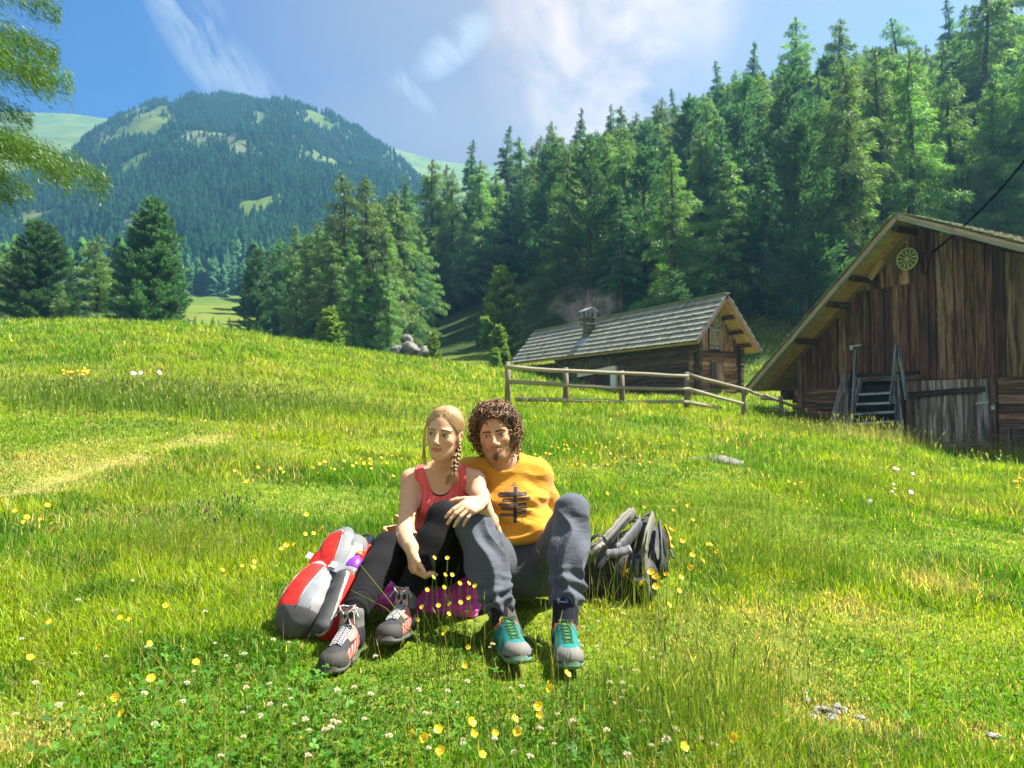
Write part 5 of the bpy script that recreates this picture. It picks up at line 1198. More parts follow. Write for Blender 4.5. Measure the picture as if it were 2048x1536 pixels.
    b.tube(cl_, .0055, 8, (1, 1, 1), cap=False); b.build('collar', MAT_TEE, o_, True)
    # signpost print
    INK = plain('dark_print', (.045, .036, .040), .8, 300, .2, .1, .0005); WHITE = plain('white_print', (.50, .48, .46), .8, 300, .1, .0, .0005); BR = plain('brown_print', (.40, .19, .045), .85, 300, .2, .1, .0005)
    z8 = lambda x, y: (940 + x / 8.535, 900 + y / 8.535)
    decal_poly('sun_print', tt, [z8(730 + 140 * math.cos(a), 700 + (118 if math.sin(a) < 0 else 20) * math.sin(a)) for a in np.linspace(0, 2 * math.pi, 25)[:-1]], BR, o_, .0006)
    boards = [([(475, 760), (505, 722), (742, 722), (742, 800), (505, 800)], 'Peak District 1972 km', 508, 778, 230, 0), ([(812, 718), (960, 716), (982, 748), (958, 778), (812, 782)], 'Cairo 388 km', 822, 762, 130, 0), ([(545, 855), (572, 826), (742, 828), (742, 882), (570, 880)], 'Nepal 7288 km', 572, 868, 165, 0),
              ([(812, 822), (1015, 788), (1036, 815), (1022, 850), (812, 880)], 'Baker Creek 8037 km', 820, 866, 200, .10), ([(475, 938), (512, 908), (742, 912), (742, 966), (508, 966)], 'Fontainebleau 905 km', 510, 952, 228, 0), ([(812, 912), (950, 896), (972, 922), (955, 948), (812, 960)], 'Fresno 9466 km', 820, 948, 125, .03),
              ([(518, 998), (545, 972), (742, 985), (742, 1036), (540, 1028)], 'Osterdap 1613 km', 545, 1012, 190, -.05), ([(812, 985), (960, 962), (982, 988), (965, 1012), (812, 1034)], 'Yosemite 9461 km', 815, 1024, 150, .10), ([(495, 1110), (530, 1080), (742, 1085), (742, 1128), (528, 1136)], 'Frankenjura 620 km', 528, 1120, 210, .03), ([(812, 1060), (950, 1028), (972, 1048), (955, 1080), (812, 1112)], 'Magic Wood 420 km', 815, 1098, 145, .22)]
    for poly, txt, tx, ty, tw, slp in boards:
        bd = decal_poly('signboard_print', tt, [z8(*p) for p in poly], INK, o_, .0011, 1.2)
        x, y = z8(tx, ty); decal_text('lettering', tt, txt, x, y - .5, 1.6, WHITE, bd, slp, tw / 8.535, .0015)
    decal_poly('post_print', tt, [z8(745, 625), z8(810, 630), z8(806, 1225), z8(780, 1242), z8(738, 1235)], INK, o_, .0020, 1.2)
    for ln in ([(720, 575), (735, 560), (760, 558), (778, 575), (775, 600), (745, 608), (722, 595), (720, 575)], [(580, 1252), (640, 1230), (690, 1222)], [(690, 1270), (770, 1245), (850, 1215), (890, 1160), (915, 1120), (990, 1060), (1040, 1020)], [(890, 1160), (905, 1200), (912, 1235)], [(990, 1060), (1040, 1040), (1095, 1028)]):
        q = [decal(tt, *z8(*p), .0008) for p in ln]
        if all(q): b = MB(); b.tube(q, .0008, 5, (1, 1, 1)); b.build('line_print', INK, o_, True)
    # trousers
    MAT_TR = cloth('grey_trouser_cloth', (.068, .078, .108), .72, 800, .10, .15, .3, .6)
    cufL, cufR = KVL + (aVL - KVL) * .80, KVR + (aVR - KVR) * .74
    tr_ = [cap(hVL, hVR, .112, .112, .03, FT, .95), cap(PEL, PEL + (0, .02, .12), .142, .138, .03, FT, .85), cap(hVL, KVL, .094, .062, .03), cap(hVR, KVR, .082, .058, .03), cap(KVL, KVL + (cufL - KVL) * .55, .062, .066, .03), cap(KVL + (cufL - KVL) * .5, cufL, .067, .052, .03), cap(KVR, KVR + (cufR - KVR) * .55, .061, .063, .03), cap(KVR + (cufR - KVR) * .5, cufR, .064, .052, .03)]
    trs = []
    for kk, cc_, aa in ((KVL, cufL, aVL), (KVR, cufR, aVR)):
        d = nv(aa - kk); trs.append(cap(cc_ + d * .075, cc_ + d * .2, .056, .09, .006))
    def trf(V):
        x, y, z = V[:, 0], V[:, 1], V[:, 2]; r_ = np.zeros(len(V))
        for kk, cc_, sd_ in ((KVL, cufL, 3), (KVR, cufR, 9)):
            d = nv(cc_ - kk); L0 = np.linalg.norm(cc_ - kk); t = ((V - kk) @ d) / L0; off = V - kk - np.outer((V - kk) @ d, d); near = sstep(.17, .115, np.linalg.norm(off, axis=1)) * sstep(-.35, -.02, t) * sstep(1.5, 1.2, t)
            a = np.arctan2(off[:, 0], off[:, 1]); lng = (1 - np.abs(np.sin(a * 2.5 + 3.5 * n3(V, .12, sd_) + t * 2)) * 1.8) * .0095 * sstep(-.1, .3, t); cuff = np.sin(t * 46 + 4 * n3(V, .05, sd_ + 2)) * .0075 * sstep(.66, .88, t) * sstep(1.12, .98, t); kn = np.sin(t * 40 + 6 * n3(V, .07, sd_ + 5)) * .0012 * np.exp(-((t - .03) / .16) ** 2)
            r_ += (lng + cuff + kn) * near
        return r_ + (1 - np.abs(n3(V, .08, 14)) * 2.5) * .0052
    o_, Vp_, Fp_ = surf('trousers', ops(tr_, trs), .0042, MAT_TR, man, None, trf, it=2); tp2 = bvh(Vp_, Fp_)
    for pts in ([(1118, 1075), (1114, 1110), (1110, 1160), (1112, 1190)], [(915, 1055), (924, 1110), (938, 1160), (952, 1200)]):
        q = [decal(tp2, *p, .001) for p in pts]
        if all(q): b = MB(); b.tube(q, .0013, 5, (1, 1, 1)); b.build('seam', MAT_TR, o_, True)
    # socks
    for kk, aa, nm, rib in ((KVL, aVL, 0, (.05, .05, .052)), (KVR, aVR, 1, (.010, .012, .020))):
        d = nv(kk - aa)
        def sc(V, aa=aa, d=d, nm=nm):
            t = (V - aa) @ d; C_ = np.tile([.012, .013, .022], (len(V), 1))
            if nm == 0: k_ = (V[:, 0] > aa[0] + .002) & (t < .085); C_[k_] = (.075, .072, .070)
            return C_
        o_, Vs_, Fs_ = surf('sock', ops([cap(aa - d * .03, aa + d * .085, .0425, .0455, .01), cap(aa - d * .02, aa - d * .02 + np.array([0, -.06, -.02]), .038, .034, .02)], [cap(aa + d * .125, aa + d * .2, .05, .06, .004)]), .003, vcol('sock_knit', .95, 700, .3, .5, .001), man, sc)
        tS = bvh(Vs_, Fs_); SW = plain('sock_mark', (.30, .38, .75), .8, 200, .1, .1, .0005)
        if nm == 1: ln = [[(1114, 1202), (1121, 1204), (1130, 1205), (1137, 1205), (1135, 1201), (1131, 1197), (1133, 1202), (1127, 1203), (1120, 1203), (1114, 1202)]]
        else: ln = [[(1005, 1203), (1010, 1206), (1015, 1207)]]
        for l_ in ln:
            q = [decal(tS, *p, .0008) for p in l_]
            if all(q): b = MB(); b.tube(q, .0010, 5, (1, 1, 1)); b.build('sock_mark', SW, o_, True)
    # curly hair
    rh = np.random.default_rng(21)
    hairc = ops([ell((0, -.018, .046), (.086, .100, .088), .01), ell((0, -.05, -.015), (.080, .06, .07), .02)] + [ell((s * .074, -.018, .01), (.017, .040, .050), .02) for s in (-1, 1)], [ell((0, .092, -.008), (.072, .072, .084), .004), ell((0, .05, -.11), (.1, .08, .08), .02)])
    o_, Vh, Fh = surf('hair', xop(hairc, Mh, oh, 1.0), .003, MAT_DARKHAIR, man, lambda V: np.array([.055, .032, .021])[None] * (1 + .5 * n3(V, .006, 55))[:, None])
    Ln = (Vh - oh) @ Mh.T; Nn = vnormals(Vh, Fh) @ Mh.T
    ok = ((Nn * Ln).sum(1) > 0) & ((Ln[:, 1] < .045) | (Ln[:, 2] > .066)) & (Ln[:, 2] > -.085); idx = rh.choice(np.nonzero(ok)[0], 820); paths = []; rads = []; cc_ = []
    for i in idx:
        b0 = Ln[i]; nr = Nn[i]; face_edge = (b0[1] > .03); L0 = rh.uniform(.03, .06); down = np.array([0, -.15, -1.0]); dr = nv(nr * rh.uniform(.8, 1.3) + down * rh.uniform(.1, .9) + rh.normal(0, .45, 3) + (np.array([0, -.5, .9]) if face_edge else 0))
        u = nv(np.cross(dr, rh.normal(size=3))); v = np.cross(dr, u); m_ = 16; t = np.linspace(0, 1, m_); cr_ = rh.uniform(.007, .0145); turns = rh.uniform(1.0, 2.1); ph = rh.uniform(0, 6.28)
        if b0[0] * b0[0] + max(0, b0[1]) ** 2 < .0001: pass
        ctr = b0[None] + dr[None] * (t * L0 * .75)[:, None] + down[None] * (t ** 2 * L0 * .22)[:, None]
        q = ctr + (u[None] * np.cos(ph + turns * 6.28 * t)[:, None] + v[None] * np.sin(ph + turns * 6.28 * t)[:, None]) * (cr_ * (.4 + .6 * np.minimum(1, t * 3)))[:, None]
        paths.append(q @ Mh + oh); rads.append(rh.uniform(.0013, .0030)); cc_.append(np.array([.165, .084, .040]) * rh.uniform(.35, 1.8))
    V, F = tubes(np.array(paths), np.array(rads), 5, [1] * 12 + [.9, .75, .5, .2]); C_ = np.repeat(np.array(cc_), 16 * 5, 0); obj('curls', mesh_np('curls', V, F, MAT_DARKHAIR, C_, True), o_)
    # hair swept back from the forehead
    paths = []; cc_ = []; hth = bvh(Vh, Fh)
    for k in range(420):
        a0 = rh.uniform(-1.15, 1.15); c_h = np.array([0, -.018, .03]); q = []
        for tt_ in np.linspace(0, 1, 9):
            el_ = .40 + tt_ * .75 + .10 * math.cos(a0 * 1.3) ; az_ = a0 * (1 - .15 * tt_) + .05 * math.sin(k); d_ = np.array([math.sin(az_) * math.cos(el_), math.cos(az_) * math.cos(el_), math.sin(el_)]); dw = Vector(d_ @ Mh); o0 = Vector(oh + c_h @ Mh)
            h1 = hth.ray_cast(o0 + dw * .3, -dw, .3)[0]; h2 = tb.ray_cast(o0 + dw * .3, -dw, .3)[0]; hs_ = [h for h in (h1, h2) if h is not None]
            if not hs_: break
            h_ = max(hs_, key=lambda h: (h - o0).length); q.append(list(h_ + dw * (.0012 + .010 * tt_ * rh.uniform(.3, 1.2))))
        if len(q) == 9: paths.append(q); cc_.append(np.array([.14, .080, .048]) * rh.uniform(.3, 1.7))
    V, F = tubes(np.array(paths), .0014, 4, [.4, .7] + [1] * 6 + [.6]); obj('swept_hair', mesh_np('swept_hair', V, F, MAT_DARKHAIR, np.repeat(np.array(cc_), 36, 0), True), o_)
    # goatee
    paths = []; 
    for _ in range(90):
        x = rh.normal(0, .008); z = -.089 + rh.normal(0, .008); q0 = cast(tb, Vector(oh + np.array([x, .2, z]) @ Mh), -Vector(Mh[1]), 0)
        if q0 is None: continue
        d = (np.array([rh.normal(0, .3), .5, -1.]) @ Mh) * .010; q0 = np.array(q0); paths.append([q0, q0 + d * .5, q0 + d])
    V, F = tubes(np.array(paths), .0007, 4, [1, .8, .3]); obj('goatee', mesh_np('goatee', V, F, MAT_DARKHAIR, np.tile([.13, .075, .045], (len(V), 1)), True), man)

    # ================= woman
    wom = empty('person', tuple(P(872, 1200, 2.9)), 'blonde braided woman in a coral tank top and black leggings leaning on the man', 'person')
    aA, MA_, oA_ = shoe(wom, P(712, 1300, 2.32), P(655, 1352, 2.07), (.02, .20, 1), .262, .150, 'boot', 'hiking_boot')
    aB, MB_, oB_ = shoe(wom, P(812, 1268, 2.46), P(768, 1290, 2.22), (.02, .16, 1), .262, .150, 'boot', 'hiking_boot')
    aA, aB = np.array(aA), np.array(aB); KA, KB = pa(778, 1098, 2.63), pa(888, 1036, 2.60)
    hA, hB = pa(842, 1148, 2.95), pa(908, 1142, 2.93); PEL = (hA + hB) / 2 + (0, .03, .02); WA = pa(876, 1066, 2.95); CH = pa(880, 1004, 2.93); NB_ = pa(888, 946, 2.92)
    SA, SB = pa(824, 962, 2.91), pa(948, 964, 2.89); EA, WrA = pa(810, 1064, 2.72), pa(823, 1099, 2.462); EB, WrB = pa(984, 1064, 2.69), pa(961, 1004, 2.50)
    Mw = frame((-.20, -.97, .0), (.12, .0, 1)); sw = .94; ow = pa(877.5, 869.5, 2.735) - Mw[1] * .072 * sw; SKW = (.64, .375, .235); FT = nv((-.02, -1, .12))
    tor = [cap(hA, hB, .098, .098, .03), cap(PEL, WA, .118, .098, .05, FT, .82), cap(WA, CH, .096, .114, .05, FT, .76), cap(CH, NB_ - (0, 0, .03), .112, .076, .04, FT, .70), cap(SA, SB, .042, .042, .04)] + [ell(CH + FT * .062 + np.array([s * .052, 0, -.008]), (.048, .042, .046), .025) for s in (-1, 1)]
    tor += [cap(NB_ + (0, 0, .02), S_ + (0, 0, .004), .034, .036, .05) for S_ in (SA, SB)]
    neck = [cap(NB_ + (0, 0, -.01), ow - Mw[1] * .012 + (0, .0, -.055), .0395, .0385, .02)]
    arms = limb(SA, EA, .038, .032, .039, .3) + limb(EA, WrA, .034, .024, .036) + limb(SB, EB, .038, .032, .039, .3) + limb(EB, WrB, .034, .024, .036)
    legs = limb(hA, KA, .086, .056, .082, .4) + limb(KA, aA, .053, .034, .052, .3) + limb(hB, KB, .086, .056, .082, .4) + limb(KB, aB, .053, .034, .052, .3)
    hands = hand_prims(WrB, P(924, 1021, 2.42) - P(961, 1004, 2.50), (.05, -.72, .72), False, [(14, 24, 14), (18, 28, 16), (24, 30, 18), (30, 32, 20)], .05, .87) + hand_prims(WrA, (.16, -.26, -.95), (-.93, -.34, .12), True, [(52, 46, 22), (56, 46, 24), (58, 48, 26), (62, 46, 26)], .03, .85, (.40, .6, .25))
    op = ops(tor + neck + arms + legs + hands) + xop(head_prims(False), Mw, ow, sw)
    V, F = polygonise(op, .0040, [(ow[i] - .12, ow[i] + .12) for i in range(3)], .0020); V = relax(V, F, 1, .35)
    C_ = face_paint(V, Mw, ow, sw, SKW, (.60, .15, .15), (.16, .10, .06), False)
    body = obj('body', mesh_np('body', V, F, MAT_SKIN, C_, True), wom); tw = bvh(V, F)
    face_parts(wom, tw, Mw, ow, sw, (.0026, .0002), (.045, .05, .03), (.085, .05, .03), False)
    nl = []                                                               # nails of the hand on the knee are left to the skin tone
    # tank top
    MAT_TANK = None
    m, g = new_mat('coral_tank'); pos = g('ShaderNodeNewGeometry').outputs['Position']; wv_ = g('ShaderNodeTexWave', {'Vector': g.vmath('MULTIPLY', pos, (1.0, .4, .45)), 'Scale': 11.0, 'Distortion': 9.0, 'Detail': 1.5, 'Detail Scale': 1.2}, wave_type='BANDS').outputs[1]
    cm = g.mix(g.ramp(wv_, [(.60, 0.0), (.78, .55)]), (.78, .125, .12), (.56, .075, .10)); nn = g.noise(pos, 900, 2, .5); w2 = g.noise(pos, 14, 5, .6, 1.0); finish(g, cm, .85, g.math('ADD', g.math('MULTIPLY', nn, .1), g.math('MULTIPLY', w2, .5)), .4, .005, .2); MAT_TANK = m
    tk = grow([p for i, p in enumerate(tor) if i not in (0,)], .0055) + [cap(PEL + (0, 0, .03), WA, .122, .106, .04, FT, .84)]
    ts = [cap(P(885, 918, 2.9), P(884, 972, 2.9), .088, .046, .006, FT, 3.0), cap(NB_, NB_ + (0, 0, .15), .07, .07, .01),
          cap(P(800, 925, 2.9), P(810, 978, 2.9), .062, .050, .006, FT, 3.0), cap(P(962, 930, 2.9), P(957, 978, 2.9), .062, .048, .006, FT, 3.0), cap(SA, EA, .05, .05, .004), cap(SB, EB, .05, .05, .004)]
    # keep the cut away from the back of the shirt
    def tkf(V):
        z = V[:, 2]; return (1 - np.abs(n3(V * [1, 1, 1.6], .06, 31)) * 2.4) * .0035 * sstep(.5, .36, z) + np.sin(z * 130 + 6 * n3(V, .1, 33)) * .0018 * sstep(.42, .32, z)
    o_, Vt, Ft = surf('tank_top', ops(tk, ts), .0036, MAT_TANK, wom, None, tkf, it=2)
    surf('bra_top', ops(grow([p for i, p in enumerate(tor) if i in (2, 3, 4, 5, 6)], .0022), [cap(P(885, 915, 2.9), P(884, 968, 2.9), .084, .046, .006, FT, 3.0), cap(P(797, 925, 2.9), P(806, 976, 2.9), .060, .046, .006, FT, 3.0), cap(P(966, 930, 2.9), P(963, 974, 2.9), .062, .046, .006, FT, 3.0), box(CH - np.array([0, 0, .13]), (.3, .3, .09), .01, .005)]), .0038, cloth('dark_bra', (.012, .010, .020)), wom)
    # leggings
    MAT_LEG = cloth('black_leggings', (.008, .008, .010), .85, 1200, .12, .02, .15, .25)
    cA, cB = aA + nv(KA - aA) * .042, aB + nv(KB - aB) * .050
    lg = [cap(hA, hB, .104, .104, .03), cap(PEL, PEL + (0, .0, .07), .122, .116, .03, FT, .86)] + limb(hA, KA, .092, .063, .088, .4) + limb(KA, cA, .060, .044, .059, .35) + limb(hB, KB, .092, .063, .088, .4) + limb(KB, cB, .060, .044, .059, .35)
    def lgf(V):
        r_ = np.zeros(len(V))
        for kk, cc_ in ((KA, cA), (KB, cB)):
            d = nv(cc_ - kk); L0 = np.linalg.norm(cc_ - kk); t = ((V - kk) @ d) / L0; off = np.linalg.norm(V - kk - np.outer((V - kk) @ d, d), axis=1) < .1; r_ += np.sin(t * 75 + 5 * n3(V, .06, 41)) * .0016 * sstep(.72, .95, t) * off
        return r_ + (1 - np.abs(n3(V, .10, 44)) * 2) * .0012
    surf('leggings', ops(lg), .0042, MAT_LEG, wom, None, lgf, it=2)
    # bracelet and ear stud
    d = nv(WrB - EB); b = MB(); u_ = nv(np.cross(d, (0, 0, 1))); v_ = np.cross(d, u_); c_ = WrB - d * .008
    b.tube([Vector(c_ + (u_ * math.cos(a) + v_ * math.sin(a)) * .0285) for a in np.linspace(0, 2 * math.pi, 25)], .0016, 6, (.02, .02, .022), cap=False); b.build('bracelet', MAT_IRON, wom, True)
    # hair: cap, swept strands, braid
    MAT_BLOND = vcol('blonde_hair', .34, 500, .25, .2, .0005, .5)
    hairc = ops([ell((0, -.020, .036), (.0775, .096, .088), .01), ell((0, -.045, -.02), (.068, .055, .07), .02)], [ell((0, .090, -.020), (.062, .070, .088), .010), ell((0, .05, -.12), (.1, .09, .08), .02)] + [ell((s * .0745, -.002, -.015), (.02, .022, .032), .006) for s in (-1, 1)])
    o_, Vh, Fh = surf('hair', xop(hairc, Mw, ow, sw), .003, MAT_BLOND, wom, lambda V: np.tile([.36, .21, .09], (len(V), 1)) * (.9 + .2 * n3(V, .01, 50))[:, None])
    th_ = bvh(Vh, Fh); rw = np.random.default_rng(8); paths = []; cc_ = []
    hc0 = np.array([0, -.020, .020])
    for k in range(760):
        s_ = 1 if k % 2 else -1; f0 = rw.random(); y0 = -.10 + .175 * f0; ztop = .036 + .088 * math.sqrt(max(.02, 1 - ((y0 + .02) / .098) ** 2)); t = np.linspace(0, 1, 14)[:, None]
        st0 = np.array([s_ * .0025, y0, ztop]) - hc0; mid_ = np.array([s_ * (.050 + .03 * rw.random()), .020 + .055 * f0 - .05 * (1 - f0), .060 + .02 * rw.random()]) - hc0; en_ = np.array([s_ * .072, -.050 - .02 * rw.random(), -.035 - .03 * rw.random()]) - hc0
        q = st0 * (1 - t) ** 2 + 2 * mid_ * 1.25 * t * (1 - t) + en_ * t ** 2; q /= np.linalg.norm(q, axis=1)[:, None]; pts_ = []
        for d_ in q:
            dw = Vector(d_ @ Mw); h_ = th_.ray_cast(Vector(ow + sw * (hc0 @ Mw)) + dw * .3, -dw, .35)[0]; pts_.append(list(h_ + dw * .0012) if h_ is not None else None)
        if any(p is None for p in pts_): continue
        pts_ = np.array(pts_); 
        if np.max(np.linalg.norm(np.diff(pts_, axis=0), axis=1)) > .035: continue
        paths.append(pts_); cc_.append(np.array([.44, .28, .14]) * rw.uniform(.3, 1.7) * np.array([1, rw.uniform(.94, 1.04), rw.uniform(.8, 1.1)]))
    V, F = tubes(np.array(paths), .0013, 4, [.8] + [1] * 12 + [.5]); obj('strands', mesh_np('strands', V, F, MAT_BLOND, np.repeat(np.array(cc_), 56, 0), True), o_)
    fly = []
    for k in range(70):
        a_ = rw.uniform(-1.5, 1.5); d_ = nv([math.sin(a_) * .9, rw.uniform(-.6, .3), math.cos(a_)]); o2_ = ow + sw * (np.array([0, -.02, .03]) @ Mw); p0_ = o2_ + sw * .088 * (d_ @ Mw); sd2 = nv(np.cross(d_, rw.normal(size=3))) @ Mw; dn_ = d_ @ Mw; L_f = rw.uniform(.02, .05); tq = np.linspace(0, 1, 6)[:, None]
        fly.append(p0_ + dn_ * (.004 + .010 * tq) + sd2 * L_f * tq - np.array([0, 0, 1]) * .012 * tq ** 2)
    V, F = tubes(np.array(fly), .0005, 3, [1, 1, 1, 1, .8, .4]); obj('flyaway_hair', mesh_np('flyaway_hair', V, F, MAT_BLOND, np.tile([.50, .34, .17], (len(V), 1)), True), o_)
    pth = [(914, 878, 2.86), (917, 896, 2.84), (915, 912, 2.815), (911, 928, 2.80), (908, 940, 2.79)]; B0 = np.array([pa(*p) for p in pth]); tt_ = np.linspace(0, 4, 60); B = np.stack([np.interp(tt_, range(5), B0[:, i]) for i in range(3)], 1); paths = []; cc_ = []
    for k in range(3):
        for sub_ in range(7):
            ph = k * 2.094; a = tt_ * 4.2 + ph; o2 = rw.normal(0, .0026, 3); w_ = .0095 * (1 - .25 * tt_ / 4); q = B + np.stack([np.cos(a) * w_, np.sin(2 * a) * w_ * .6 - .002, 0 * a], 1) + o2; paths.append(q); cc_.append(np.array([.30, .17, .085]) * rw.uniform(.5, 1.3))
    V, F = tubes(np.array(paths), .0030, 5); obj('braid', mesh_np('braid', V, F, MAT_BLOND, np.repeat(np.array(cc_), 300, 0), True), o_)
    paths = []; cc_ = []
    for k in range(90):
        e_ = pa(rw.uniform(888, 916), rw.uniform(957, 973), 2.775); m_ = (B[-1] + e_) / 2 + np.array([rw.normal(0.006, .006), -.012, .004]); q0 = B[-1] + rw.normal(0, .003, 3); t = np.linspace(0, 1, 8)[:, None]; paths.append(q0 * (1 - t) ** 2 + 2 * m_ * t * (1 - t) + e_ * t ** 2); cc_.append(np.array([.34, .19, .09]) * rw.uniform(.5, 1.5))
    V, F = tubes(np.array(paths), .0014, 4, [1, 1, 1, 1, 1, .9, .7, .3]); obj('braid_end', mesh_np('braid_end', V, F, MAT_BLOND, np.repeat(np.array(cc_), 32, 0), True), o_)
    b = MB(); b.tube([Vector(B[-3] + np.array([0, 0, .004])), Vector(B[-1] - np.array([0, 0, .008]))], .0105, 10, (.02, .015, .03)); b.build('hair_tie', cloth('hair_tie', (.02, .014, .03)), o_, True)
    paths = []; cc_ = []
    for k in range(36):
        x0 = rw.uniform(846, 851); q = [pa(856 + rw.uniform(-1, 1), 836, 2.80), pa(x0 + 1, 865, 2.79), pa(x0 - 1, 895, 2.80), pa(x0 + rw.uniform(-2, 3), 918, 2.80), pa(x0 + rw.uniform(-2, 6), 932, 2.81)]; tq = np.linspace(0, 4, 12); q = np.array(q); paths.append(np.stack([np.interp(tq, range(5), q[:, i]) for i in range(3)], 1)); cc_.append(np.array([.48, .32, .15]) * rw.uniform(.6, 1.4))
    V, F = tubes(np.array(paths), .0010, 4, [1] * 9 + [.8, .6, .3]); obj('loose_strand', mesh_np('loose_strand', V, F, MAT_BLOND, np.repeat(np.array(cc_), 48, 0), True), o_)
    ep = cast(tw, Vector(ow + sw * (np.array([-.30, -.0, -.036]) @ Mw)) , Vector(Mw[0]), 0) or Vector(ow)
    # the ear towards the right of the picture
    for sgn in (1, -1):
        h_ = cast(tw, Vector(ow + sw * (np.array([sgn * .30, -.004, -.034]) @ Mw)), Vector(Mw[0]) * -sgn, .002)
        if h_ is not None:
            mS = MB(); mS.tube([h_ - Vector((0, 0, .0035)), h_, h_ + Vector((0, 0, .0035))], [.0012, .0042, .0012], 10, (.9, .9, .92)); mS.build('ear_stud', MAT_STEEL, wom, True)
# ------------------------------------------------------------------ blanket, packs, bottle
if 'people' not in SKIP:
    MAT_PINK = cloth('magenta_blanket', (.92, .10, .55), .9, 700, .12, .3, .15, .8)
    c0 = P(862, 1196, 2.86); Mb = frame((.10, 1, 0), (0.03, 0, 1))
    def bl(V): return n3(V, .09, 60) * .006 + np.sin(V[:, 2] * 260 + 3 * n3(V, .2, 61)) * .0022
    o_, _, _ = surf('blanket', ops([box((c0.x, c0.y + .10, .038), (.225, .25, .026), .018, .01, Mb), box((c0.x + .01, c0.y + .12, .078), (.21, .20, .016), .014, .01, Mb), cap(P(930, 1175, 2.83), P(945, 1120, 2.90), .045, .03, .03), cap(P(945, 1185, 2.80), P(925, 1165, 2.85), .045, .03, .03), cap(P(800, 1195, 2.80), P(772, 1204, 2.76), .03, .018, .02)]), .0045, MAT_PINK, None, None, bl, it=2)
    tag(o_, 'folded magenta blanket the woman sits on', 'blanket')

    # ---- red and grey rucksack
    B0_, T0_ = P(622, 1282, 2.42), P(700, 1100, 2.66); u = nv(T0_ - B0_); nf = np.array([-.56, -.76, .26]); nf = nv(nf - u * np.dot(nf, u)); r_ = nv(np.cross(nf, u)); r_ = r_ if r_[0] > 0 else -r_
    Mp = np.stack([r_, nf, u]); op_ = np.array(B0_); 
    red = empty('backpack', tuple(B0_), 'red and grey hiking rucksack leaning on the leg of the woman', 'backpack')
    RED, LG_, DG, MG = (.66, .026, .018), (.26, .27, .285), (.085, .083, .088), (.14, .15, .16)
    MAT_PK = vcol('pack_cloth', .62, 700, .12, .35, .0015, .35)
    Lp = lambda V: (V - op_) @ Mp.T
    def fold(V): return n3(V, .035, 70) * .0025 + (1 - np.abs(n3(V, .07, 72)) * 2.2) * .0025
    def c_main(V):
        x, y, z = Lp(V).T; C_ = np.tile(LG_, (len(V), 1)).astype(float); C_[y < .015] = RED; C_[(z < .10) & (y > .015)] = DG; C_[(z > .345) & (y > .0)] = MG; C_[(y > .02) & (y < .05) & (z > .12) & (z < .36)] = (.34, .36, .38); return C_
    o_, V, F = surf('main_body', xop(ops([box((0, .0, .215), (.094, .072, .205), .068, .02), ell((0, 0, .12), (.108, .085, .13), .03), box((.012, -.055, .205), (.090, .045, .195), .04, .02), ell((0, .0, .03), (.10, .085, .05), .02)]), Mp, op_, 1), .0042, MAT_PK, red, c_main, fold, it=2)
    def c_up(V):
        x, y, z = Lp(V).T; C_ = np.tile((.22, .23, .25), (len(V), 1)).astype(float); wz = .056 - .012 * sstep(.30, .40, z); C_[(np.abs(x + .004) < wz) & (z < .392)] = RED; C_[z > .392] = MG; return C_
    surf('upper_panel', xop(ops([ell((-.004, .048, .300), (.078, .050, .135), .02), box((-.004, .058, .300), (.060, .030, .10), .028, .02)]), Mp, op_, 1), .0035, MAT_PK, red, c_up, fold, it=1)
    def c_fr(V):
        x, y, z = Lp(V).T; C_ = np.tile((.27, .28, .29), (len(V), 1)).astype(float); left = x < -.082 + .02 * sstep(.1, .22, z); C_[left] = MG; mid = (x > -.082 + .035 * sstep(.10, .24, z)) & (x < .040 + .006 * sstep(.05, .2, z)) & (z > .055) & (z < .238); C_[(x > .0) & (x < .074) & (z > .055) & (z < .22)] = (.20, .22, .25); C_[mid] = RED; C_[z < .055] = DG; return C_
    surf('front_pocket', xop(ops([ell((-.012, .078, .115), (.092, .072, .150), .02), ell((-.012, .085, .08), (.088, .070, .095), .03)]), Mp, op_, 1), .0035, MAT_PK, red, c_fr, fold, it=1)
    def c_sd(V):
        x, y, z = Lp(V).T; C_ = np.tile(RED, (len(V), 1)).astype(float); C_[y > .056 + .01 * sstep(.05, .2, z)] = (.055, .057, .062); C_[np.abs(y - .056 - .01 * sstep(.05, .2, z)) < .0045] = (.50, .50, .48); C_[z > .222] = (.02, .02, .022); return C_
    surf('bottle_pocket', xop(ops([box((.105, .022, .112), (.034, .060, .122), .03, .015)], [cap((.100, .022, .19), (.100, .022, .30), .030, .036, .006)]), Mp, op_, 1), .0035, MAT_PK, red, c_sd, fold, it=1)
    def Lw(l): return Vector(op_ + np.array(l) @ Mp)
    b = MB(); b.tube([Lw(p) for p in ((-.02, -.02, .408), (-.008, -.02, .435), (.022, -.03, .452), (.052, -.035, .436), (.062, -.035, .400))], .0085, 8, (.10, .105, .115), flat=.5); b.build('top_handle', MAT_PK, red, True)
    b = MB(); b.beam(Lw((.056, -.022, .43)), Lw((.072, -.018, .375)), .030, .008, tuple(nf), (.20, .27, .36)); b.build('handle_tab', MAT_PK, red)
    b = MB(); b.beam(Lw((-.088, .08, .298)), Lw((-.125, .085, .312)), .024, .006, tuple(nf), (.80, .80, .80)); b.build('zip_label', MAT_PK, red)
    b = MB(); b.beam(Lw((.055, .085, .238)), Lw((.098, .062, .232)), .036, .016, tuple(nf), (.33, .36, .38)); b.beam(Lw((.06, .097, .241)), Lw((.08, .088, .237)), .022, .008, tuple(nf), (.62, .64, .64)); b.build('buckle', MAT_PK, red)
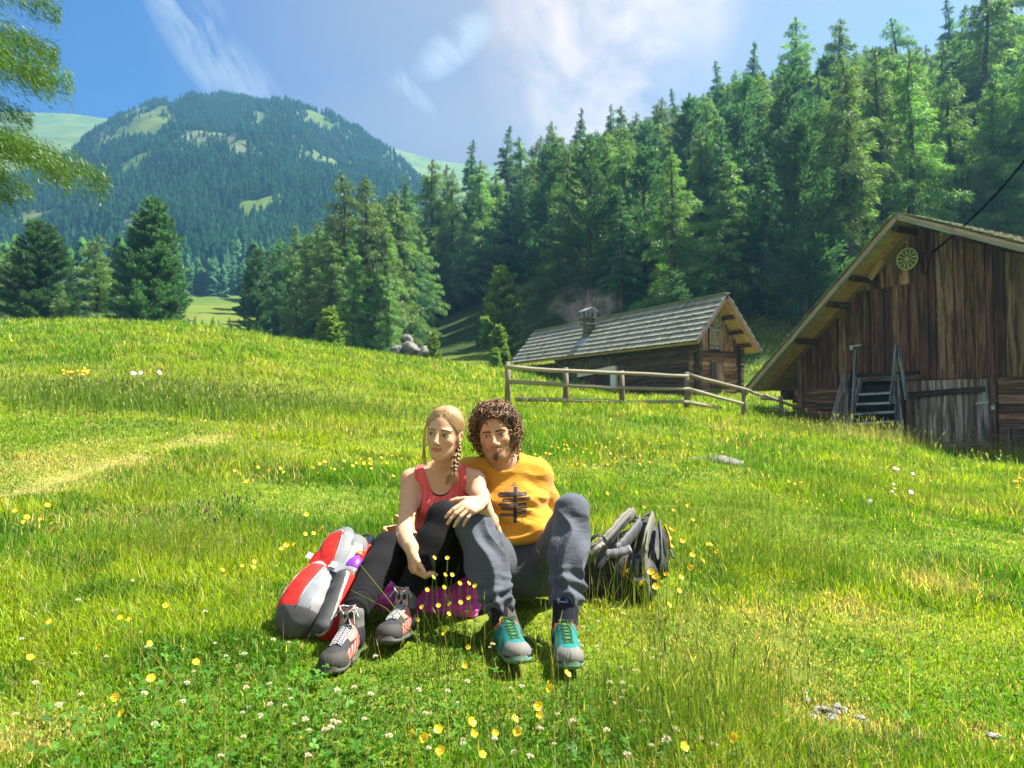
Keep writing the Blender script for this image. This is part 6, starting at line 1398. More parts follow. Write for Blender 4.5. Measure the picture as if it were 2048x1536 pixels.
    b = MB(); b.beam(Lw((-.04, .10, .275)), Lw((.05, .093, .246)), .034, .006, tuple(nf), RED); b.beam(Lw((-.062, .10, .282)), Lw((-.035, .103, .272)), .05, .006, tuple(nf), RED); b.build('compression_strap', MAT_PK, red)
    b = MB(); b.tube([Lw((-.09, -.02, .04)), Lw((-.125, -.01, .025)), Lw((-.165, .0, .03))], [.014, .013, .012], 8, (.50, .35, .34), flat=.3); b.build('strap_end', MAT_PK, red, True)
    for pts in () and ([(-.062, .118, .235), (-.078, .118, .16), (-.080, .125, .09), (-.07, .125, .055)], [(.030, .128, .225), (.022, .136, .15), (.012, .140, .10), (.014, .142, .06)], [(-.056, .098, .40), (-.058, .100, .30), (-.050, .100, .245)], [(.048, .096, .395), (.052, .100, .32), (.050, .100, .262)]):
        b = MB(); b.tube([Lw(p) for p in pts], .0020, 6, (.55, .56, .56)); b.build('piping', MAT_PK, red, True)
    tf = bvh(*polygonise(xop(ops([ell((-.012, .078, .115), (.0935, .0735, .1515), .02), ell((-.012, .085, .08), (.0895, .0715, .0965), .03), ell((-.004, .048, .300), (.0795, .0515, .1365), .02), box((-.004, .058, .300), (.0615, .0315, .1015), .028, .02)]), Mp, op_, 1), .0045))
    for nm_, pl_ in (('front', [[(-.082, .06), (-.078, .12), (-.062, .19), (-.048, .236), (-.01, .245), (.04, .235), (.048, .19), (.047, .12), (.041, .056)], [(.074, .056), (.077, .12), (.068, .19), (.046, .238)]]), ('upper', [[(-.066, .26), (-.064, .32), (-.056, .37), (-.034, .395), (.0, .402), (.030, .393), (.044, .36), (.052, .31), (.052, .262)]])):
        for l_ in pl_:
            pp = [cast(tf, Lw((x_, .4, z_)), -Vector(nf), .0008) for x_, z_ in l_]; pp = [p for p in pp if p is not None]
            if len(pp) > 2: b = MB(); b.tube(pp, .0022, 6, (.50, .50, .49)); b.build('piping', MAT_PK, red, True)
    # ---- bottle
    bo = empty('water_bottle', tuple(Lw((.112, .018, .12))), 'clear drinking bottle with violet shoulder and orange tip in the rucksack side pocket', 'bottle')
    def lathe(prof, name, mat, c_):
        b = MB(); n = 24; rings = [[Lw((.098 + r0 * math.cos(a), .024 + r0 * math.sin(a), z0)) for a in np.linspace(0, 2 * math.pi, n + 1)[:-1]] for (r0, z0) in prof]
        o = len(b.v)
        for rg in rings: b.v += rg
        for i in range(len(rings) - 1):
            for k in range(n): k2 = (k + 1) % n; b.face((o + i * n + k, o + i * n + k2, o + (i + 1) * n + k2, o + (i + 1) * n + k), c_, ((0, 0),) * 4)
        b.face(tuple(o + k for k in range(n))[::-1], c_, ((0, 0),) * n); b.face(tuple(o + (len(rings) - 1) * n + k for k in range(n)), c_, ((0, 0),) * n); return b.build(name, mat, bo, True)
    m, g = new_mat('clear_plastic'); gl = g('ShaderNodeBsdfGlossy', {'Color': (.9, .9, .9, 1), 'Roughness': .12}); tr = g('ShaderNodeBsdfTransparent', {'Color': (.86, .84, .82, 1)}); df = g('ShaderNodeBsdfDiffuse', {'Color': (.42, .37, .36, 1)}); s1 = g('ShaderNodeMixShader', {0: .45, 1: df.outputs[0], 2: tr.outputs[0]}); s2 = g('ShaderNodeMixShader', {0: .15, 1: s1.outputs[0], 2: gl.outputs[0]}); g('ShaderNodeOutputMaterial', {0: s2.outputs[0]})
    lathe([(.030, .13), (.033, .135), (.033, .20), (.0315, .205), (.033, .21), (.033, .225), (.0315, .23), (.033, .235), (.033, .252)], 'body', m, (1, 1, 1))
    PUR = plain('violet_plastic', (.20, .035, .46), .3, 20, .1, .05, .001, .5)
    lathe([(.0332, .252), (.0335, .256), (.033, .270), (.029, .286), (.020, .300), (.013, .305), (.012, .312)], 'shoulder', PUR, (1, 1, 1)); lathe([(.0135, .312), (.0145, .314), (.0145, .322), (.009, .326), (.007, .333)], 'tip', plain('orange_plastic', (.75, .17, .02), .35, 20, .1, .05, .001, .5), (1, 1, 1))

    # ---- dark rucksack right of the man
    dk = empty('backpack', tuple(P(1250, 1190, 3.0)), 'black and grey rucksack with both shoulder straps up, right of the man', 'backpack')
    BLK, KH, GR = (.020, .021, .025), (.15, .14, .11), (.085, .09, .105)
    MAT_DK = vcol('dark_pack_cloth', .6, 600, .2, .4, .002, .35)
    def c_bd(V):
        C_ = np.tile(BLK, (len(V), 1)).astype(float); return C_
    def fold2(V): return (1 - np.abs(n3(V, .06, 80)) * 2.2) * .006 + n3(V, .02, 83) * .0015
    q = lambda *a: np.array(P(*a))
    surf('main_body', ops([cap(q(1195, 1140, 3.05), q(1275, 1150, 3.00), .085, .085, .03), cap(q(1215, 1120, 3.15), q(1290, 1090, 3.25), .085, .09, .04), cap(q(1290, 1060, 3.28), q(1305, 1130, 3.12), .05, .06, .03), cap(q(1195, 1175, 3.00), q(1285, 1180, 2.99), .055, .055, .03), cap(q(1315, 1075, 3.28), q(1318, 1140, 3.15), .045, .04, .03)]), .005, MAT_DK, dk, c_bd, fold2, it=2)
    def strap(name, pts, r0, flat, c_, n=10, parent=dk, up=(0, -.5, 1)):
        b = MB(); k = len(pts); pp = np.array([list(P(*p)) for p in pts]); t = np.linspace(0, k - 1, k * 4); pp = np.stack([np.interp(t, range(k), pp[:, i]) for i in range(3)], 1); ker = np.array([.25, .5, .25])
        for _ in range(3): pp[1:-1] = pp[:-2] * .25 + pp[1:-1] * .5 + pp[2:] * .25
        b.tube([Vector(p) for p in pp], [r0 * (1 + .10 * math.sin(i * 1.9)) for i in range(len(pp))], n, c_, flat=flat, up=up); return b.build(name, MAT_DK, parent, True)
    s1 = strap('shoulder_strap', [(1268, 1030, 3.24), (1258, 1030, 3.16), (1240, 1048, 3.08), (1222, 1072, 3.0), (1200, 1092, 2.95), (1184, 1108, 2.93), (1178, 1122, 2.95)], .034, .35, KH, up=(1, 0, 0)); strap('webbing', [(1262, 1028, 3.15), (1245, 1045, 3.04), (1228, 1066, 2.97), (1206, 1088, 2.91)], .013, .3, (.16, .165, .165), parent=s1, up=(1, 0, 0))
    s2 = strap('shoulder_strap', [(1300, 1042, 3.24), (1306, 1036, 3.16), (1298, 1056, 3.04), (1290, 1090, 2.95), (1288, 1120, 2.92), (1292, 1150, 2.92), (1296, 1178, 2.93), (1292, 1196, 2.95)], .036, .35, KH, up=(1, 0, 0)); strap('webbing', [(1303, 1038, 3.12), (1298, 1058, 3.0), (1293, 1085, 2.92), (1292, 1104, 2.89)], .014, .3, (.15, .165, .16), parent=s2, up=(1, 0, 0))
    strap('side_strap', [(1318, 1045, 3.2), (1322, 1075, 3.1), (1322, 1110, 3.05), (1318, 1145, 3.05)], .018, .4, (.07, .075, .08), up=(1, 0, 0))
    strap('back_pad', [(1278, 1052, 3.16), (1262, 1072, 3.06), (1245, 1092, 2.99), (1232, 1106, 2.95)], .040, .42, GR, up=(1, 0, 0)); strap('back_pad', [(1213, 1108, 2.92), (1235, 1106, 2.90), (1262, 1098, 2.90)], .026, .5, (.15, .15, .18)); strap('back_pad', [(1276, 1118, 2.93), (1273, 1140, 2.92), (1274, 1160, 2.93)], .020, .5, (.15, .17, .2), up=(1, 0, 0))
    strap('waist_belt', [(1178, 1092, 2.92), (1182, 1078, 2.91), (1195, 1069, 2.91), (1206, 1072, 2.92), (1211, 1082, 2.93)], .014, .3, BLK, up=(1, 0, 0)); strap('waist_belt', [(1181, 1106, 2.90), (1192, 1096, 2.89), (1206, 1086, 2.90)], .016, .4, (.34, .34, .32))
    strap('top_handle', [(1270, 1026, 3.22), (1272, 1036, 3.2), (1285, 1040, 3.2), (1288, 1031, 3.22), (1297, 1028, 3.24), (1303, 1034, 3.22)], .007, .6, BLK); strap('trim', [(1249, 1116, 2.90), (1250, 1132, 2.895), (1246, 1152, 2.90)], .014, .25, (.62, .33, .03), up=(1, 0, 0)); strap('side_trim', [(1330, 1052, 3.22), (1338, 1075, 3.18), (1341, 1098, 3.15)], .012, .4, (.60, .30, .03), up=(1, 0, 0))
    strap('buckle', [(1268, 1158, 2.90), (1280, 1160, 2.89), (1288, 1156, 2.90)], .012, .5, (.34, .34, .36)); strap('loose_strap', [(1262, 1122, 2.90), (1263, 1150, 2.90), (1260, 1180, 2.92)], .007, .4, (.05, .05, .06), up=(1, 0, 0)); strap('loose_strap', [(1338, 1095, 3.15), (1344, 1108, 3.12), (1347, 1116, 3.1)], .006, .4, BLK)

    # ---- smoke over the cabin chimney
    if 'smoke' not in SKIP and 'build' not in SKIP:
        m, g = new_mat('smoke'); tc = g('ShaderNodeTexCoord').outputs['Object']; nn = g.noise(tc, 1.1, 5, .6, .8); ln = g.vmath('LENGTH', g.vmath('MULTIPLY', tc, (1 / 2.6, 1 / 1.3, 1 / 1.7))); dn = g.math('MULTIPLY', g.ramp(nn, [(.42, 0.), (.68, 1.)]), g.math('SUBTRACT', 1.0, ln, clamp=True))
        vol = g('ShaderNodeVolumePrincipled', {'Color': (1, 1, 1, 1), 'Density': g.math('MULTIPLY', dn, .15), 'Anisotropy': .2}); oo = g('ShaderNodeOutputMaterial'); g.l.new(vol.outputs[0], oo.inputs['Volume'])
        ctr = P(1170, 618, cb.y + .5); b = MB(); b.prism([(-2.7, -1.4, -1.8), (2.7, -1.4, -1.8), (2.7, 1.4, -1.8), (-2.7, 1.4, -1.8)], [(-2.7, -1.4, 1.8), (2.7, -1.4, 1.8), (2.7, 1.4, 1.8), (-2.7, 1.4, 1.8)])
        o_ = b.build('smoke', m); o_.location = ctr; tag(o_, 'thin smoke drifting from the cabin chimney', 'smoke', kind='stuff')
# ------------------------------------------------------------------ meadow
def grass_mat(name, tr=.52, gloss=.014):
    m, g = new_mat(name); a = g('ShaderNodeAttribute', attribute_name='Col').outputs[0]
    d = g('ShaderNodeBsdfDiffuse', {'Color': a}); t = g('ShaderNodeBsdfTranslucent', {'Color': g.mix(1.0, a, (1.35, 1.3, .55), 'MULTIPLY')})
    gl = g('ShaderNodeBsdfGlossy', {'Color': (1, 1, 1, 1), 'Roughness': .5})
    s1 = g('ShaderNodeMixShader', {0: tr, 1: d.outputs[0], 2: t.outputs[0]}); s2 = g('ShaderNodeMixShader', {0: gloss, 1: s1.outputs[0], 2: gl.outputs[0]})
    g('ShaderNodeOutputMaterial', {0: s2.outputs[0]}); return m
MAT_GRASS = grass_mat('grass_blades')
# footprints where the turf is pressed flat: (x, y, radius)
PRESS = []
def fp(px, py, D, r): q = P(px, py, D); PRESS.append((q.x, q.y, r))
for (px, D, r) in ((880, 2.95, .24), (1050, 3.0, .24), (960, 2.95, .2), (800, 2.85, .14), (950, 2.78, .14), (880, 2.78, .14), (1130, 2.28, .04), (1138, 2.2, .03), (1018, 2.36, .04), (1028, 2.26, .03), (660, 2.12, .035), (672, 2.2, .05), (775, 2.34, .045), (790, 2.42, .05),
                   (620, 2.42, .12), (660, 2.5, .12), (610, 2.5, .1), (1240, 3.1, .14), (1290, 3.15, .12), (1210, 3.1, .1)):
    x = (px - 1024) / FPX * D; PRESS.append((x, D, r))
DRY = [(gpt(px_, py_), rr_) for px_, py_, rr_ in ((1640, 1440, .16), (1600, 1350, .14), (1560, 1290, .12), (1720, 1450, .10), (1980, 1480, .10), (1520, 1230, .12), (60, 1480, .12), (1450, 860, .5), (100, 930, .5), (1700, 1220, .2), (1850, 1180, .2))]
for q_, rr_ in DRY[:5]: PRESS.append((q_.x, q_.y, rr_ * .2))
def pressed(X, Y):
    w_ = np.ones(len(X))
    for (x, y, r) in PRESS: w_ = np.minimum(w_, np.clip((np.hypot(X - x, Y - y) - r) / .05, 0, 1))
    return w_
def blades(X, Y, H, W, Cc, r, lean=.45, seg=2):
    n = len(X); Z = ground(X, Y) - .004; th = r.uniform(0, 2 * np.pi, n)
    L = np.abs(r.normal(0, lean, n)) + .08; bx = np.cos(th) * L * H; by = np.sin(th) * L * H
    fa = th + np.pi / 2 + r.normal(0, .5, n); sx = np.cos(fa) * W / 2; sy = np.sin(fa) * W / 2
    def row(f, wf): return np.stack([X + bx * f * f - sx * wf, Y + by * f * f - sy * wf, Z + H * (f - .18 * L * f * f)], 1), np.stack([X + bx * f * f + sx * wf, Y + by * f * f + sy * wf, Z + H * (f - .18 * L * f * f)], 1)
    a0, a1 = row(0, .8); b0, b1 = row(.5, 1.0); t0 = np.stack([X + bx, Y + by, Z + H * (1 - .18 * L)], 1)
    V = np.stack([a0, a1, b0, b1, t0], 1).reshape(-1, 3); o = np.arange(n)[:, None] * 5
    Q = o + np.array([[0, 1, 3, 2]]); T = o + np.array([[2, 3, 4]])
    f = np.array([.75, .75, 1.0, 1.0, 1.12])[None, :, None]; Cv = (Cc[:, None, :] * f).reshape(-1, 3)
    return V, Q, T, Cv
def in_front(r, n, y0, y1, p, am=.95):
    u = r.random(n); Y = (y0 ** (1 - p) + u * (y1 ** (1 - p) - y0 ** (1 - p))) ** (1 / (1 - p)); A = r.uniform(-am, am, n); return A * (Y + .9), Y
def meadow_colour(X, Y, r, dry=1.0):
    n = len(X); p1 = fbm(X, Y, 1.3, 4, 80); p2 = fbm(X, Y, .35, 3, 84); p3 = fbm(X, Y, 5, 3, 88)
    g1 = np.array([.115, .265, .009]); g2 = np.array([.265, .375, .014]); g3 = np.array([.058, .175, .012]); st_ = np.array([.62, .52, .20]); w1 = sstep(.40, .62, p1)[:, None]
    c = g1 * (1 - w1) + g2 * w1; w2 = sstep(.50, .66, p2)[:, None] * .75; c = c * (1 - w2) + g3 * w2
    w3 = sstep(.5, .7, p3)[:, None] * .5; c = c * (1 - w3) + g2 * w3
    dr = np.clip(.05 + .22 * sstep(.5, .7, fbm(X, Y, .9, 3, 92)) + .10 * sstep(.5, .8, p3), 0, 1) * dry + .85 * path_w(X, Y)
    for q_, rr_ in DRY: dr = dr + .6 * np.exp(-((X - q_.x) ** 2 + (Y - q_.y) ** 2) / rr_ ** 2)
    k = r.random(n) < dr
    c[k] = st_ * r.uniform(.6, 1.2, (k.sum(), 1))
    return c * r.uniform(.42, 1.55, (n, 1)) * (1 + np.stack([r.normal(0, .10, n), np.zeros(n), np.zeros(n)], 1))
if 'grass' not in SKIP:
    r = np.random.default_rng(77)
    def add_grass(nm, n, y0, y1, p, h0, h1, w0, w1, lean=.5):
        X, Y = in_front(r, n, y0, y1, p); hp = fbm(X, Y, 1.1, 3, 100); t = (Y - y0) / (y1 - y0)
        H = (h0 + (h1 - h0) * t) * (.45 + 1.3 * sstep(.35, .7, hp)) * r.uniform(.5, 1.4, len(X)); W_ = (w0 + (w1 - w0) * t) * r.uniform(.6, 1.4, len(X))
        pw = path_w(X, Y); H *= (1 - .65 * pw); k = pressed(X, Y); H *= .38 + .62 * k
        # keep buildings clear
        keep = ~((X > 8.2) & (Y > 19) & ((X - 11.3) * .891 + (Y - 20) * .454 > .95) & (Y < 27) & (X > 9.6))
        X, Y, H, W_ = X[keep], Y[keep], H[keep], W_[keep]
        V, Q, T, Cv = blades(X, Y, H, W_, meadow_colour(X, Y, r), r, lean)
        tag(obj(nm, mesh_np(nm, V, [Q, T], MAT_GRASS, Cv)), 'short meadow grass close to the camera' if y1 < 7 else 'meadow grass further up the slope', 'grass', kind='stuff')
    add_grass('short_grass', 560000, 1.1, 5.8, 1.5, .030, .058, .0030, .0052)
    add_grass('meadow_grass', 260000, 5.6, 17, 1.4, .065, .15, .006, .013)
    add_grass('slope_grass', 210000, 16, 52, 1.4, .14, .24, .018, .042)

    # tall thin stems with seed heads
    SX, SY, SH, SW, SC = [], [], [], [], []
    def stems(X, Y, H, W_, c): SX.append(X); SY.append(Y); SH.append(H); SW.append(W_); SC.append(c)
    def tuft(px, py, rad, n, h, w_=.0017, colr=(.16, .24, .03)):
        c_ = gpt(px, py); X = c_.x + r.normal(0, rad, n); Y = c_.y + r.normal(0, rad * .8, n); stems(X, Y, h * r.uniform(.5, 1.25, n), np.full(n, w_), np.array(colr) * r.uniform(.6, 1.4, (n, 1)))
    for t_ in ((1400, 1500, .16, 420, .26), (1500, 1420, .12, 260, .26), (1330, 1420, .12, 200, .24), (1290, 1230, .09, 110, .24), (330, 1110, .22, 900, .17), (450, 1120, .2, 500, .14), (330, 1000, .3, 500, .2), (580, 1080, .2, 500, .14),
               (1560, 1150, .3, 900, .2), (1640, 1130, .3, 700, .2), (1340, 1060, .4, 900, .2), (1500, 1040, .6, 1400, .24), (1700, 1000, .7, 1200, .26), (1880, 1010, .6, 900, .28), (480, 930, .35, 500, .22), (1210, 1190, .08, 50, .22)):
        tuft(*t_)
    for t_ in ((540, 815, .9, 2200, .30), (420, 820, .7, 1300, .28), (240, 800, .9, 1500, .26), (90, 800, .8, 1000, .26), (680, 830, .6, 900, .24)): tuft(*t_, w_=.008, colr=(.12, .22, .03))
    for px in range(1560, 2060, 26): tuft(px, 868 + max(0, (px - 1600)) * .11, .5, 210, .32, .006, (.15, .2, .05))
    for px in range(1690, 2070, 13): tuft(px, 890 + max(0, (px - 1690)) * .10, .28, 70, .55, .0055, (.34, .36, .14))
    X, Y = in_front(r, 2600, 1.3, 9, 1.5); stems(X, Y, r.uniform(.08, .24, len(X)), np.full(len(X), .0015), np.array([.44, .37, .14]) * r.uniform(.5, 1.3, (len(X), 1)))
    X, Y = in_front(r, 9000, 8, 45, 1.2); stems(X, Y, r.uniform(.18, .36, len(X)), .003 + Y * .0006, np.array([.20, .29, .05]) * r.uniform(.5, 1.4, (len(X), 1)))
    X, Y, H, W_, Cc = [np.concatenate(q) for q in (SX, SY, SH, SW, SC)]
    k = pressed(X, Y) > .6; X, Y, H, W_, Cc = X[k], Y[k], H[k], W_[k], Cc[k]
    V, Q, T, Cv = blades(X, Y, H, W_, Cc, r, .22)
    # seed heads as slim spindles on part of the stems
    tips = V.reshape(-1, 5, 3)[:, 4]; mids = V.reshape(-1, 5, 3)[:, 2]; n = len(tips); sel = r.random(n) < .45; tp_, md_ = tips[sel], mids[sel]; dirn = tp_ - md_; dirn /= np.linalg.norm(dirn, axis=1)[:, None]
    hw = (W_[sel] * r.uniform(.8, 1.5, sel.sum()))[:, None]; hl = (H[sel] * r.uniform(.08, .2, sel.sum()))[:, None]; sd_ = np.cross(dirn, r.normal(size=dirn.shape)); sd_ /= np.linalg.norm(sd_, axis=1)[:, None]
    VV = np.stack([tp_ - dirn * hl * .6, tp_ + sd_ * hw, tp_ + dirn * hl, tp_ - sd_ * hw], 1).reshape(-1, 3); base = len(V); F2 = base + np.arange(4 * len(tp_)).reshape(-1, 4)
    hc = np.array([.30, .33, .11]) * r.uniform(.4, 1.3, (len(tp_), 1)); me = mesh_np('tall_grass', np.concatenate([V, VV]), [np.concatenate([Q, F2]), T], MAT_GRASS, np.concatenate([Cv, np.repeat(hc, 4, 0)]))
    tag(obj('tall_grass', me), 'thin tall grass stems with seed heads standing in tufts', 'grass', kind='stuff')

    # clover leaves: three round leaflets each
    n = 11000; X, Y = in_front(r, n, 1.15, 6, 1.5); d_ = fbm(X, Y, .6, 3, 120); px_ = X / Y * FPX + 1024
    k = (r.random(n) < .10 + .75 * sstep(.46, .62, d_) * np.where((px_ > 250) & (px_ < 1250), 1, .45) * np.where(Y < 2.3, 1, .6)) & (pressed(X, Y) > .5); X, Y = X[k], Y[k]; n = len(X)
    Z = ground(X, Y) + r.uniform(.025, .06, n); s = r.uniform(.0045, .0095, n); th0 = r.uniform(0, 6.28, n); tx, ty = r.normal(0, .35, n), r.normal(0, .35, n); Vs = []
    prof = [(0, 0), (.55, .5), (1.15, .62), (1.6, .25), (1.5, 0), (1.6, -.25), (1.15, -.62), (.55, -.5)]
    for q in range(3):
        t_ = th0 + q * 2.094
        for (u, v) in prof:
            dx = (np.cos(t_) * u - np.sin(t_) * v) * s; dy = (np.sin(t_) * u + np.cos(t_) * v) * s; Vs.append(np.stack([X + dx, Y + dy, Z + dx * tx + dy * ty + abs(v) * s * .25], 1))
    V = np.stack(Vs, 1).reshape(-1, 3); F = (np.arange(n)[:, None, None] * 24 + np.arange(3)[None, :, None] * 8 + np.arange(8)[None, None]).reshape(-1, 8)
    Cc = np.repeat(np.array([.065, .20, .03]) * r.uniform(.6, 1.5, (n, 1)) * (1 + np.array([.5, .15, 0]) * r.random((n, 1))), 24, 0)
    tag(obj('clover', mesh_np('clover', V, F, grass_mat('clover_leaf', .45, .006), Cc)), 'round clover leaves spread through the short turf', 'clover', kind='stuff')

    # --- flowers
    MAT_PETAL = grass_mat('petals', .3, .04)
    def petal_mesh(name, npet, rad, wd, cup, pc, cc, hs, stemc=(.10, .2, .03), hh=1.0, tilt=50):
        V = []; F = []; C_ = []; ct, st = math.cos(R(tilt)), math.sin(R(tilt))
        def tl(p): x, y, z = p[0] - bend, p[1], p[2] - hs; return (bend + x * ct + z * st, y, hs - x * st + z * ct)
        def add(vs, f, c):
            o = len(V); V.extend(vs); F.append([o + i for i in f]); C_.extend([c] * len(vs))
        bend = hs * .12
        for k in range(3):                                               # stem as three sided rod
            a0, a1 = 2.094 * k, 2.094 * (k + 1); rr = .0011 * hh
            for j in range(3):
                f0, f1 = j / 3, (j + 1) / 3; b0, b1 = bend * f0 * f0, bend * f1 * f1
                add([(b0 + rr * math.cos(a0), rr * math.sin(a0), hs * f0), (b0 + rr * math.cos(a1), rr * math.sin(a1), hs * f0), (b1 + rr * math.cos(a1), rr * math.sin(a1), hs * f1), (b1 + rr * math.cos(a0), rr * math.sin(a0), hs * f1)], (0, 1, 2, 3), stemc)
        for k in range(npet):
            t = 2 * math.pi * k / npet; ca, sa = math.cos(t), math.sin(t)
            def q(u, v, z): return tl((bend + ca * u - sa * v, sa * u + ca * v, hs + z))
            add([q(0, 0, 0), q(rad * .5, -wd, cup * .35), q(rad, -wd * .75, cup), q(rad * 1.06, 0, cup * 1.05), q(rad, wd * .75, cup), q(rad * .5, wd, cup * .35)], (0, 1, 2, 3, 4, 5), pc)
        for k in range(8):
            t0, t1 = 2 * math.pi * k / 8, 2 * math.pi * (k + 1) / 8; e = rad * .28
            add([tl((bend, 0, hs + .004 * hh)), tl((bend + e * math.cos(t0), e * math.sin(t0), hs + .001)), tl((bend + e * math.cos(t1), e * math.sin(t1), hs + .001))], (0, 1, 2), cc)
        me = bpy.data.meshes.new(name); me.from_pydata(V, [], F); a = me.color_attributes.new('Col', 'FLOAT_COLOR', 'POINT'); a.data.foreach_set('color', [x for c in C_ for x in (*c, 1)]); me.materials.append(MAT_PETAL); return me
    butter = [petal_mesh('buttercup', 5, .0115, .0062, .0045, (.85, .62, .01), (.75, .5, .01), h) for h in (.07, .10, .14)]
    butter_far = petal_mesh('buttercup_tall', 5, .017, .009, .006, (.85, .60, .01), (.8, .5, .01), .2, hh=2)
    daisy = petal_mesh('daisy', 14, .022, .0042, -.002, (.80, .80, .78), (.8, .5, .03), .24, hh=1.6)
    Vc, Fc, Cl = [], [], []; rc = np.random.default_rng(4)
    for k in range(46):                                                  # clover head: ball of small florets
        d_ = rc.normal(size=3); d_ /= np.linalg.norm(d_); d_[2] = abs(d_[2]) * .9 - .15; s_ = np.cross(d_, rc.normal(size=3)); s_ /= np.linalg.norm(s_); o = len(Vc); c0 = d_ * .003; c1 = d_ * .0088
        for v_ in (c0 - s_ * .0012, c1 - s_ * .0016, c1 + d_ * .0015, c1 + s_ * .0016, c0 + s_ * .0012): Vc.append(tuple(v_ + np.array([0, 0, .06])))
        Fc.append(list(range(o, o + 5))); w_ = rc.uniform(.6, .95); Cl += [(.80 * w_, .76 * w_, .66 * w_)] * 5
    o = len(Vc); Vc += [(.0008, 0, 0), (-.0008, .0005, 0), (-.0008, .0005, .058), (.0008, 0, .058)]; Fc.append([o, o + 1, o + 2, o + 3]); Cl += [(.12, .22, .04)] * 4
    clv = bpy.data.meshes.new('clover_blossom'); clv.from_pydata(Vc, [], Fc); a = clv.color_attributes.new('Col', 'FLOAT_COLOR', 'POINT'); a.data.foreach_set('color', [x for c in Cl for x in (*c, 1)]); clv.materials.append(MAT_PETAL)
    rf = random.Random(9)
    def flower(name, me, px, py, hgt, label, group, scale=1.0, cat='flower'):
        # px, py is the bloom; the stem foot is straight below it on the ground
        lo, hi = .9, 60
        g_ = gpt(px, py); 
        for _ in range(4):
            D = g_.y; q = P(px, py, D); 
            # move towards the camera until bloom height fits
            f = hgt / (hgt + max(.05, CAMZ - q.z)) ; D2 = D * (1 - f) if CAMZ - q.z > .1 else D * .97
            break
        q = P(px, py, D2); z = gz(q.x, q.y); o = bpy.data.objects.new(name, me); col.objects.link(o); o.location = (q.x, q.y, z - .002); o.rotation_euler = (rf.uniform(-.18, .18), rf.uniform(-.18, .18), -1.57 + rf.uniform(-1.2, 1.2)); o.scale = (scale * (.8 if cat == 'flower' and me is not clv else 1),) * 3
        return tag(o, label, cat, group)
    GB = 'buttercups near the camera'; BL = 'small yellow buttercup open in the short grass in front of the couple'
    for i, (px, py) in enumerate([(58, 1302), (90, 1244), (100, 1224), (208, 1283), (288, 1270), (312, 1346), (238, 1218), (260, 1219), (400, 1304), (328, 1205), (465, 1113), (495, 1112), (480, 1120), (438, 1122), (490, 1128), (500, 1126), (460, 1130), (860, 1450), (885, 1454), (944, 1448), (925, 1457), (1025, 1436), (1030, 1452), (877, 1488), (967, 1500), (1042, 1524), (1070, 1408), (1088, 1420), (1107, 1378), (1135, 1364), (933, 1316), (930, 1282), (902, 1269), (1000, 1234), (1352, 1498), (1478, 1478), (244, 1382), (250, 1402), (855, 1462), (985, 1455)]):
        flower('buttercup', butter[i % 3], px, py, (.07, .10, .14)[i % 3], BL, GB, rf.uniform(.9, 1.25))
    GM = 'buttercups of the middle meadow'; ML = 'tiny yellow buttercup dotting the meadow behind the couple'
    pts = []
    def cloud(n, cx, cy, sx, sy):
        for _ in range(n): pts.append((rf.gauss(cx, sx), rf.gauss(cy, sy)))
    cloud(40, 850, 850, 90, 22); cloud(30, 1180, 840, 90, 16); cloud(22, 1240, 885, 60, 14); cloud(14, 660, 868, 70, 14); cloud(14, 1130, 900, 60, 20); cloud(14, 1310, 1010, 60, 40); cloud(12, 1400, 870, 60, 20); cloud(12, 1700, 960, 60, 20); cloud(8, 60, 1000, 40, 20); cloud(10, 520, 890, 60, 15); cloud(8, 640, 1060, 40, 30); cloud(12, 1340, 1095, 50, 30); cloud(16, 1560, 830, 60, 10); cloud(10, 1320, 1150, 20, 30)
    for px, py in pts:
        if py > 806 and not (800 < px < 1100 and py > 860): flower('buttercup', butter_far, px, py, .18, ML, GM, rf.uniform(.75, 1.1))
    for _ in range(34): flower('hawkweed', butter_far, rf.gauss(155, 16), rf.gauss(770, 5), .25, 'yellow hawkweed bloom in the dense clump on the left meadow', 'yellow blooms of the left clump', 1.5)
    for _ in range(10): flower('hawkweed', butter_far, rf.gauss(2040, 10), rf.gauss(970, 8), .25, 'orange yellow bloom at the right edge below the bench', 'yellow blooms at the right edge', 1.2)
    for i, (px, py) in enumerate([(1760, 934), (1783, 944), (1797, 946), (1818, 957), (1784, 966), (1788, 974), (1783, 980), (1813, 990), (1743, 1006), (1975, 920), (1990, 918), (1999, 928), (2020, 922), (1968, 936)]): flower('daisy', daisy, px, py, .24, 'white daisy with a yellow eye in the tall grass below the barn door', 'white daisies below the barn', rf.uniform(.9, 1.2))
    for i, (px, py) in enumerate([(285, 792), (300, 796), (310, 790), (262, 793)]): flower('daisy', daisy, px, py, .24, 'small white daisy on the left meadow beyond the yellow clump', 'white daisies on the left meadow', 2.0)
    cl = []
    for _ in range(400):
        px, py = rf.choice([(rf.gauss(1180, 60), rf.gauss(1260, 35)), (rf.gauss(1040, 90), rf.gauss(1400, 50)), (rf.gauss(640, 60), rf.gauss(1020, 20)), (rf.gauss(380, 120), rf.gauss(1330, 60)), (rf.uniform(0, 1500), rf.gauss(1450, 50)), (rf.gauss(700, 120), rf.gauss(1420, 50)), (rf.gauss(1250, 60), rf.gauss(1380, 50)), (rf.uniform(100, 1000), rf.gauss(1180, 60))])
        if 0 < px < 2040 and 980 < py < 1530 and not (560 < px < 1180 and py < 1250) and len(cl) < 130: cl.append((px, py))
    for px, py in cl: flower('clover_blossom', clv, px, py, .06, 'white clover head low in the turf', 'white clover heads', rf.uniform(.6, 1.0))
    # plantain heads
    Vp, Fp, Cp = [], [], []
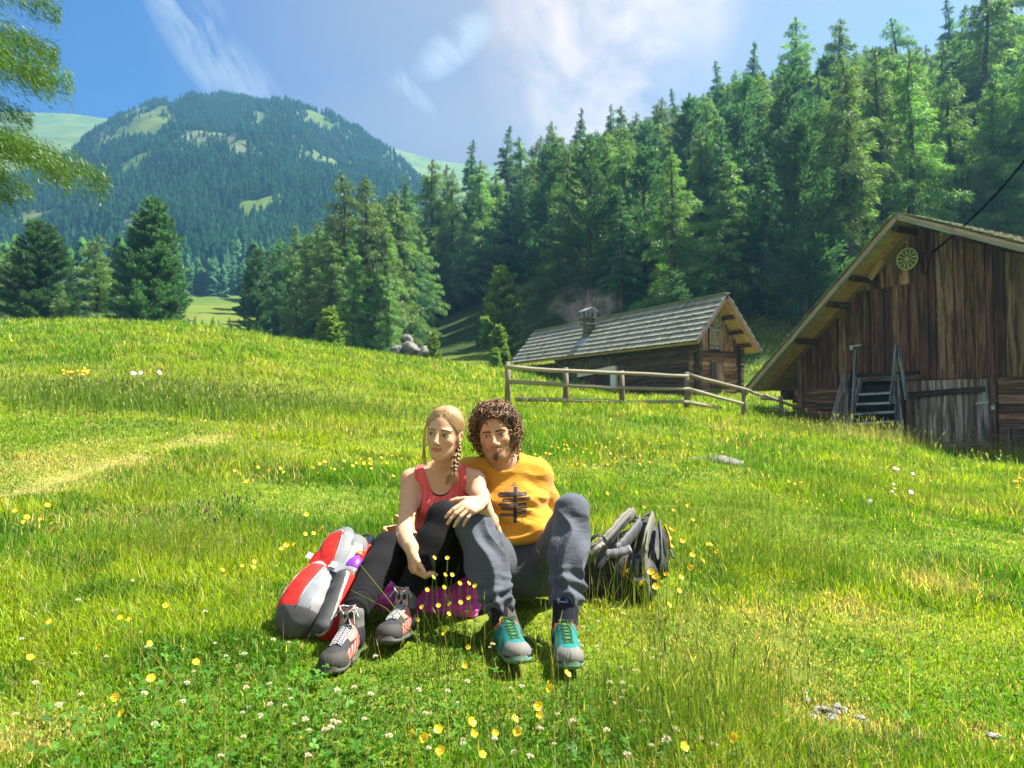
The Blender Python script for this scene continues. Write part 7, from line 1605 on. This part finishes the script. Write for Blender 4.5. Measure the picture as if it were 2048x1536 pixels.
    for j in range(6):
        for k in range(6):
            a = 6.283 * k / 6; rr = [.0006, .0028, .0034, .0032, .0022, .0004][j]; Vp.append((rr * math.cos(a), rr * math.sin(a), .19 + j * .005)); Cp.append((.06, .03, .055))
    for j in range(5):
        for k in range(6): Fp.append([j * 6 + k, j * 6 + (k + 1) % 6, (j + 1) * 6 + (k + 1) % 6, (j + 1) * 6 + k])
    o = len(Vp); Vp += [(.0008, 0, 0), (-.0008, 0, 0), (-.0006, 0, .19), (.0006, 0, .19), (0, .0008, 0), (0, -.0008, 0), (0, -.0006, .19), (0, .0006, .19)]; Fp += [[o, o + 1, o + 2, o + 3], [o + 4, o + 5, o + 6, o + 7]]; Cp += [(.12, .18, .05)] * 8
    pl = bpy.data.meshes.new('plantain'); pl.from_pydata(Vp, [], Fp); a = pl.color_attributes.new('Col', 'FLOAT_COLOR', 'POINT'); a.data.foreach_set('color', [x for c in Cp for x in (*c, 1)]); pl.materials.append(MAT_PETAL)
    for (px, py) in [(461, 970), (468, 985), (480, 983), (486, 992), (475, 1003), (455, 985), (429, 995), (441, 988), (409, 990), (422, 1013), (476, 1015), (488, 1025), (470, 1037), (438, 1036), (502, 985), (530, 995), (515, 980)]: flower('plantain', pl, px, py, .2, 'dark purple plantain head on a thin stem left of the woman', 'plantain heads left of the woman', 1.1, 'plant')

    # buttercup plant right in front of the woman: individual stems
    bp = empty('buttercup_plant', tuple(gpt(905, 1345)), 'tall branching buttercup plant with many small yellow flowers right in front of the woman', 'plant')
    heads = [(868, 1116), (895, 1116), (866, 1155), (890, 1150), (904, 1150), (919, 1167), (937, 1167), (950, 1172), (854, 1180), (938, 1196), (921, 1205), (844, 1214), (877, 1211), (900, 1208), (888, 1175), (835, 1240), (897, 1228), (1003, 1238)]
    foot = gpt(900, 1335)
    for i, (px, py) in enumerate(heads):
        D = 2.12 + rf.uniform(-.07, .08); t = P(px, py, D); f_ = foot + Vector((rf.uniform(-.05, .05) + (t.x - foot.x) * .55, rf.uniform(-.04, .04), 0)); f_.z = gz(f_.x, f_.y)
        b = MB(); m_ = f_ + (t - f_) * .55 + Vector((rf.uniform(-.015, .015), 0, .01)); b.tube([f_, m_, t], [.0014, .0012, .0009], 4, (.16, .24, .04)); b.build('stem', MAT_GRASS, bp)
        o = obj('flower', butter[0], None); o.parent = bp; o.matrix_parent_inverse = world_of(bp).inverted(); za = -1.57 + rf.uniform(-1.3, 1.3); o.rotation_euler = (0, 0, za); o.location = t - Vector((.07 * .12 * math.cos(za), .07 * .12 * math.sin(za), .07)) * .6; o.scale = (.6, .6, .6)
    # the bloom mesh carries a short stalk; long arching grass culms before the boots
    b = MB()
    b.tube([gpt(868, 1380), P(845, 1290, 2.0), P(770, 1215, 2.02), P(702, 1180, 2.05)], [.0016, .0015, .0012, .0008], 4, (.24, .30, .05)); b.tube([P(842, 1285, 2.0), P(770, 1190, 2.03), P(705, 1110, 2.06)], [.0014, .0012, .0008], 4, (.24, .30, .05)); tag(b.build('grass_culm', MAT_GRASS), 'two long crossing grass stalks in front of the woman\'s trouser leg', 'grass stalk')
# ------------------------------------------------------------------ air
if 'haze' not in SKIP:
    b = MB(); x0, x1, y0, y1, z0, z1 = -1030, 1030, -66, 1090, -80, 440
    if True:
        b.prism([(x0, y0, z0), (x1, y0, z0), (x1, y1, z0), (x0, y1, z0)], [(x0, y0, z1), (x1, y0, z1), (x1, y1, z1), (x0, y1, z1)])
    m, g = new_mat('haze_air')
    vol = g('ShaderNodeVolumePrincipled', {'Color': (.20, .52, .92, 1), 'Density': HAZE_D, 'Anisotropy': .35})
    o_ = g('ShaderNodeOutputMaterial'); g.l.new(vol.outputs[0], o_.inputs['Volume'])
    tag(b.build('haze', m), kind='stuff')
